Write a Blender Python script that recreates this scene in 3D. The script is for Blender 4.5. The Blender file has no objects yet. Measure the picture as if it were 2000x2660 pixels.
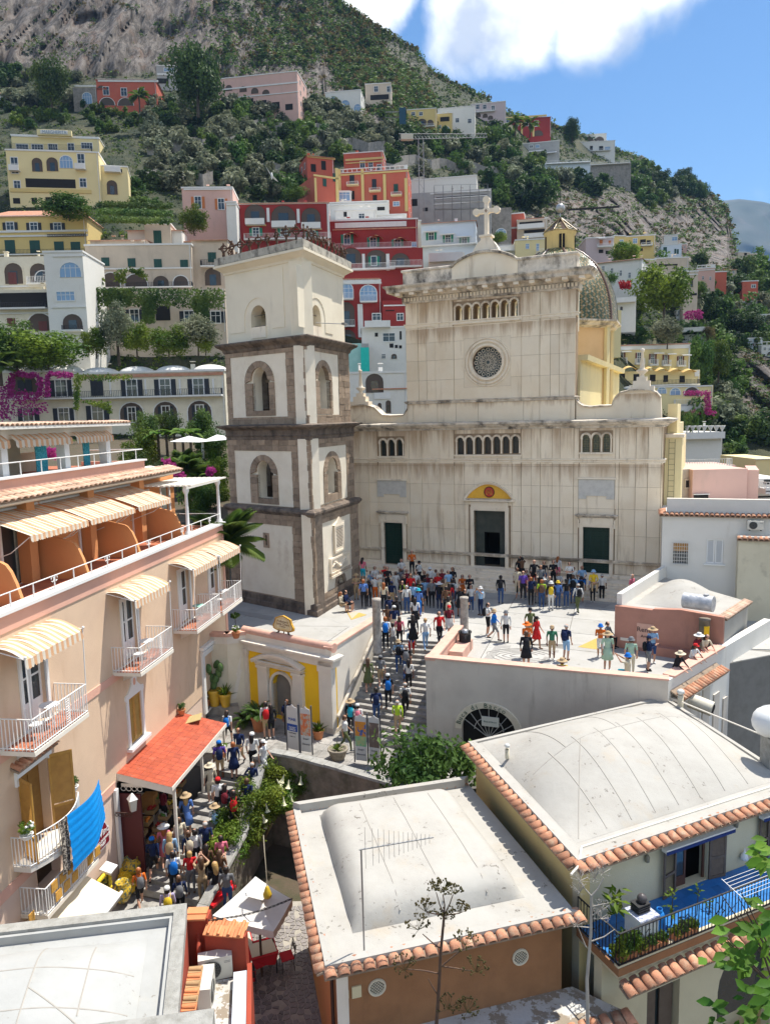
import bpy,math,random
import numpy as np
from math import sin,cos,pi,radians,atan2,sqrt
from mathutils import Vector as V,Matrix,noise
from mathutils.geometry import tessellate_polygon
RN=random.Random(11)
UF=RN.uniform
TM=Matrix.Translation
RM=Matrix.Rotation
S=bpy.context.scene
COL=S.collection
FL,Bp,Di,H=1900.0,radians(7.5),radians(1.4),11.6
CF=V((0,cos(Bp),-sin(Bp)))
CR=V((1,0,0))*cos(Di)-V((0,sin(Bp),cos(Bp)))*sin(Di)
CU=V((1,0,0))*sin(Di)+V((0,sin(Bp),cos(Bp)))*cos(Di)
cam=bpy.data.objects.new('camera',bpy.data.cameras.new('camera'))
COL.objects.link(cam)
m=Matrix((CR,CU,-CF)).transposed().to_4x4();m.translation=V((0,0,H))
cam.matrix_world=m
cam.data.sensor_fit='VERTICAL';cam.data.sensor_height=26.6;cam.data.lens=FL/100.0
cam.data.clip_start=0.1;cam.data.clip_end=9000
S.camera=cam
Cd,SUN_EL=radians(56),radians(66)
sd=V((sin(Cd)*cos(SUN_EL),cos(Cd)*cos(SUN_EL),sin(SUN_EL)))
sl=bpy.data.lights.new('sun','SUN');sl.energy=2.15;sl.angle=radians(0.53);sl.color=(1,0.95,0.86)
so=bpy.data.objects.new('sun',sl);so.rotation_euler=sd.to_track_quat('Z','Y').to_euler();so.location=(30,20,60)
COL.objects.link(so)
S.view_settings.view_transform='Standard';S.view_settings.look='None'
S.view_settings.exposure=1.86;S.view_settings.gamma=1;S.view_settings.use_curve_mapping=False
W=bpy.data.worlds.new('World');S.world=W;W.use_nodes=True
def Al(nt):
 def N(t,**k):
  n=nt.nodes.new('ShaderNode'+t)
  for a,b in k.items():
   if a.startswith('i_'):
    n.inputs[int(a[2:])if a[2:].isdigit()else a[2:]].default_value=b
   else:setattr(n,a,b)
  return n
 def Lk(a,b):nt.links.new(a,b)
 return N,Lk
def world():
 nt=W.node_tree;nt.nodes.clear();N,L=Al(nt)
 out=N('OutputWorld');bg=N('Background');bg.inputs[1].default_value=0.15
 sky=N('TexSky');sky.sky_type='NISHITA';sky.sun_disc=False
 sky.sun_elevation=SUN_EL;sky.sun_rotation=Cd
 sky.air_density=1.0;sky.dust_density=0.3;sky.ozone_density=2.0;sky.altitude=100
 hs=N('HueSaturation');hs.inputs['Saturation'].default_value=1.22;hs.inputs['Value'].default_value=.30;L(sky.outputs[0],hs.inputs['Color'])
 tc=N('TexCoord');nr=N('VectorMath',operation='NORMALIZE');L(tc.outputs['Generated'],nr.inputs[0])
 n1=N('TexNoise');n1.inputs['Scale'].default_value=5.5;n1.inputs['Detail'].default_value=9;n1.inputs['Roughness'].default_value=0.56;n1.inputs['Distortion'].default_value=0.25
 L(nr.outputs[0],n1.inputs['Vector'])
 acc=None
 for(x,y,ang,wt)in((2,-8,26,.42),(-9,-6,20,.4),(10,-7,20,.4),(1300,0,5.4,.42),(1200,90,3.0,.3),(1540,0,4.4,.34),(1640,-60,3.5,.25),(1540,130,1.9,.16),(1560,130,2.6,.1),(1250,90,4.0,.2),(930,-50,4.2,.5),(1800,-420,9,.5),(400,-700,14,.5),(-900,300,16,.4),(3200,-100,14,.45),(1000,-3000,20,.5),(-6000,500,22,.4),(7000,-1500,24,.4)):  # unseen cloud banks behind and beside the view are added to brighten shade
  d=V((x,y,6)).normalized()if abs(x)<20 else(CF*FL+CR*(x-1000)+CU*(1330-y)).normalized()
  dp=N('VectorMath',operation='DOT_PRODUCT');dp.inputs[1].default_value=d;L(nr.outputs[0],dp.inputs[0])
  mr=N('MapRange');mr.interpolation_type='SMOOTHSTEP'
  mr.inputs[1].default_value=cos(radians(ang*1.25));mr.inputs[2].default_value=cos(radians(ang*.1));mr.inputs[4].default_value=wt
  L(dp.outputs['Value'],mr.inputs[0])
  if acc is None:acc=mr.outputs[0]
  else:
   a=N('Math',operation='MAXIMUM');L(acc,a.inputs[0]);L(mr.outputs[0],a.inputs[1]);acc=a.outputs[0]
 ad=N('Math',operation='ADD');L(n1.outputs[0],ad.inputs[0]);L(acc,ad.inputs[1])
 cr=N('MapRange');cr.interpolation_type='SMOOTHSTEP';cr.inputs[1].default_value=0.66;cr.inputs[2].default_value=0.92
 L(ad.outputs[0],cr.inputs[0])
 n2=N('TexNoise');n2.inputs['Scale'].default_value=7;n2.inputs['Detail'].default_value=7;n2.inputs['Roughness'].default_value=.5
 L(nr.outputs[0],n2.inputs['Vector'])
 cc=N('ValToRGB');L(n2.outputs[0],cc.inputs[0])
 cc.color_ramp.elements[0].position=.38;cc.color_ramp.elements[0].color=(1.4,1.55,1.85,1)
 cc.color_ramp.elements[1].position=.62;cc.color_ramp.elements[1].color=(4.3,4.2,4.1,1)
 mx=N('MixRGB');L(cr.outputs[0],mx.inputs[0]);L(hs.outputs[0],mx.inputs[1]);L(cc.outputs[0],mx.inputs[2])
 L(mx.outputs[0],bg.inputs[0]);L(bg.outputs[0],out.inputs[0])
world()
ORG=V((0,0,H))
ZR={1:(0,0,.6013),2:(1000,0,.6013),3:(0,500,.4209),4:(550,400,.3307),5:(1000,500,.4811),6:(0,1050,.3909),7:(550,800,.4069),8:(850,1000,.5412),9:(1500,1150,.3617),10:(500,1550,.3909),11:(0,1750,.4209),12:(0,2260,.4811),13:(700,1950,.5412),14:(1350,1800,.3909),15:(250,1780,.3007),16:(1550,600,.2939),17:(850,1400,.2706),18:(1250,1400,.2706),19:(1150,450,.3007),0:(0,0,1)}
def z(k,x,y):a,b,s=ZR[k];return(a+x*s,b+y*s)
def ray(x,y):return CF*FL+CR*(x-1000)+CU*(1330-y)
def gz(p,h=0.0):d=ray(*p);return ORG+d*((h-H)/d.z)
def gY(p,Y):d=ray(*p);return ORG+d*(Y/d.y)
def gpl(p,P,n):d=ray(*p);return ORG+d*((P-ORG).dot(n)/d.dot(n))
def proj(P):v=V(P)-ORG;k=FL/v.dot(CF);return(1000+v.dot(CR)*k,1330-v.dot(CU)*k)
class Face:
 """a vertical wall plane: origin, direction to the right as seen from the front; local x right, y into the wall, z up"""
 def __init__(s,o,ang,z0=None):
  s.o=V((o[0],o[1],o[2]if z0 is None else z0));s.a=ang
  s.d=V((cos(ang),sin(ang),0));s.n=V((-sin(ang),cos(ang),0))
  s.M=TM(s.o)@RM(ang,4,'Z');s.I=s.M.inverted()
 def p(s,k,x,y,off=0.0):
  q=s.I@gpl(z(k,x,y),s.o+s.n*off,s.n);return(q.x,q.z)
 def w(s,x,y,zz):return s.M@V((x,y,zz))
def Ae(P,Q,z0=None):return Face(P,atan2(Q[1]-P[1],Q[0]-P[0]),z0)
class MB:
 def __init__(s,M=None):s.v=[];s.f=[];s.m=[];s.s=[];s.M=M;s.mi=0
 A=lambda s,*a,**k:s.add(*a,**k)
 def add(s,vs,fs,sm=False,M=None):
  b=len(s.v);M=M or s.M
  s.v+=[tuple(M@V(v))for v in vs]if M else[tuple(v)for v in vs]
  s.f+=[tuple(b+i for i in f)for f in fs];s.m+=[s.mi]*len(fs);s.s+=[sm]*len(fs);return s
 def box(s,x0,y0,z0,x1,y1,z1,M=None):
  return s.add([(x0,y0,z0),(x1,y0,z0),(x1,y1,z0),(x0,y1,z0),(x0,y0,z1),(x1,y0,z1),(x1,y1,z1),(x0,y1,z1)],[(0,3,2,1),(4,5,6,7),(0,1,5,4),(1,2,6,5),(2,3,7,6),(3,0,4,7)],M=M)
 def cb(s,c,d,rz=0,rx=0,ry=0):
  M=TM(V(c))@RM(rz,4,'Z')@RM(ry,4,'Y')@RM(rx,4,'X')
  if s.M:M=s.M@M
  return s.box(-d[0]/2,-d[1]/2,-d[2]/2,d[0]/2,d[1]/2,d[2]/2,M)
 def pris(s,pl,h0,h1,ax='y',sm=False):
  """polygon (a, b) pushed along an axis: 'y' -> polygon in x,z ; 'z' -> in x,y ; 'x' -> in y,z"""
  g={'y':lambda a,b,h:(a,h,b),'z':lambda a,b,h:(a,b,h),'x':lambda a,b,h:(h,a,b)}[ax]
  n=len(pl);vs=[g(a,b,h0)for a,b in pl]+[g(a,b,h1)for a,b in pl]
  return s.add(vs,[tuple(range(n)),tuple(range(2*n-1,n-1,-1))]+[(i,(i+1)%n,n+(i+1)%n,n+i)for i in range(n)],sm)
 def plate(s,outer,holes,y0,y1,back=True,inner=True):
  """wall sheet in x,z with real openings, from y0 (front) to y1 (back)"""
  loops=[outer]+list(holes);pts=[q for l in loops for q in l]
  tr=tessellate_polygon([[V((a,b,0))for a,b in l]for l in loops])
  n=len(pts);vs=[(a,y0,b)for a,b in pts]+[(a,y1,b)for a,b in pts]
  fs=[tuple(t)for t in tr]+([tuple(n+i for i in t)for t in tr]if back else[])
  k=0
  for j,l in enumerate(loops):
   c=len(l)
   if inner or j==0:fs+=[(k+i,k+(i+1)%c,n+k+(i+1)%c,n+k+i)for i in range(c)]
   k+=c
  return s.add(vs,fs)
 def tube(s,pts,r,n=6,sm=True,cap=True):
  pts=[V(p)for p in pts];k=len(pts);rs=r if isinstance(r,(list,tuple))else[r]*k
  vs=[];fs=[];pa=None
  for i,p in enumerate(pts):
   t=(pts[min(i+1,k-1)]-pts[max(i-1,0)]);t=t.normalized()if t.length>1e-9 else V((0,0,1))
   if pa is None:pa=t.orthogonal().normalized()
   pa=(pa-t*pa.dot(t));pa=pa.normalized()if pa.length>1e-6 else t.orthogonal().normalized()
   pb=t.cross(pa)
   vs+=[p+(pa*cos(2*pi*j/n)+pb*sin(2*pi*j/n))*rs[i]for j in range(n)]
  for i in range(k-1):
   fs+=[(i*n+j,i*n+(j+1)%n,(i+1)*n+(j+1)%n,(i+1)*n+j)for j in range(n)]
  s.add(vs,fs,sm)
  if cap:s.add(vs[:n],[tuple(range(n-1,-1,-1))]);s.add(vs[-n:],[tuple(range(n))])
  return s
 def lathe(s,c,prof,n=12,sm=True,a0=0,a1=2*pi):
  full=abs(a1-a0-2*pi)<1e-6;k=n if full else n+1;vs=[];fs=[]
  for r,h in prof:
   vs+=[(c[0]+r*cos(a0+(a1-a0)*j/n),c[1]+r*sin(a0+(a1-a0)*j/n),c[2]+h)for j in range(k)]
  for i in range(len(prof)-1):
   fs+=[(i*k+j,i*k+(j+1)%k,(i+1)*k+(j+1)%k,(i+1)*k+j)for j in range(n)]
  return s.add(vs,fs,sm)
 def ball(s,c,r,n=10,m=6,sq=1.0):
  return s.lathe((c[0],c[1],c[2]),[(r*sin(pi*i/m),-r*sq*cos(pi*i/m))for i in range(m+1)],n)
 def mould(s,pl,prof,closed=False):
  """a moulding: profile (out, up) run along a plan path (x,y); outward is to the right of travel"""
  k=len(pl);vs=[];fs=[];n=len(prof)
  for i in range(k):
   p=V(pl[i]);a=V(pl[i-1])if(i>0 or closed)else None;b=V(pl[(i+1)%k])if(i<k-1 or closed)else None
   n1=None
   for q0,q1 in((a,p),(p,b)):
    if q0 is None or q1 is None:continue
    d=(q1-q0).normalized();nn=V((d.y,-d.x));n1=nn if n1 is None else(n1+nn)
   if a is not None and b is not None:
    n1.normalize();d=(b-p).normalized();nn=V((d.y,-d.x));n1=n1/max(.3,n1.dot(nn))
   vs+=[(p.x+n1.x*o,p.y+n1.y*o,h)for o,h in prof]
  for i in range(k if closed else k-1):
   fs+=[(i*n+j,((i+1)%k)*n+j,((i+1)%k)*n+(j+1)%n,i*n+(j+1)%n)for j in range(n)]
  if not closed:fs+=[tuple(range(n-1,-1,-1)),tuple((k-1)*n+j for j in range(n))]
  return s.add(vs,fs)
 def mesh(s,name,mats):
  me=bpy.data.meshes.new(name);me.from_pydata(s.v,[],s.f)
  for mm in(mats if isinstance(mats,(list,tuple))else[mats]):me.materials.append(mm)
  me.polygons.foreach_set('material_index',s.m);me.polygons.foreach_set('use_smooth',s.s);me.update();return me
 def O(s,name,mats,parent=None,**k):
  return ob(name,s.mesh(name,mats),parent,**k)
def ob(name,me,parent=None,loc=None,rz=None,**k):
 o=bpy.data.objects.new(name,me);COL.objects.link(o)
 if parent:o.parent=parent
 if loc is not None:o.location=loc
 if rz is not None:o.rotation_euler=(0,0,rz)
 for a,b in k.items():
  if b:o[{'cat':'category'}.get(a,a)]=b
 return o
def T(name,label,cat,loc=(0,0,0),rz=0,group=None):
 return ob(name,None,None,loc,rz,label=label,cat=cat,group=group)
def TF(name,label,cat,F,group=None):return T(name,label,cat,F.o,F.a,group)
def dup(o,parent=None,**k):
 c=o.copy();COL.objects.link(c)
 if parent:c.parent=parent
 for ch in o.children:dup(ch,c)
 for a,b in k.items():
  if a in('location','rotation_euler','scale'):setattr(c,a,b)
  elif b:c[{'cat':'category'}.get(a,a)]=b
 return c
def Au(x0,x1,z0,z1,n=10,k=1.0):
 """opening outline with a round top; z1 is the crown, k flattens the arch"""
 r=(x1-x0)/2;c=(x0+x1)/2;zs=z1-r*k
 return[(x0,z0),(x1,z0)]+[(c+r*cos(pi*i/n),zs+r*k*sin(pi*i/n))for i in range(n+1)]
def Ad(x0,x1,z0,z1):return[(x0,z0),(x1,z0),(x1,z1),(x0,z1)]
MT={}
def lin(c):
 return tuple((x/12.92 if x<=.04045 else((x+.055)/1.055)**2.4)for x in c)
def mat(name,col,col2=None,sc=2.0,mix=.6,rough=.85,bump=0,bsc=30,stain=None,samt=0,ssc=1.2,streak=6,spec=.3,metal=0,rnd=0,cov=.5,obj=False,lo=.42,hi=.66):
 """plaster/stone/paint: base varies between col and col2 by noise; stains are patches or vertical runs of another colour"""
 if name in MT:return MT[name]
 mt=bpy.data.materials.new(name);mt.use_nodes=True;nt=mt.node_tree;N,L=Al(nt)
 b=nt.nodes['Principled BSDF'];b.inputs['Roughness'].default_value=rough;b.inputs['Specular IOR Level'].default_value=spec;b.inputs['Metallic'].default_value=metal
 co=N('TexCoord').outputs['Object']if obj else N('NewGeometry').outputs['Position']
 c4=lambda c:(c[0],c[1],c[2],1)
 cur=None
 if col2 is not None:
  n=N('TexNoise');n.inputs['Scale'].default_value=sc;n.inputs['Detail'].default_value=6;n.inputs['Roughness'].default_value=.62;L(co,n.inputs[0])
  r=N('ValToRGB');L(n.outputs[0],r.inputs[0]);e=r.color_ramp.elements
  e[0].position=lo;e[0].color=c4(col);e[1].position=hi;e[1].color=c4([col[i]*(1-mix)+col2[i]*mix for i in range(3)]);cur=r.outputs[0]
 if stain is not None:
  mp=N('Mapping');mp.inputs['Scale'].default_value=(1,1,1.0/streak);L(co,mp.inputs[0])
  n=N('TexNoise');n.inputs['Scale'].default_value=ssc;n.inputs['Detail'].default_value=8;n.inputs['Roughness'].default_value=.65;L(mp.outputs[0],n.inputs[0])
  mr=N('MapRange');mr.inputs[1].default_value=cov;mr.inputs[2].default_value=cov+.2;mr.inputs[4].default_value=samt;L(n.outputs[0],mr.inputs[0])
  mx=N('MixRGB');L(mr.outputs[0],mx.inputs[0]);mx.inputs[2].default_value=c4(stain)
  if cur:L(cur,mx.inputs[1])
  else:mx.inputs[1].default_value=c4(col)
  cur=mx.outputs[0]
 if rnd:
  oi=N('ObjectInfo');hs=N('HueSaturation');mr=N('MapRange');mr.inputs[3].default_value=1-rnd;mr.inputs[4].default_value=1+rnd
  L(oi.outputs['Random'],mr.inputs[0]);L(mr.outputs[0],hs.inputs['Value'])
  if cur:L(cur,hs.inputs['Color'])
  else:hs.inputs['Color'].default_value=c4(col)
  cur=hs.outputs[0]
 if cur:L(cur,b.inputs['Base Color'])
 else:b.inputs['Base Color'].default_value=c4(col)
 if bump:
  n=N('TexNoise');n.inputs['Scale'].default_value=bsc;n.inputs['Detail'].default_value=5;L(co,n.inputs[0])
  bp=N('Bump');bp.inputs['Strength'].default_value=min(1,bump);bp.inputs['Distance'].default_value=.02*max(1,bump);L(n.outputs[0],bp.inputs['Height']);L(bp.outputs[0],b.inputs['Normal'])
 MT[name]=mt;return mt
def Aa(name,col,rough=.6,metal=0,spec=.4,alpha=None,tr=0):
 if name in MT:return MT[name]
 mt=bpy.data.materials.new(name);mt.use_nodes=True;b=mt.node_tree.nodes['Principled BSDF']
 b.inputs['Base Color'].default_value=(*col,1);b.inputs['Roughness'].default_value=rough;b.inputs['Metallic'].default_value=metal;b.inputs['Specular IOR Level'].default_value=spec
 if tr:b.inputs['Transmission Weight'].default_value=tr
 if alpha:b.inputs['Alpha'].default_value=alpha
 MT[name]=mt;return mt
def Ak(name,a,b_,sc=.5,rnd=.25,tl=.35):
 mt=bpy.data.materials.new(name);mt.use_nodes=True;nt=mt.node_tree;N,L=Al(nt);nt.nodes.clear()
 out=N('OutputMaterial');co=N('TexCoord').outputs['Object']
 n=N('TexNoise');n.inputs['Scale'].default_value=sc;n.inputs['Detail'].default_value=4;L(co,n.inputs[0])
 r=N('ValToRGB');L(n.outputs[0],r.inputs[0]);e=r.color_ramp.elements
 e[0].position=.36;e[0].color=(*a,1);e[1].position=.64;e[1].color=(*b_,1)
 oi=N('ObjectInfo');hs=N('HueSaturation');mr=N('MapRange');mr.inputs[3].default_value=1-rnd;mr.inputs[4].default_value=1+rnd
 L(oi.outputs['Random'],mr.inputs[0]);L(mr.outputs[0],hs.inputs['Value']);L(r.outputs[0],hs.inputs['Color'])
 mr2=N('MapRange');mr2.inputs[3].default_value=.485;mr2.inputs[4].default_value=.515;m9=N('Math',operation='FRACT');m8=N('Math',operation='MULTIPLY');m8.inputs[1].default_value=7.31
 L(oi.outputs['Random'],m8.inputs[0]);L(m8.outputs[0],m9.inputs[0]);L(m9.outputs[0],mr2.inputs[0]);L(mr2.outputs[0],hs.inputs['Hue'])
 d=N('BsdfPrincipled');d.inputs['Roughness'].default_value=.6;d.inputs['Specular IOR Level'].default_value=.2;t=N('BsdfTranslucent');L(hs.outputs[0],d.inputs[0]);L(hs.outputs[0],t.inputs[0])
 mx=N('MixShader');mx.inputs[0].default_value=tl;L(d.outputs[0],mx.inputs[1]);L(t.outputs[0],mx.inputs[2]);L(mx.outputs[0],out.inputs[0])
 MT[name]=mt;return mt
Bb=mat('white lime plaster',(.70,.68,.63),(.66,.64,.58),1.3,.6,stain=(.42,.37,.30),samt=.5,ssc=1.6,streak=5,cov=.6,bump=.3)
Bk=mat('cream plaster',(.72,.66,.52),(.62,.55,.42),1.2,.6,stain=(.42,.34,.24),samt=.45,ssc=1.4,streak=5,cov=.58,bump=.3)
Be=Aa('window glass',(.035,.045,.05),.08,0,.8)
GLASSB=Aa('bluish window glass',(.22,.34,.5),.1,0,.8)
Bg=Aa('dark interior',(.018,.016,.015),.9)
Ab=Aa('white paint',(.76,.76,.74),.45)
GREENP=mat('dark green painted wood',(.008,.045,.035),(.012,.06,.045),3,rough=.5)
Af=Aa('black iron',(.02,.02,.022),.5)
Bh=mat('travertine facade stone',(.86,.75,.58),(.79,.66,.48),.55,.8,stain=(.24,.15,.075),samt=.62,ssc=1.5,streak=9,cov=.56,bump=.25,bsc=14,rnd=.05)
Bq=mat('travertine joint',(.34,.25,.16),(.26,.18,.11),2,.8,stain=(.14,.08,.05),samt=.7,ssc=1.1,streak=6)
Ac=mat('white marble trim',(.86,.76,.61),(.78,.66,.50),1.1,.8,stain=(.22,.15,.09),samt=.6,ssc=1.9,streak=4,cov=.56,bump=.3)
Ai=mat('blackened stone coping',(.74,.66,.55),(.45,.39,.31),1.4,.9,stain=(.035,.03,.028),samt=.92,ssc=1.3,streak=1.6,cov=.48,bump=.5)
Bz=mat('brown tuff block',(.33,.25,.18),(.23,.17,.12),2.6,.9,stain=(.12,.09,.07),samt=.5,ssc=1.0,streak=2,cov=.55,bump=1.2,bsc=18,rnd=.22)
Ca=mat('tuff mortar',(.20,.16,.125),(.11,.085,.065),4,.8,bump=.6)
TERRA=mat('terracotta tile',(.50,.235,.135),(.36,.165,.10),5,.9,rough=.8,stain=(.52,.42,.29),samt=.75,ssc=4.5,streak=1,cov=.5,bump=.6,bsc=45,rnd=.3)
def split(poly,P,n):
 a=[];b=[]
 for i,q in enumerate(poly):
  r=poly[(i+1)%len(poly)];dq=(q[0]-P[0])*n[0]+(q[1]-P[1])*n[1];dr=(r[0]-P[0])*n[0]+(r[1]-P[1])*n[1]
  (a if dq>=0 else b).append(q)
  if dq*dr<0:
   t=dq/(dq-dr);x=(q[0]+(r[0]-q[0])*t,q[1]+(r[1]-q[1])*t);a.append(x);b.append(x)
 return a,b
def Ao(poly,d):
 c=V((sum(p[0]for p in poly)/len(poly),sum(p[1]for p in poly)/len(poly)));o=[]
 for i in range(len(poly)):
  p0,p,p1=V(poly[i-1]),V(poly[i]),V(poly[(i+1)%len(poly)])
  e0=(p-p0);e1=(p1-p)
  if e0.length<1e-4 or e1.length<1e-4:continue
  e0.normalize();e1.normalize();n0=V((-e0.y,e0.x));n1=V((-e1.y,e1.x))
  if n0.dot(c-p)<0:n0=-n0
  if n1.dot(c-p)<0:n1=-n1
  n=n0+n1;k=n.length
  if k<.3:continue
  n/=k;o.append(tuple(p+n*(d/max(.35,n.dot(n0)))))
 return o
def area(p):return abs(sum(p[i][0]*p[(i+1)%len(p)][1]-p[(i+1)%len(p)][0]*p[i][1]for i in range(len(p))))/2
FA=Face(gz((938,1460),.85),radians(-24.4),0)
fd,fn=FA.d,FA.n
TC=gz((823,1600));TL=gz((606,1555.5));TR=gz((935,1530))
MR=gz((869,1908),-3.2);ML=gz((652,1846),-3.2)
STL=gz((990,1660));STR=gz((1145,1667));SBR=gz((1104,1962),-3.2)
TWL=gz((1105,1710),.9);TWR=gz((1735,1768),.9);TWE=gz((1880,1682),.9)
xy=lambda v:(v[0],v[1])
Cw=mat('white marble paving',(.42,.41,.385),(.36,.35,.32),.9,.7,rough=.6,stain=(.28,.26,.22),samt=.45,ssc=.8,streak=1,cov=.58,bump=.15,rnd=.06)
JOINT=mat('paving joint',(.22,.21,.19),(.15,.14,.12),2,.5)
Bi=mat('grey basalt paving',(.34,.325,.30),(.24,.228,.21),2.2,.9,rough=.75,stain=(.10,.095,.085),samt=.7,ssc=1.6,streak=1,cov=.5,bump=1.0,bsc=16,rnd=.16)
BASJ=mat('basalt joint',(.13,.12,.11),(.09,.085,.08),5,.6)
Az=mat('salmon painted coping',(.66,.40,.31),(.55,.33,.26),2,.8,stain=(.35,.24,.19),samt=.5,ssc=2.4,streak=1,cov=.55,bump=.3)
Ch=mat('grey weathered render',(.58,.53,.46),(.50,.45,.39),.7,.9,stain=(.27,.225,.18),samt=.75,ssc=1.5,streak=8,cov=.57,bump=.4)
Cz=mat('garden soil',(.10,.075,.05),(.06,.06,.03),1.5,.9,bump=1)
mb=MB();mb.add([(-4000,-600,-9),(4000,-600,-9),(4000,5000,-9),(-4000,5000,-9)],[(0,1,2,3)]);mb.O('ground',Cz,kind='structure')
bk=V((-(MR-ML).y,(MR-ML).x,0)).normalized()*.3
west=[xy(MR+bk+V((-.25,.12,0))),xy(STL+V((-.2,.2,0))),xy(STL),xy(TC+(TR-TC)*1.7),(-16,62),(-16,40),xy(ML+bk)]
P1=xy(STL);P2=xy(STR)
north=[P1,P2,(19.5,33.8),(24,42),(24,46),(-10,62),(-10,50)]
bt=V((-(TWR-TWL).y,(TWR-TWL).x,0)).normalized()*.3
east=[(P2[0]+.1,P2[1]),xy(TWL+bt+V((.3,0,0))),xy(TWR+bt+V((-.2,.1,0))),xy(TWE+V((-.25,.2,0))),(19.5,33.8)]
zones=[]
mb=MB();mb.pris(west,-6.2,-.03,'z');mb.pris([P1,P2,(19.5,33.8),(24,42),(24,46),(-16,62),xy(TC+(TR-TC)*1.7)],-6.2,-.03,'z')
mb.pris(east,-6.2,-.033,'z')
pz=mb.O('piazza',JOINT,kind='structure')
def Ay(zone,offs,P0,d1,d2,s1,s2,inner_n,par,mt,zt,th,name,jit=0,kind=None):
 polys=[zone]
 for(d,s,cnt)in((d1,s1,14),(d2,s2,14)):
  n=V((-d.y,d.x));new=[]
  for k in range(-cnt,cnt):
   Pk=(P0[0]+n.x*s*(k+offs)+UF(-jit,jit),P0[1]+n.y*s*(k+offs));new=[]
   for p in polys:
    a,b=split(p,Pk,n);new+=[q for q in(a,b)if len(q)>2 and area(q)>.01]
   polys=new
 for p in polys:
  q=Ao(p,inner_n)
  if len(q)>2 and area(q)>.03:
   m_=MB();m_.pris(q,zt-th,zt+UF(-.002,.003),'z');m_.O(name,mt,par)
f2=V((fd.x,fd.y));f3=V((sin(radians(18)),cos(radians(18))))
def clip(zone,P,n):return split(zone,P,n)[0]
w2=clip(west,xy(TC),(-.2,-1))
Ay(west,.2,xy(TC),V((.93,-.1)).normalized(),V((.35,.93)).normalized(),2.6,3.4,.02,pz,Cw,0,.03,'paving_slab')
Ay(north,.35,P2,f2,f3,2.8,3.75,.02,pz,Cw,0,.03,'paving_slab')
Ay(east,.35,P2,f2,f3,2.8,3.75,.02,pz,Cw,.0,.03,'paving_slab')
INL={'g':mat('grey inlay stone',(.33,.32,.30),(.27,.26,.245),3,.6,rough=.6),'y':mat('ochre inlay mosaic',(.52,.36,.10),(.42,.28,.07),9,.8,rough=.7),'w':Cw,'p':mat('pink inlay stone',(.60,.43,.33),(.5,.38,.28),5,.7,rough=.6)}
for ii,(c,k,pts)in enumerate((('g',18,((0,1180),(140,1020),(282,1026),(272,1052),(182,1048),(100,1166))),('g',18,((430,1026),(745,1070),(735,1090),(400,1048))),('g',18,((535,1210),(610,1128),(700,1150),(640,1222))),('y',18,((925,1038),(1122,945),(1110,1062))),('g',18,((1180,1040),(1520,1052),(1560,1120),(1250,1078))),('g',18,((985,655),(1005,608),(1240,630),(1180,662))),('y',7,((850,1920),(990,1960),(890,1992))),('p',7,((860,1925),(940,1945),(895,1985))),('g',17,((1480,1165),(1640,1020),(1662,1020),(1662,1060),(1570,1168))),('g',18,((780,640),(800,610),(905,612),(900,645))),('g',7,((120,1925),(400,1972),(380,1995),(110,1945))))):
 m_=MB();m_.pris([xy(gz(z(k,*q),.0))for q in pts],-.02,.006+.0015*ii,'z');m_.O('inlay',INL[c],pz)
m_=MB()
for r in range(5):
 c0=gz(z(18,370,1122));m_.tube([(c0.x+(.35+r*.25)*cos(t*.5)*1.3*(1+.1*sin(t*2.2+r)),c0.y+(.25+r*.2)*sin(t*.5),.024)for t in range(0,12)],.012,4)
m_.O('carved_line',INL['g'],pz,kind='stuff')
st=TF('church_steps','wide marble steps running along the whole foot of the church facade','steps',FA)
SX0,SX1=-1.0,22.5
for i in range(5):
 y0=-2.75+i*.36;x=SX0
 while x<SX1:
  w=UF(1.6,2.6);x1=min(SX1,x+w)
  MB().box(x+.006,y0-.02,i*.17,x1-.006,.1,(i+1)*.17-.003*RN.random()).O('step_stone',Ac,st);x=x1
u0,u1=FA.p(8,640,890)[0],FA.p(8,935,895)[0]
for i in range(2):MB().box(u0+i*.3,-1.15+i*.3,.85,u1-i*.3,.1,.85+.13*(i+1)).O('step_stone',Ac,st)
LZ=-3.2
land=[(-11.5,31.2),(-9.0,29.3),xy(gz((566,1984),LZ)),xy(gz((700,2004),LZ)),xy(gz((760,2010),LZ)),xy(gz((1010,2060),LZ)),(4,27.5),(4,31.5),xy(SBR),(STL.x,33),(-2,36),(-11,38)]
mb=MB();mb.pris(land,-7,LZ-.02,'z');ld=mb.O('landing',BASJ,kind='structure')
Ay([(-10.5,31.0),(-6.2,28.9),(3,28.3),(4,33),(-2,35.8),(-8.5,37)],.1,(-3,31),V((.9,-.35)).normalized(),V((.35,.9)).normalized(),.62,.8,.008,ld,Bi,LZ,.02,'paving_stone')
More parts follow.
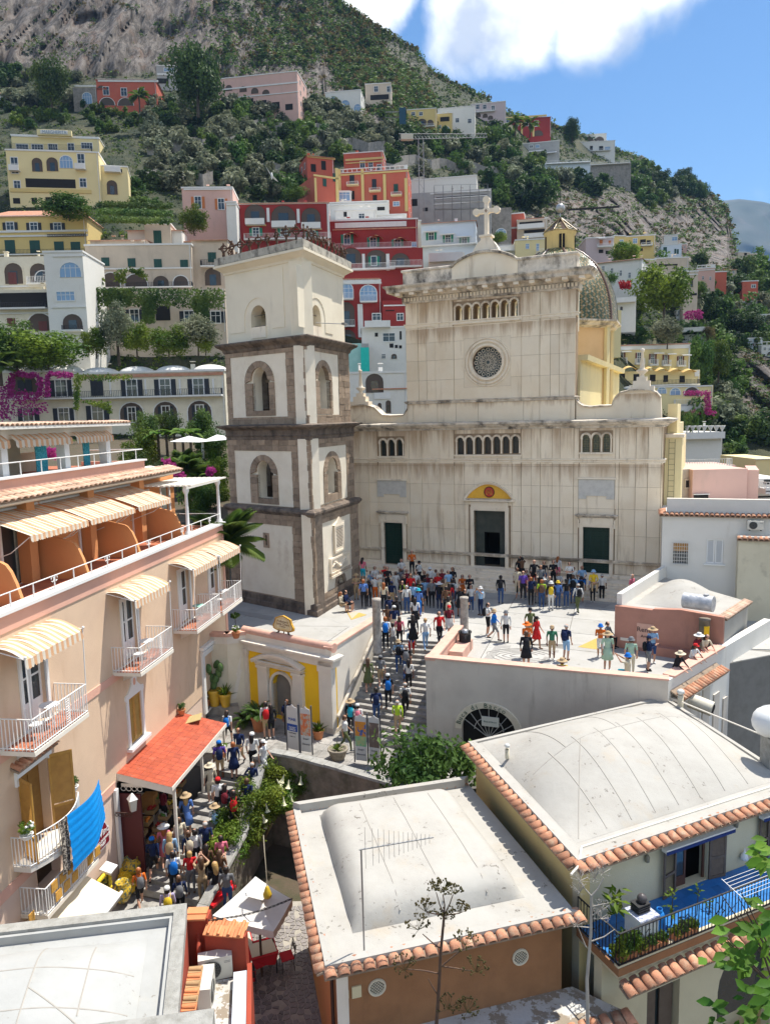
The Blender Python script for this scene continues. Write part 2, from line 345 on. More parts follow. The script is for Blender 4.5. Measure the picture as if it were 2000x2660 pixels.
def Ct(name,label,TLp,TRp,BLp,BRp,z0,z1,n,mt,par=None):
 s=T(name,label,'stairs');TLp,TRp,BLp,BRp=map(V,(TLp,TRp,BLp,BRp))
 for i in range(n):
  t0,t1=i/n,(i+1)/n;zt=z0+(z1-z0)*i/n
  a,b=TLp.lerp(BLp,t0),TRp.lerp(BRp,t0);c,d=TLp.lerp(BLp,t1+.03/n),TRp.lerp(BRp,t1+.03/n)
  k=max(2,round((b-a).length/1.15));js=sorted([0]+[(j+UF(-.25,.25))/k for j in range(1,k)]+[1])
  for j in range(k):
   g=.006/(b-a).length
   q=[a.lerp(b,js[j]+g),a.lerp(b,js[j+1]-g),c.lerp(d,js[j+1]-g),c.lerp(d,js[j]+g)]
   m_=MB();m_.pris([xy(p)for p in q],zt-.17*1.6,zt+UF(-.006,.006),'z');m_.O('step_stone',mt,s)
 m_=MB();vs=[]
 for i in range(n):
  t0,t1=i/n,(i+1)/n;zt=z0+(z1-z0)*i/n-.06
  m_.pris([xy(p)for p in(TLp.lerp(BLp,t0),TRp.lerp(BRp,t0),TRp.lerp(BRp,t1),TLp.lerp(BLp,t1))],min(z0,z1)-1.2,zt,'z')
 m_.O('stair_core',BASJ,s);return s
CS=(V((STL.x,STL.y)),V((STR.x,STR.y)),V((MR.x+.25,MR.y-.1)),V((SBR.x,SBR.y)))
Ct('grey_stairs','straight flight of grey stone stairs climbing between the yellow museum and the terrace wall',*CS,-.12,LZ+.05,18,Bi)
DT=(gz((566,1984),LZ),gz((700,2006),LZ));DBz=-5.75
DB=(gz(z(15,330,1775),DBz),gz(z(15,880,1890),DBz))
LS=(V(xy(DT[0])),V(xy(DT[1])),V(xy(DB[0])),V(xy(DB[1])))
Ct('lower_stairs','broad shallow grey stairs packed with people below the red canopy',*LS,LZ-.15,DBz,15,Bi)
e2=(LS[2]-LS[0])*.5
mb=MB();mb.pris([xy(DB[0]+V((-3,1.5,0))),xy(DB[1]),(LS[3].x+e2.x,LS[3].y+e2.y),(LS[2].x+e2.x-3,LS[2].y+e2.y)],-8.5,DBz-.17,'z');mb.O('lower_street',Bi,kind='structure')
ch=TF('church','large pale stone church with rose window, arched gallery and three doors facing the piazza','church',FA)
def runs(mt,lvls,col,amt=.6):
 nt=mt.node_tree;N,L=Al(nt);b=nt.nodes['Principled BSDF'];src=b.inputs['Base Color'].links[0].from_socket;co=N('NewGeometry').outputs['Position'];sp=N('SeparateXYZ');L(co,sp.inputs[0]);mp=N('Mapping');mp.inputs['Scale'].default_value=(1.5,1.5,.12);L(co,mp.inputs[0]);n=N('TexNoise');n.inputs['Scale'].default_value=1.1;n.inputs['Detail'].default_value=7;n.inputs['Roughness'].default_value=.7;L(mp.outputs[0],n.inputs[0]);acc=None
 for z1,ln in lvls:
  a=N('MapRange');a.inputs[1].default_value=z1-ln;a.inputs[2].default_value=z1;L(sp.outputs[2],a.inputs[0]);c=N('MapRange');c.inputs[1].default_value=z1+.12;c.inputs[2].default_value=z1+.1;L(sp.outputs[2],c.inputs[0]);m9=N('Math',operation='MULTIPLY');L(a.outputs[0],m9.inputs[0]);L(c.outputs[0],m9.inputs[1])
  if acc:d=N('Math',operation='MAXIMUM');L(acc,d.inputs[0]);L(m9.outputs[0],d.inputs[1]);acc=d.outputs[0]
  else:acc=m9.outputs[0]
 q=N('Math',operation='MULTIPLY_ADD');q.inputs[1].default_value=.42;L(acc,q.inputs[0]);L(n.outputs[0],q.inputs[2]);r=N('MapRange');r.inputs[1].default_value=.73;r.inputs[2].default_value=.95;r.inputs[4].default_value=amt;L(q.outputs[0],r.inputs[0]);r2=N('Math',operation='MULTIPLY');L(r.outputs[0],r2.inputs[0]);s9=N('MapRange');s9.inputs[2].default_value=.05;L(acc,s9.inputs[0]);L(s9.outputs[0],r2.inputs[1])
 mx=N('MixRGB');L(r2.outputs[0],mx.inputs[0]);L(src,mx.inputs[1]);mx.inputs[2].default_value=(*col,1);L(mx.outputs[0],b.inputs['Base Color'])
def U(k,x,y,o=0):return FA.p(k,x,y,o)
LZV=[]
def Dd(k,cs,w,tops,bots):
 out=[]
 for c,t,b in zip(cs,tops,bots):
  x0=U(k,c-w/2,b)[0];x1=U(k,c+w/2,b)[0];out.append((x0,x1,U(k,c,b)[1],U(k,c,t)[1]))
 return out
wl=Dd(8,(270,309,348),27,(264,262,261),(341,340,339))
wm=Dd(8,(639,682,725,769,813,857,903),30,(252,250,249,248,247,246,245),(334,333,332,331,330,329,328))
wr=Dd(8,(1240,1289,1339),33,(238,236,234),(323,322,321))
wu=Dd(5,(395,443,492,542,592,643,695),34,(610,605,600,594,588,581,574),(702,697,692,687,682,677,671))
V1=U(8,850,205)[1]
V2=U(5,560,1120)[1]
V3=U(5,560,560)[1]
UL,UR=U(5,112,800)[0],U(5,1027,800)[0];LL_,LR_=-1.2,U(8,1612,300)[0]
doors=[(U(8,277,800),U(8,368,860),U(8,320,660)),(U(8,706,800),U(8,855,860),U(8,780,603)),(U(8,1226,800),U(8,1352,900),U(8,1290,682))]
DO=[(a[0],b[0],1.11 if i==1 else.87,c[1])for i,(a,b,c)in enumerate(doors)]
runs(Bh,[(V1,3.2),(U(8,850,385)[1],2.0),(V3+.1,2.8),(U(5,560,720)[1],1.6),(V2,1.0),(1.8,1.0)],(.30,.155,.06));runs(Ac,[(V1,2.0),(2.0,.5),(V3,2)],(.2,.12,.06))
mb=MB();mb.plate([(LL_,.6),(LR_,.6),(LR_,V1+.1),(LL_,V1+.1)],[Ad(a,b,c,d)for a,b,c,d in DO]+[Au(*w)for w in wl+wm+wr],0,.9)
mb.box(LR_-.9,.9,.6,LR_,17,V1);lower=mb.O('lower_wall',Bq,ch)
mb=MB();rs=U(5,548,915);RR=abs(U(5,628,915)[0]-rs[0])
circ=[(rs[0]+RR*cos(2*pi*i/28),rs[1]+RR*sin(2*pi*i/28))for i in range(28)]
mb.plate([(UL,V2),(UR,V2),(UR,V3+.4),(UL,V3+.4)],[circ]+[Au(*w)for w in wu],.1,.95);upper=mb.O('upper_wall',Bq,ch)
mb=MB();mb.box(UL,.12,V1+.2,UR,.98,V2-.02);mb.O('attic_wall',Bq,ch)
mb=MB();mb.plate([(UL+.02,V2+4.2),(UR-.02,V2+4.2),(UR-.02,V3+.35),(UL+.02,V3+.35)],[Au(a+.01,b-.01,c+.02,d)for a,b,c,d in wu],.955,1.35);mb.O('gallery_back_wall',Bk,ch)
def cut(rs_,h):
 out=[]
 for(a,b,c,d)in rs_:
  if h[0]>=b or h[1]<=a or h[2]>=d or h[3]<=c:out.append((a,b,c,d));continue
  if h[0]>a:out.append((a,h[0],c,d))
  if h[1]<b:out.append((h[1],b,c,d))
  A,B=max(a,h[0]),min(b,h[1])
  if h[2]>c:out.append((A,B,c,h[2]))
  if h[3]<d:out.append((A,B,h[3],d))
 return out
def Bf(cols,rows,holes,y,par,off=lambda i:0):
 for i in range(len(cols)-1):
  for j in range(len(rows)-1):
   r=[(cols[i]+.012,cols[i+1]-.012,rows[j]+.007,rows[j+1]-.007)]
   for h in holes:r=cut(r,h)
   for(a,b,c,d)in r:
    if b-a<.06 or d-c<.06:continue
    o=off(i)+UF(0,.012)
    MB().box(a,y-.03-o,c,b,y+.02,d).O('facing_slab',Bh,par)
cx=[LL_]+[U(8,x,600)[0]for x in(163,205,248,390,400,458,545,612,660,888,930,980,1022,1078,1115,1180,1204,1378,1396,1475,1532,1596)]+[LR_]
frame=lambda h,o:(h[0]-o,h[1]+o,h[2]-o*.2,h[3]+o)
holesL=[frame(h,.32)for h in(DO[0],DO[2])]+[frame(DO[1],.38)]
Z=lambda y:U(8,850,y)[1]
grp=lambda ws,o:(ws[0][0]-o,ws[-1][1]+o,ws[0][2]-.12,ws[0][3]+.25)
holesW=[grp(wl,.18),grp(wm,.18),grp(wr,.18)]
pil={1,4,5,7,10,12,14,15,18,20,21}
Bf(cx,[2.02,Z(700),Z(580),Z(480),Z(390),V1],holesL+holesW,0,lower,lambda i:.05 if i in pil else 0)
Bf(cx,[.86,1.15],[(h[0],h[1],0,9)for h in holesL],-.12,lower)
Bf(cx[:1]+[cx[2],cx[4],cx[7],cx[9],cx[10],cx[13],cx[16],cx[18],cx[20]]+cx[-1:],[1.17,1.82],[(h[0],h[1],0,9)for h in holesL],-.03,lower)
cu=[UL]+[U(5,x,900)[0]for x in(178,222,270,370,735,833,890,940)]+[UR]
Y=lambda y:U(5,560,y)[1]
Bf(cu,[V2+.05,Y(1000),Y(890),Y(790),Y(705),V3],[(rs[0]-RR*1.6,rs[0]+RR*1.6,rs[1]-RR*1.6,rs[1]+RR*1.6),grp(wu,.2)],.1,upper,lambda i:.05 if i in(0,3,5,8)else 0)
ca=[UL]+[U(5,x,1170)[0]for x in(150,280,380,500,745,832,1000)]+[UR]
Bf(ca,[V1+.35,V2-.12],[],.12,ch)
mb=MB();R2=RR*1.6
mb.plate(Ad(rs[0]-R2+.01,rs[0]+R2-.01,rs[1]-R2+.01,rs[1]+R2-.01),[circ],.07,.1);mb.O('rose_surround',Bh,upper)
rw=MB().O('rose_window',Ac,ch);rw['label']='round rose window with radiating petal tracery'
def Ce(mb,c,r,t,y,d,n=32):
 prof=[(r-t,0),(r-t*.6,-d),(r+t*.6,-d),(r+t,0)];vs=[];fs=[]
 for i in range(n):
  for(q,h)in prof:vs.append((c[0]+q*cos(2*pi*i/n),y+h,c[1]+q*sin(2*pi*i/n)))
 for i in range(n):
  for j in range(3):fs.append((i*4+j,((i+1)%n)*4+j,((i+1)%n)*4+j+1,i*4+j+1))
 mb.add(vs,fs)
for r,t,d in((RR*1.56,.05,.07),(RR*1.38,.09,.10),(RR*1.12,.10,.14)):
 m_=MB();Ce(m_,rs,r,t,.07,d);m_.O('rose_ring',Ac,rw)
m_=MB();m_.pris([(rs[0]+RR*1.02*cos(2*pi*i/28),rs[1]+RR*1.02*sin(2*pi*i/28))for i in range(28)],.45,.5);m_.O('rose_glass',Aa('rose glass',(.02,.035,.035),.2,0,.8),rw)
for i in range(16):
 a=2*pi*i/16;m_=MB()
 m_.tube([(rs[0]+RR*.12*cos(a),.33,rs[1]+RR*.12*sin(a)),(rs[0]+RR*.62*cos(a),.33,rs[1]+RR*.62*sin(a))],.022,4)
 Ce(m_,(rs[0]+RR*.83*cos(a),rs[1]+RR*.83*sin(a)),RR*.105,.022,.34,.04,12)
 b=a+pi/16
 m_.tube([(rs[0]+RR*q*cos(b+w),.33,rs[1]+RR*q*sin(b+w))for q,w in((.38,0),(.55,.1),(.68,.06),(.7,0),(.68,-.06),(.55,-.1),(.38,0))],.014,4)
 m_.O('tracery',Ac,rw)
LEAD=mat('leaded amber glass',(.30,.27,.13),(.13,.16,.12),9,.9,rough=.25,spec=.7,lo=.35,hi=.6);DGL=mat('leaded dark glass',(.035,.05,.045),(.06,.08,.07),6,.8,rough=.2,spec=.7)
for ws,par,gl,y in((wl,lower,DGL,0),(wm,lower,DGL,0),(wr,lower,LEAD,0),(wu,upper,None,.1)):
 for i,w in enumerate(ws):
  a,b,c,d=w
  if gl:
   m_=MB();m_.pris(Au(a-.02,b+.02,c-.02,d+.02,8),y+.22,y+.25);pn=m_.O('window_pane',gl,par)
   m_=MB();n=4
   for j in range(1,n):m_.box(a+(b-a)*j/n-.008,y+.19,c,a+(b-a)*j/n+.008,y+.21,d-.08)
   q=c+.14
   while q<d-.1:m_.box(a,y+.19,q-.008,b,y+.208,q+.008);q+=.15
   m_.O('window_lead',Af,pn,kind='stuff')
  cxm=(a+b)/2;r=(b-a)/2;zs=d-r;m_=MB();vs=[];fs=[]
  for t in range(13):
   aa=pi*t/12
   for q,yy in((r,y),(r,y-.1),(r+.09,y-.13),(r+.13,y-.09),(r+.13,y)):vs.append((cxm+q*cos(aa),yy,zs+q*sin(aa)))
  for t in range(12):
   for q in range(4):fs.append((t*5+q,t*5+5+q,t*5+6+q,t*5+1+q))
  m_.A(vs,fs);m_.O('arch_moulding',Ac,par)
 for i in range(len(ws)+1):
  x=ws[0][0]-.06 if i==0 else ws[-1][1]+.06 if i==len(ws)else(ws[i-1][1]+ws[i][0])/2
  zb=ws[min(i,len(ws)-1)][2];zt=ws[min(i,len(ws)-1)][3]-(ws[0][1]-ws[0][0])/2
  m_=MB();m_.lathe((x,y+.0,zb),[(.075,0),(.055,.08),(.05,zt-zb-.12),(.085,zt-zb-.04),(.09,zt-zb)],8);m_.O('colonnette',Ac,par)
 m_=MB();m_.box(ws[0][0]-.2,y-.14,ws[0][2]-.12,ws[-1][1]+.2,y+.03,ws[0][2]-.005);m_.O('window_sill',Ac,par)
GD=mat('green coffered door',(.012,.04,.028),(.008,.03,.022),5,rough=.45)
for i,(a,b,c,d)in enumerate(DO):
 big=i==1;t=.24
 dr=MB();dr.box(a-t,-.16,.86,a,.25,d+t);dr.box(b,-.16,.86,b+t,.25,d+t);dr.box(a,-.16,d,b,.25,d+t)
 dr.box(a-t+.05,-.2,.86,a-t+.13,-.16,d+t-.06);dr.box(b+t-.13,-.2,.86,b+t-.05,-.16,d+t-.06);dr.box(a-t+.13,-.2,d+t-.14,b+t-.13,-.16,d+t-.06)
 if not big:
  dr.box(a-t-.1,-.2,d-.05,a-t,-.0,d+t+.25);dr.box(b+t,-.2,d-.05,b+t+.1,0,d+t+.25)
 dr.box(a-t+.04,-.14,d+t,b+t-.04,0,d+t+.38);fr=dr.O('door_frame',Ac,ch)
 m_=MB();m_.mould([(a-t-.02,0),(a-t-.02,-.12),(b+t+.02,-.12),(b+t+.02,0)][::1],[(0,d+t+.38),(.12,d+t+.42),(.22,d+t+.5),(.25,d+t+.58),(0,d+t+.6)]);m_.O('door_cornice',Ai,ch)
 if big:
  zc=d+t+.6;w=b-a+2*t+.5;xc=(a+b)/2;hh=.98
  sp=[(xc-w/2+w*q/14,zc+hh*sin(pi*q/14)**.8)for q in range(15)]
  m_=MB();m_.pris(sp,-.08,.05);ty=m_.O('tympanum',mat('gold mosaic',(.85,.50,.06),(.75,.38,.04),14,.7,rough=.4),ch)
  outer=[(xc-(w/2+.17)+(w+.34)*q/14,zc-.03+(hh+.2)*sin(pi*q/14)**.8)for q in range(15)]
  m_=MB();vs=[]
  for(p,q)in zip(sp,outer):vs+=[(p[0],-.08,p[1]),(p[0],-.26,p[1]),(q[0],-.34,q[1]),(q[0],.05,q[1])]
  m_.A(vs,[(j*4+q,j*4+4+q,j*4+5+q,j*4+1+q)for j in range(14)for q in range(3)]);m_.O('arched_pediment',Ac,ch)
  m_=MB();m_.box(xc-w/2-.2,-.34,zc-.17,xc+w/2+.2,0,zc-.01);m_.O('pediment_base',Ac,ch)
  RED=Aa('red enamel',(.55,.05,.03),.4)
  m_=MB();Ce(m_,(xc,zc+.44),.34,.035,-.085,.05,24);mm=m_.O('medallion',Aa('dark medallion rim',(.12,.03,.02),.5),ty)
  m_=MB();m_.pris([(xc+.33*cos(2*pi*q/24),zc+.44+.33*sin(2*pi*q/24))for q in range(24)],-.1,-.085);m_.O('medallion_disc',RED,mm)
  GO=Aa('gilded monogram',(.75,.42,.08),.35,.4)
  m_=MB()
  m_.tube([(xc-.2,-.12,zc+.26),(xc-.15,-.12,zc+.6),(xc,-.12,zc+.36),(xc+.15,-.12,zc+.6),(xc+.2,-.12,zc+.26)],.028,5)
  m_.tube([(xc-.12,-.14,zc+.26),(xc,-.14,zc+.64),(xc+.12,-.14,zc+.26)],.02,5);m_.O('monogram',GO,mm)
  m_=MB();w_=.1
  m_.plate(Ad(a,b,1.11,d),[Ad(a+.62,b-.48,1.12,d-1.55)],.35,.45);m_.O('open_door_screen',mat('bronze green door',(.05,.06,.05),(.08,.085,.07),1.5,.9,rough=.5),ch)
  m_=MB();m_.box(a-.3,.96,.86,b+.3,4.5,d+.3)
  m_.f=[f for k,f in enumerate(m_.f)if k%6!=2];m_.m=m_.m[:5];m_.s=m_.s[:5];m_.O('vestibule',Aa('dim nave',(.06,.05,.04),.9),ch)
 else:
  m_=MB();m_.box(a,.18,.87,b,.26,d);m_.box((a+b)/2-.02,.15,.87,(a+b)/2+.02,.18,d);dd=m_.O('door',GD,ch)
  if i==2:
   for q in range(4):
    for r in range(10):
     x0=a+(b-a)*(q+.14)/4;x1=a+(b-a)*(q+.86)/4;z0=.9+(d-.9)*(r+.14)/10;z1=.9+(d-.9)*(r+.86)/10
     m_=MB();m_.plate(Ad(x0,x1,z0,z1),[Ad(x0+.045,x1-.045,z0+.045,z1-.045)],.145,.18,back=False);m_.box(x0+.08,.15,z0+.08,x1-.08,.18,z1-.08);m_.O('door_panel',GD,dd)
  else:
   for q in range(16):m_=MB();m_.box(a+.04,.165,.95+(d-1.0)*q/16,b-.04,.18,.95+(d-1.0)*(q+.8)/16);m_.O('door_board',GD,dd)
for(x0,x1,y0,y1)in((243,380,460,535),(1205,1378,455,545)):
 a=U(8,x0,y1);b=U(8,x1,y0);m_=MB();n_=(b[0]-a[0])*.22
 m_.pris([(a[0],b[1]),(a[0],a[1]),(a[0]+n_,a[1]),(a[0]+n_,a[1]+.2),(b[0]-n_,a[1]+.2),(b[0]-n_,a[1]),(b[0],a[1]),(b[0],b[1])],-.09,0);pq=m_.O('plaque',mat('grey marble plaque',(.6,.58,.53),(.5,.48,.44),3,.9,rough=.5),ch)
 m_=MB();m_.box(a[0]-.12,-.16,b[1]+.02,b[0]+.12,0,b[1]+.13);m_.O('plaque_shelf',Ac,pq)
def front(x0,x1,y,dep=.9):return[(x0,y+dep),(x0,y),(x1,y),(x1,y+dep)]
def course(nm,x0,x1,y,prof,mt,par=ch,dep=.6):
 m_=MB();m_.mould(front(x0,x1,y,dep),prof);return m_.O(nm,mt,par)
zc=Z(372);course('string_course',LL_,LR_+.02,0,[(0,zc),(.10,zc+.04),(.10,zc+.10),(.05,zc+.12),(.14,zc+.2),(.14,zc+.26),(0,zc+.28)],Ac)
segs=[LL_]+[v for h in holesL for v in(h[0]-.05,h[1]+.05)]+[LR_+.02]
for q in range(0,len(segs),2):
 course('dado_moulding',segs[q],segs[q+1],0,[(0,1.82),(.12,1.86),(.12,1.92),(.2,1.96),(.2,2.02),(.08,2.05),(0,2.06)],Ac)
 course('plinth_moulding',segs[q],segs[q+1],0,[(0,.86),(.2,.86),(.2,1.04),(.14,1.12),(0,1.16)],Ac)
v=V1;course('lower_cornice',LL_-.1,LR_+.05,-.02,[(0,v-.12),(.1,v-.08),(.1,v),(.22,v+.06),(.42,v+.14),(.45,v+.2),(.6,v+.26),(.62,v+.38),(0,v+.46)],Ai,dep=3)
v=V2;course('attic_moulding',UL-.02,UR+.02,.1,[(0,v-.14),(.12,v-.1),(.12,v-.02),(.2,v+.04),(0,v+.1)],Ai)
zu=Y(700);course('upper_string',UL,UR+.01,.1,[(0,zu),(.08,zu+.04),(.08,zu+.16),(.13,zu+.2),(.13,zu+.26),(0,zu+.28)],Ac)
v=V3
course('upper_cornice',UL-.05,UR+.03,.1,[(0,v-.05),(.14,v),(.16,v+.38),(.3,v+.42),(.34,v+.6),(.95,v+.66),(.98,v+.86),(1.14,v+1.0),(1.16,v+1.1),(0,v+1.16)],Ai,dep=1.1)
x=UL
while x<UR:MB().box(x,-.16,v+.12,x+.13,-.04,v+.34).O('dentil',Ac,upper);x+=.235
x=UL-.4
while x<UR+.6:MB().box(x,-.78,v+.46,x+.34,-.2,v+.64).O('modillion',Ac,upper);x+=1.02
VP=v+1.14;VT=U(5,800,360)[1]
pa,pb=U(5,362,420)[0],U(5,716,400)[0]
for(a,b)in((UL-.1,pa-.01),(pb+.01,UR+.05)):m_=MB();m_.box(a,-.05,VP,b,.75,VT);m_.O('parapet',Ai,ch)
for(a,b)in((UL-.1,pa),(pb,UR+.05)):course('parapet_cap',a,b,-.05,[(0,VT),(.1,VT+.04),(.1,VT+.16),(0,VT+.2)],Ai,dep=.8)
apx=U(5,540,326)[1];n=16;arcp=[(pa+(pb-pa)*i/n,VP+.9+(apx-VP-.9)*sin(pi*i/n)**.75)for i in range(n+1)]
m_=MB();m_.pris([(pa,VP),(pb,VP)]+arcp[::-1],-.08,.7);m_.O('curved_pediment',Bh,ch)
m_=MB();vs=[]
for(px_,pz_)in arcp:vs+=[(px_,.75,pz_),(px_,-.22,pz_),(px_,-.25,pz_+.14),(px_,-.1,pz_+.2),(px_,.75,pz_+.2)]
m_.A(vs,[(j*5+q,j*5+5+q,j*5+6+q,j*5+1+q)for j in range(n)for q in range(4)]);m_.O('pediment_rim',Ai,ch)
cc=U(5,541,200)[0];z0=apx+.15;z1=U(5,541,238)[1]
m_=MB();hw=abs(U(5,618,330)[0]-cc)
m_.pris([(cc-hw,z0-.25),(cc+hw,z0-.25),(cc+hw*.85,z0+.15),(cc+hw*.55,z0+.55),(cc+hw*.5,z1-.3),(cc+.34,z1-.2),(cc+.3,z1),(cc-.3,z1),(cc-.34,z1-.2),(cc-hw*.5,z1-.3),(cc-hw*.55,z0+.55),(cc-hw*.85,z0+.15)],0,.6)
m_.box(cc-.42,-.08,z1,cc+.42,.68,z1+.12);m_.O('cross_pedestal',Ac,ch)
cs=MB();zt=U(5,541,25)[1];za=U(5,541,95)[1];aw=abs(U(5,607,95)[0]-cc);tl=lambda cx,cz,r:[(cx+r*cos(2*pi*q/12),cz+r*sin(2*pi*q/12))for q in range(12)]
cs.box(cc-.13,.2,z1+.1,cc+.13,.42,zt-.1);cs.box(cc-aw+.1,.202,za-.13,cc-.13,.418,za+.13);cs.box(cc+.13,.202,za-.13,cc+aw-.1,.418,za+.13)
for(a,b)in((cc-aw+.14,za),(cc+aw-.14,za),(cc,zt-.1)):cs.pris(tl(a,b,.23),.17,.45)
cs.pris([(cc-.32,za),(cc,za-.32),(cc+.32,za),(cc,za+.32)],.16,.46)
cs.O('stone_cross',Ac,ch);m_=MB();m_.pris([(cc-.1,za),(cc,za-.13),(cc+.1,za),(cc,za+.13)],.12,.16);m_.O('cross_boss',Bz,ch)
for side in(0,1):
 if side:pts=[(1190,62),(1192,75),(1205,92),(1225,104),(1262,108),(1300,104),(1362,102),(1368,80),(1378,62),(1400,40),(1450,28),(1500,24),(1550,28),(1580,40),(1598,62),(1602,160)];b0=1190
 else:pts=[(384,80),(380,118),(362,148),(300,150),(262,148),(240,128),(225,112),(195,102),(165,97),(130,99),(108,104),(96,112),(94,208)];b0=384
 pl_=[U(8,*q)for q in pts];pl_.append((pl_[-1][0],V1+.3));pl_.append((U(8,b0,200)[0],V1+.3))
 m_=MB();m_.pris(pl_,.2,.75);m_.O('aisle_attic',Bh,ch)
 m_=MB();q3=pl_[:-3];vs=[]
 for(a,b)in q3:vs+=[(a,.8,b),(a,.08,b),(a,.05,b+.07),(a,.8,b+.13)]
 m_.A(vs,[(j*4+q,j*4+4+q,j*4+5+q,j*4+1+q)for j in range(len(q3)-1)for q in range(3)]);m_.O('attic_coping',Ai,ch)
 c=U(5,1380,1060)if side else U(4,1150,1960);tp=U(5,1380,838)if side else U(4,1138,1690)
 h=tp[1]-c[1];m_=MB();m_.box(c[0]-.75,.15,c[1]-.15,c[0]+.75,.8,c[1]+.14);m_.box(c[0]-.5,.2,c[1]+.14,c[0]+.5,.75,c[1]+h*.2);m_.box(c[0]-.3,.3,c[1]+h*.2,c[0]+.3,.7,c[1]+h*.3)
 m_.lathe((c[0],.5,c[1]+h*.3),[(.16,0),(.12,h*.06),(.33,h*.13),(.36,h*.16),(.14,h*.2),(.15,h*.24),(.06,h*.6),(.13,h*.62),(.13,h*.68),(0,h*.7)],10);m_.O('pinnacle',Ac,ch)
YEL=mat('pale yellow church plaster',(.75,.64,.36),(.68,.58,.33),.8,.6,stain=(.52,.43,.28),samt=.4,ssc=1.2,streak=6,bump=.3)
m_=MB();m_.box(LL_+.3,5,.0,LR_-.05,30,V1-.3);m_.O('aisle_body',YEL,ch)
ww=MB();a=U(5,1030,900)[0]
ww.pris([(1.3,V1-.3),(22,V1-.3),(22,U(5,1030,900)[1]),(1.3,U(5,1030,900)[1])],UL+1,UR+.1,'x');ww.O('nave_body',YEL,ch)
m_=MB();zc_=U(5,1030,900)[1];m_.A([(UR-.3,1.3,zc_),(UR+.55,1.3,zc_),(UR+.55,22,zc_),(UR-.3,22,zc_),(UR-.3,1.3,zc_+.35),(UR+.6,1.3,zc_+.35),(UR+.6,22,zc_+.35),(UR-.3,22,zc_+.35)],[(0,1,2,3),(4,5,6,7),(0,1,5,4),(1,2,6,5)]);m_.O('nave_cornice',YEL,ch)
for q in range(5):
 y_=3+q*2.2;m_=MB();m_.box(UR+.1,y_,V1+.25,UR+.13,y_+.6,V1+.9);m_.O('clerestory_window',Bg,ch)
m_=MB();m_.box(LR_+.02,1.2,-1,LR_+1.0,7.5,V1-.8);m_.box(LR_+.02,3.0,V1-.8,LR_+.6,7.5,V1+1.3);fl=m_.O('flank_wall',YEL,ch)
m_=MB();m_.box(LR_+.02,1.05,V1-.8,LR_+1.12,3.0,V1-.6);m_.O('flank_ledge',Ac,ch)
m_=MB()
for q in(0,.35):m_.tube([(LR_+.25+q,1.1,.6),(LR_+.25+q,1.1,V1-.9)],.015,4)
for q in range(26):m_.tube([(LR_+.25,1.1,1+q*.34),(LR_+.6,1.1,1+q*.34)],.012,4)
m_.O('ladder',Af,ch)
DC=gY((1449,846),60.5);DZ=DC.z;DR=4.55
dm=T('church_dome','tall tiled dome in green, yellow and white scale pattern behind the church facade','dome',(DC.x,DC.y,0))
PEACH=mat('peach drum plaster',(.74,.50,.27),(.66,.43,.22),.9,.7,stain=(.16,.10,.08),samt=.85,ssc=.35,streak=2.2,cov=.56,bump=.4)
m_=MB();m_.lathe((0,0,0),[(DR*.93,8),(DR*.93,DZ-.3)],8,False);drum=m_.O('drum',PEACH,dm)
for q in range(8):
 a=2*pi*q/8;m_=MB();m_.cb((DR*.95*cos(a),DR*.95*sin(a),DZ/2+3.6),(.25,.5,DZ-7.4),rz=a);m_.O('drum_pilaster',YEL,dm)
 if q!=7:continue
 a+=pi/8;m_=MB();r_=DR*.93*cos(pi/8);m_.cb((r_*cos(a),r_*sin(a),DZ-2.6),(.16,.9,2.0),rz=a);w_=m_.O('drum_window',Bg,dm)
 m_=MB();m_.cb((r_*cos(a),r_*sin(a),DZ-2.6),(.14,1.2,2.4),rz=a);m_.O('drum_window_frame',Ac,dm)
m_=MB();m_.lathe((0,0,DZ-.6),[(DR*.93,0),(DR*1.04,.15),(DR*1.06,.3),(DR*1.12,.42),(DR*1.12,.55),(DR,.62)],8,False);m_.O('drum_cornice',Ai,dm)
DH=gY((1490,640),60.5).z-DZ
prof=lambda t:(DR*(1-t**2.3)**.62*(1-.02*t)+.0,DH*t)
m_=MB();m_.lathe((0,0,DZ),[prof(i/16)for i in range(16)]+[(0,DH)],24,True);m_.O('dome_shell',Ca,dm)
tcol=[mat('glazed tile '+n_,c,[q*.8 for q in c],2,.5,rough=.28,spec=.6)for n_,c in(('green',(.09,.14,.075)),('ochre',(.42,.28,.11)),('cream',(.56,.50,.34)),('brown',(.13,.07,.045)))]
tm=MB();rows=60;nt_=152
for i in range(rows):
 t=i/rows*.97;r,h=prof(t);r2,h2=prof(t+.97/rows*1.25)
 for j in range(nt_):
  jj=j%19;a=2*pi*(j+.5*(i%2))/nt_;da=pi/nt_*.93
  if i>rows*.8 and jj%2:continue
  if i>rows*.8:da*=2
  if jj in(0,18):c=2 if(i%2)else 3
  else:c=1 if((i+jj)%4==0 or(i-jj)%4==0)else(2 if(i+2*jj)%7==3 else 0)
  tm.mi=c;ro=r+.07;rt=r2+.02;bz=DZ+h
  if r2<.3:continue
  tm.add([(ro*cos(a-da),ro*sin(a-da),bz),((ro+.03)*cos(a),(ro+.03)*sin(a),bz-.06),(ro*cos(a+da),ro*sin(a+da),bz),(rt*cos(a+da),rt*sin(a+da),DZ+h2),(rt*cos(a-da),rt*sin(a-da),DZ+h2)],[(0,1,2,3,4)])
tm.O('dome_tiles',tcol,dm,kind='stuff')
for q in range(8):
 a=2*pi*q/8;m_=MB();m_.tube([((prof(i/14)[0]+.06)*cos(a),(prof(i/14)[0]+.06)*sin(a),DZ+prof(i/14)[1])for i in range(14)],.11,5);m_.O('dome_rib',tcol[3],dm)
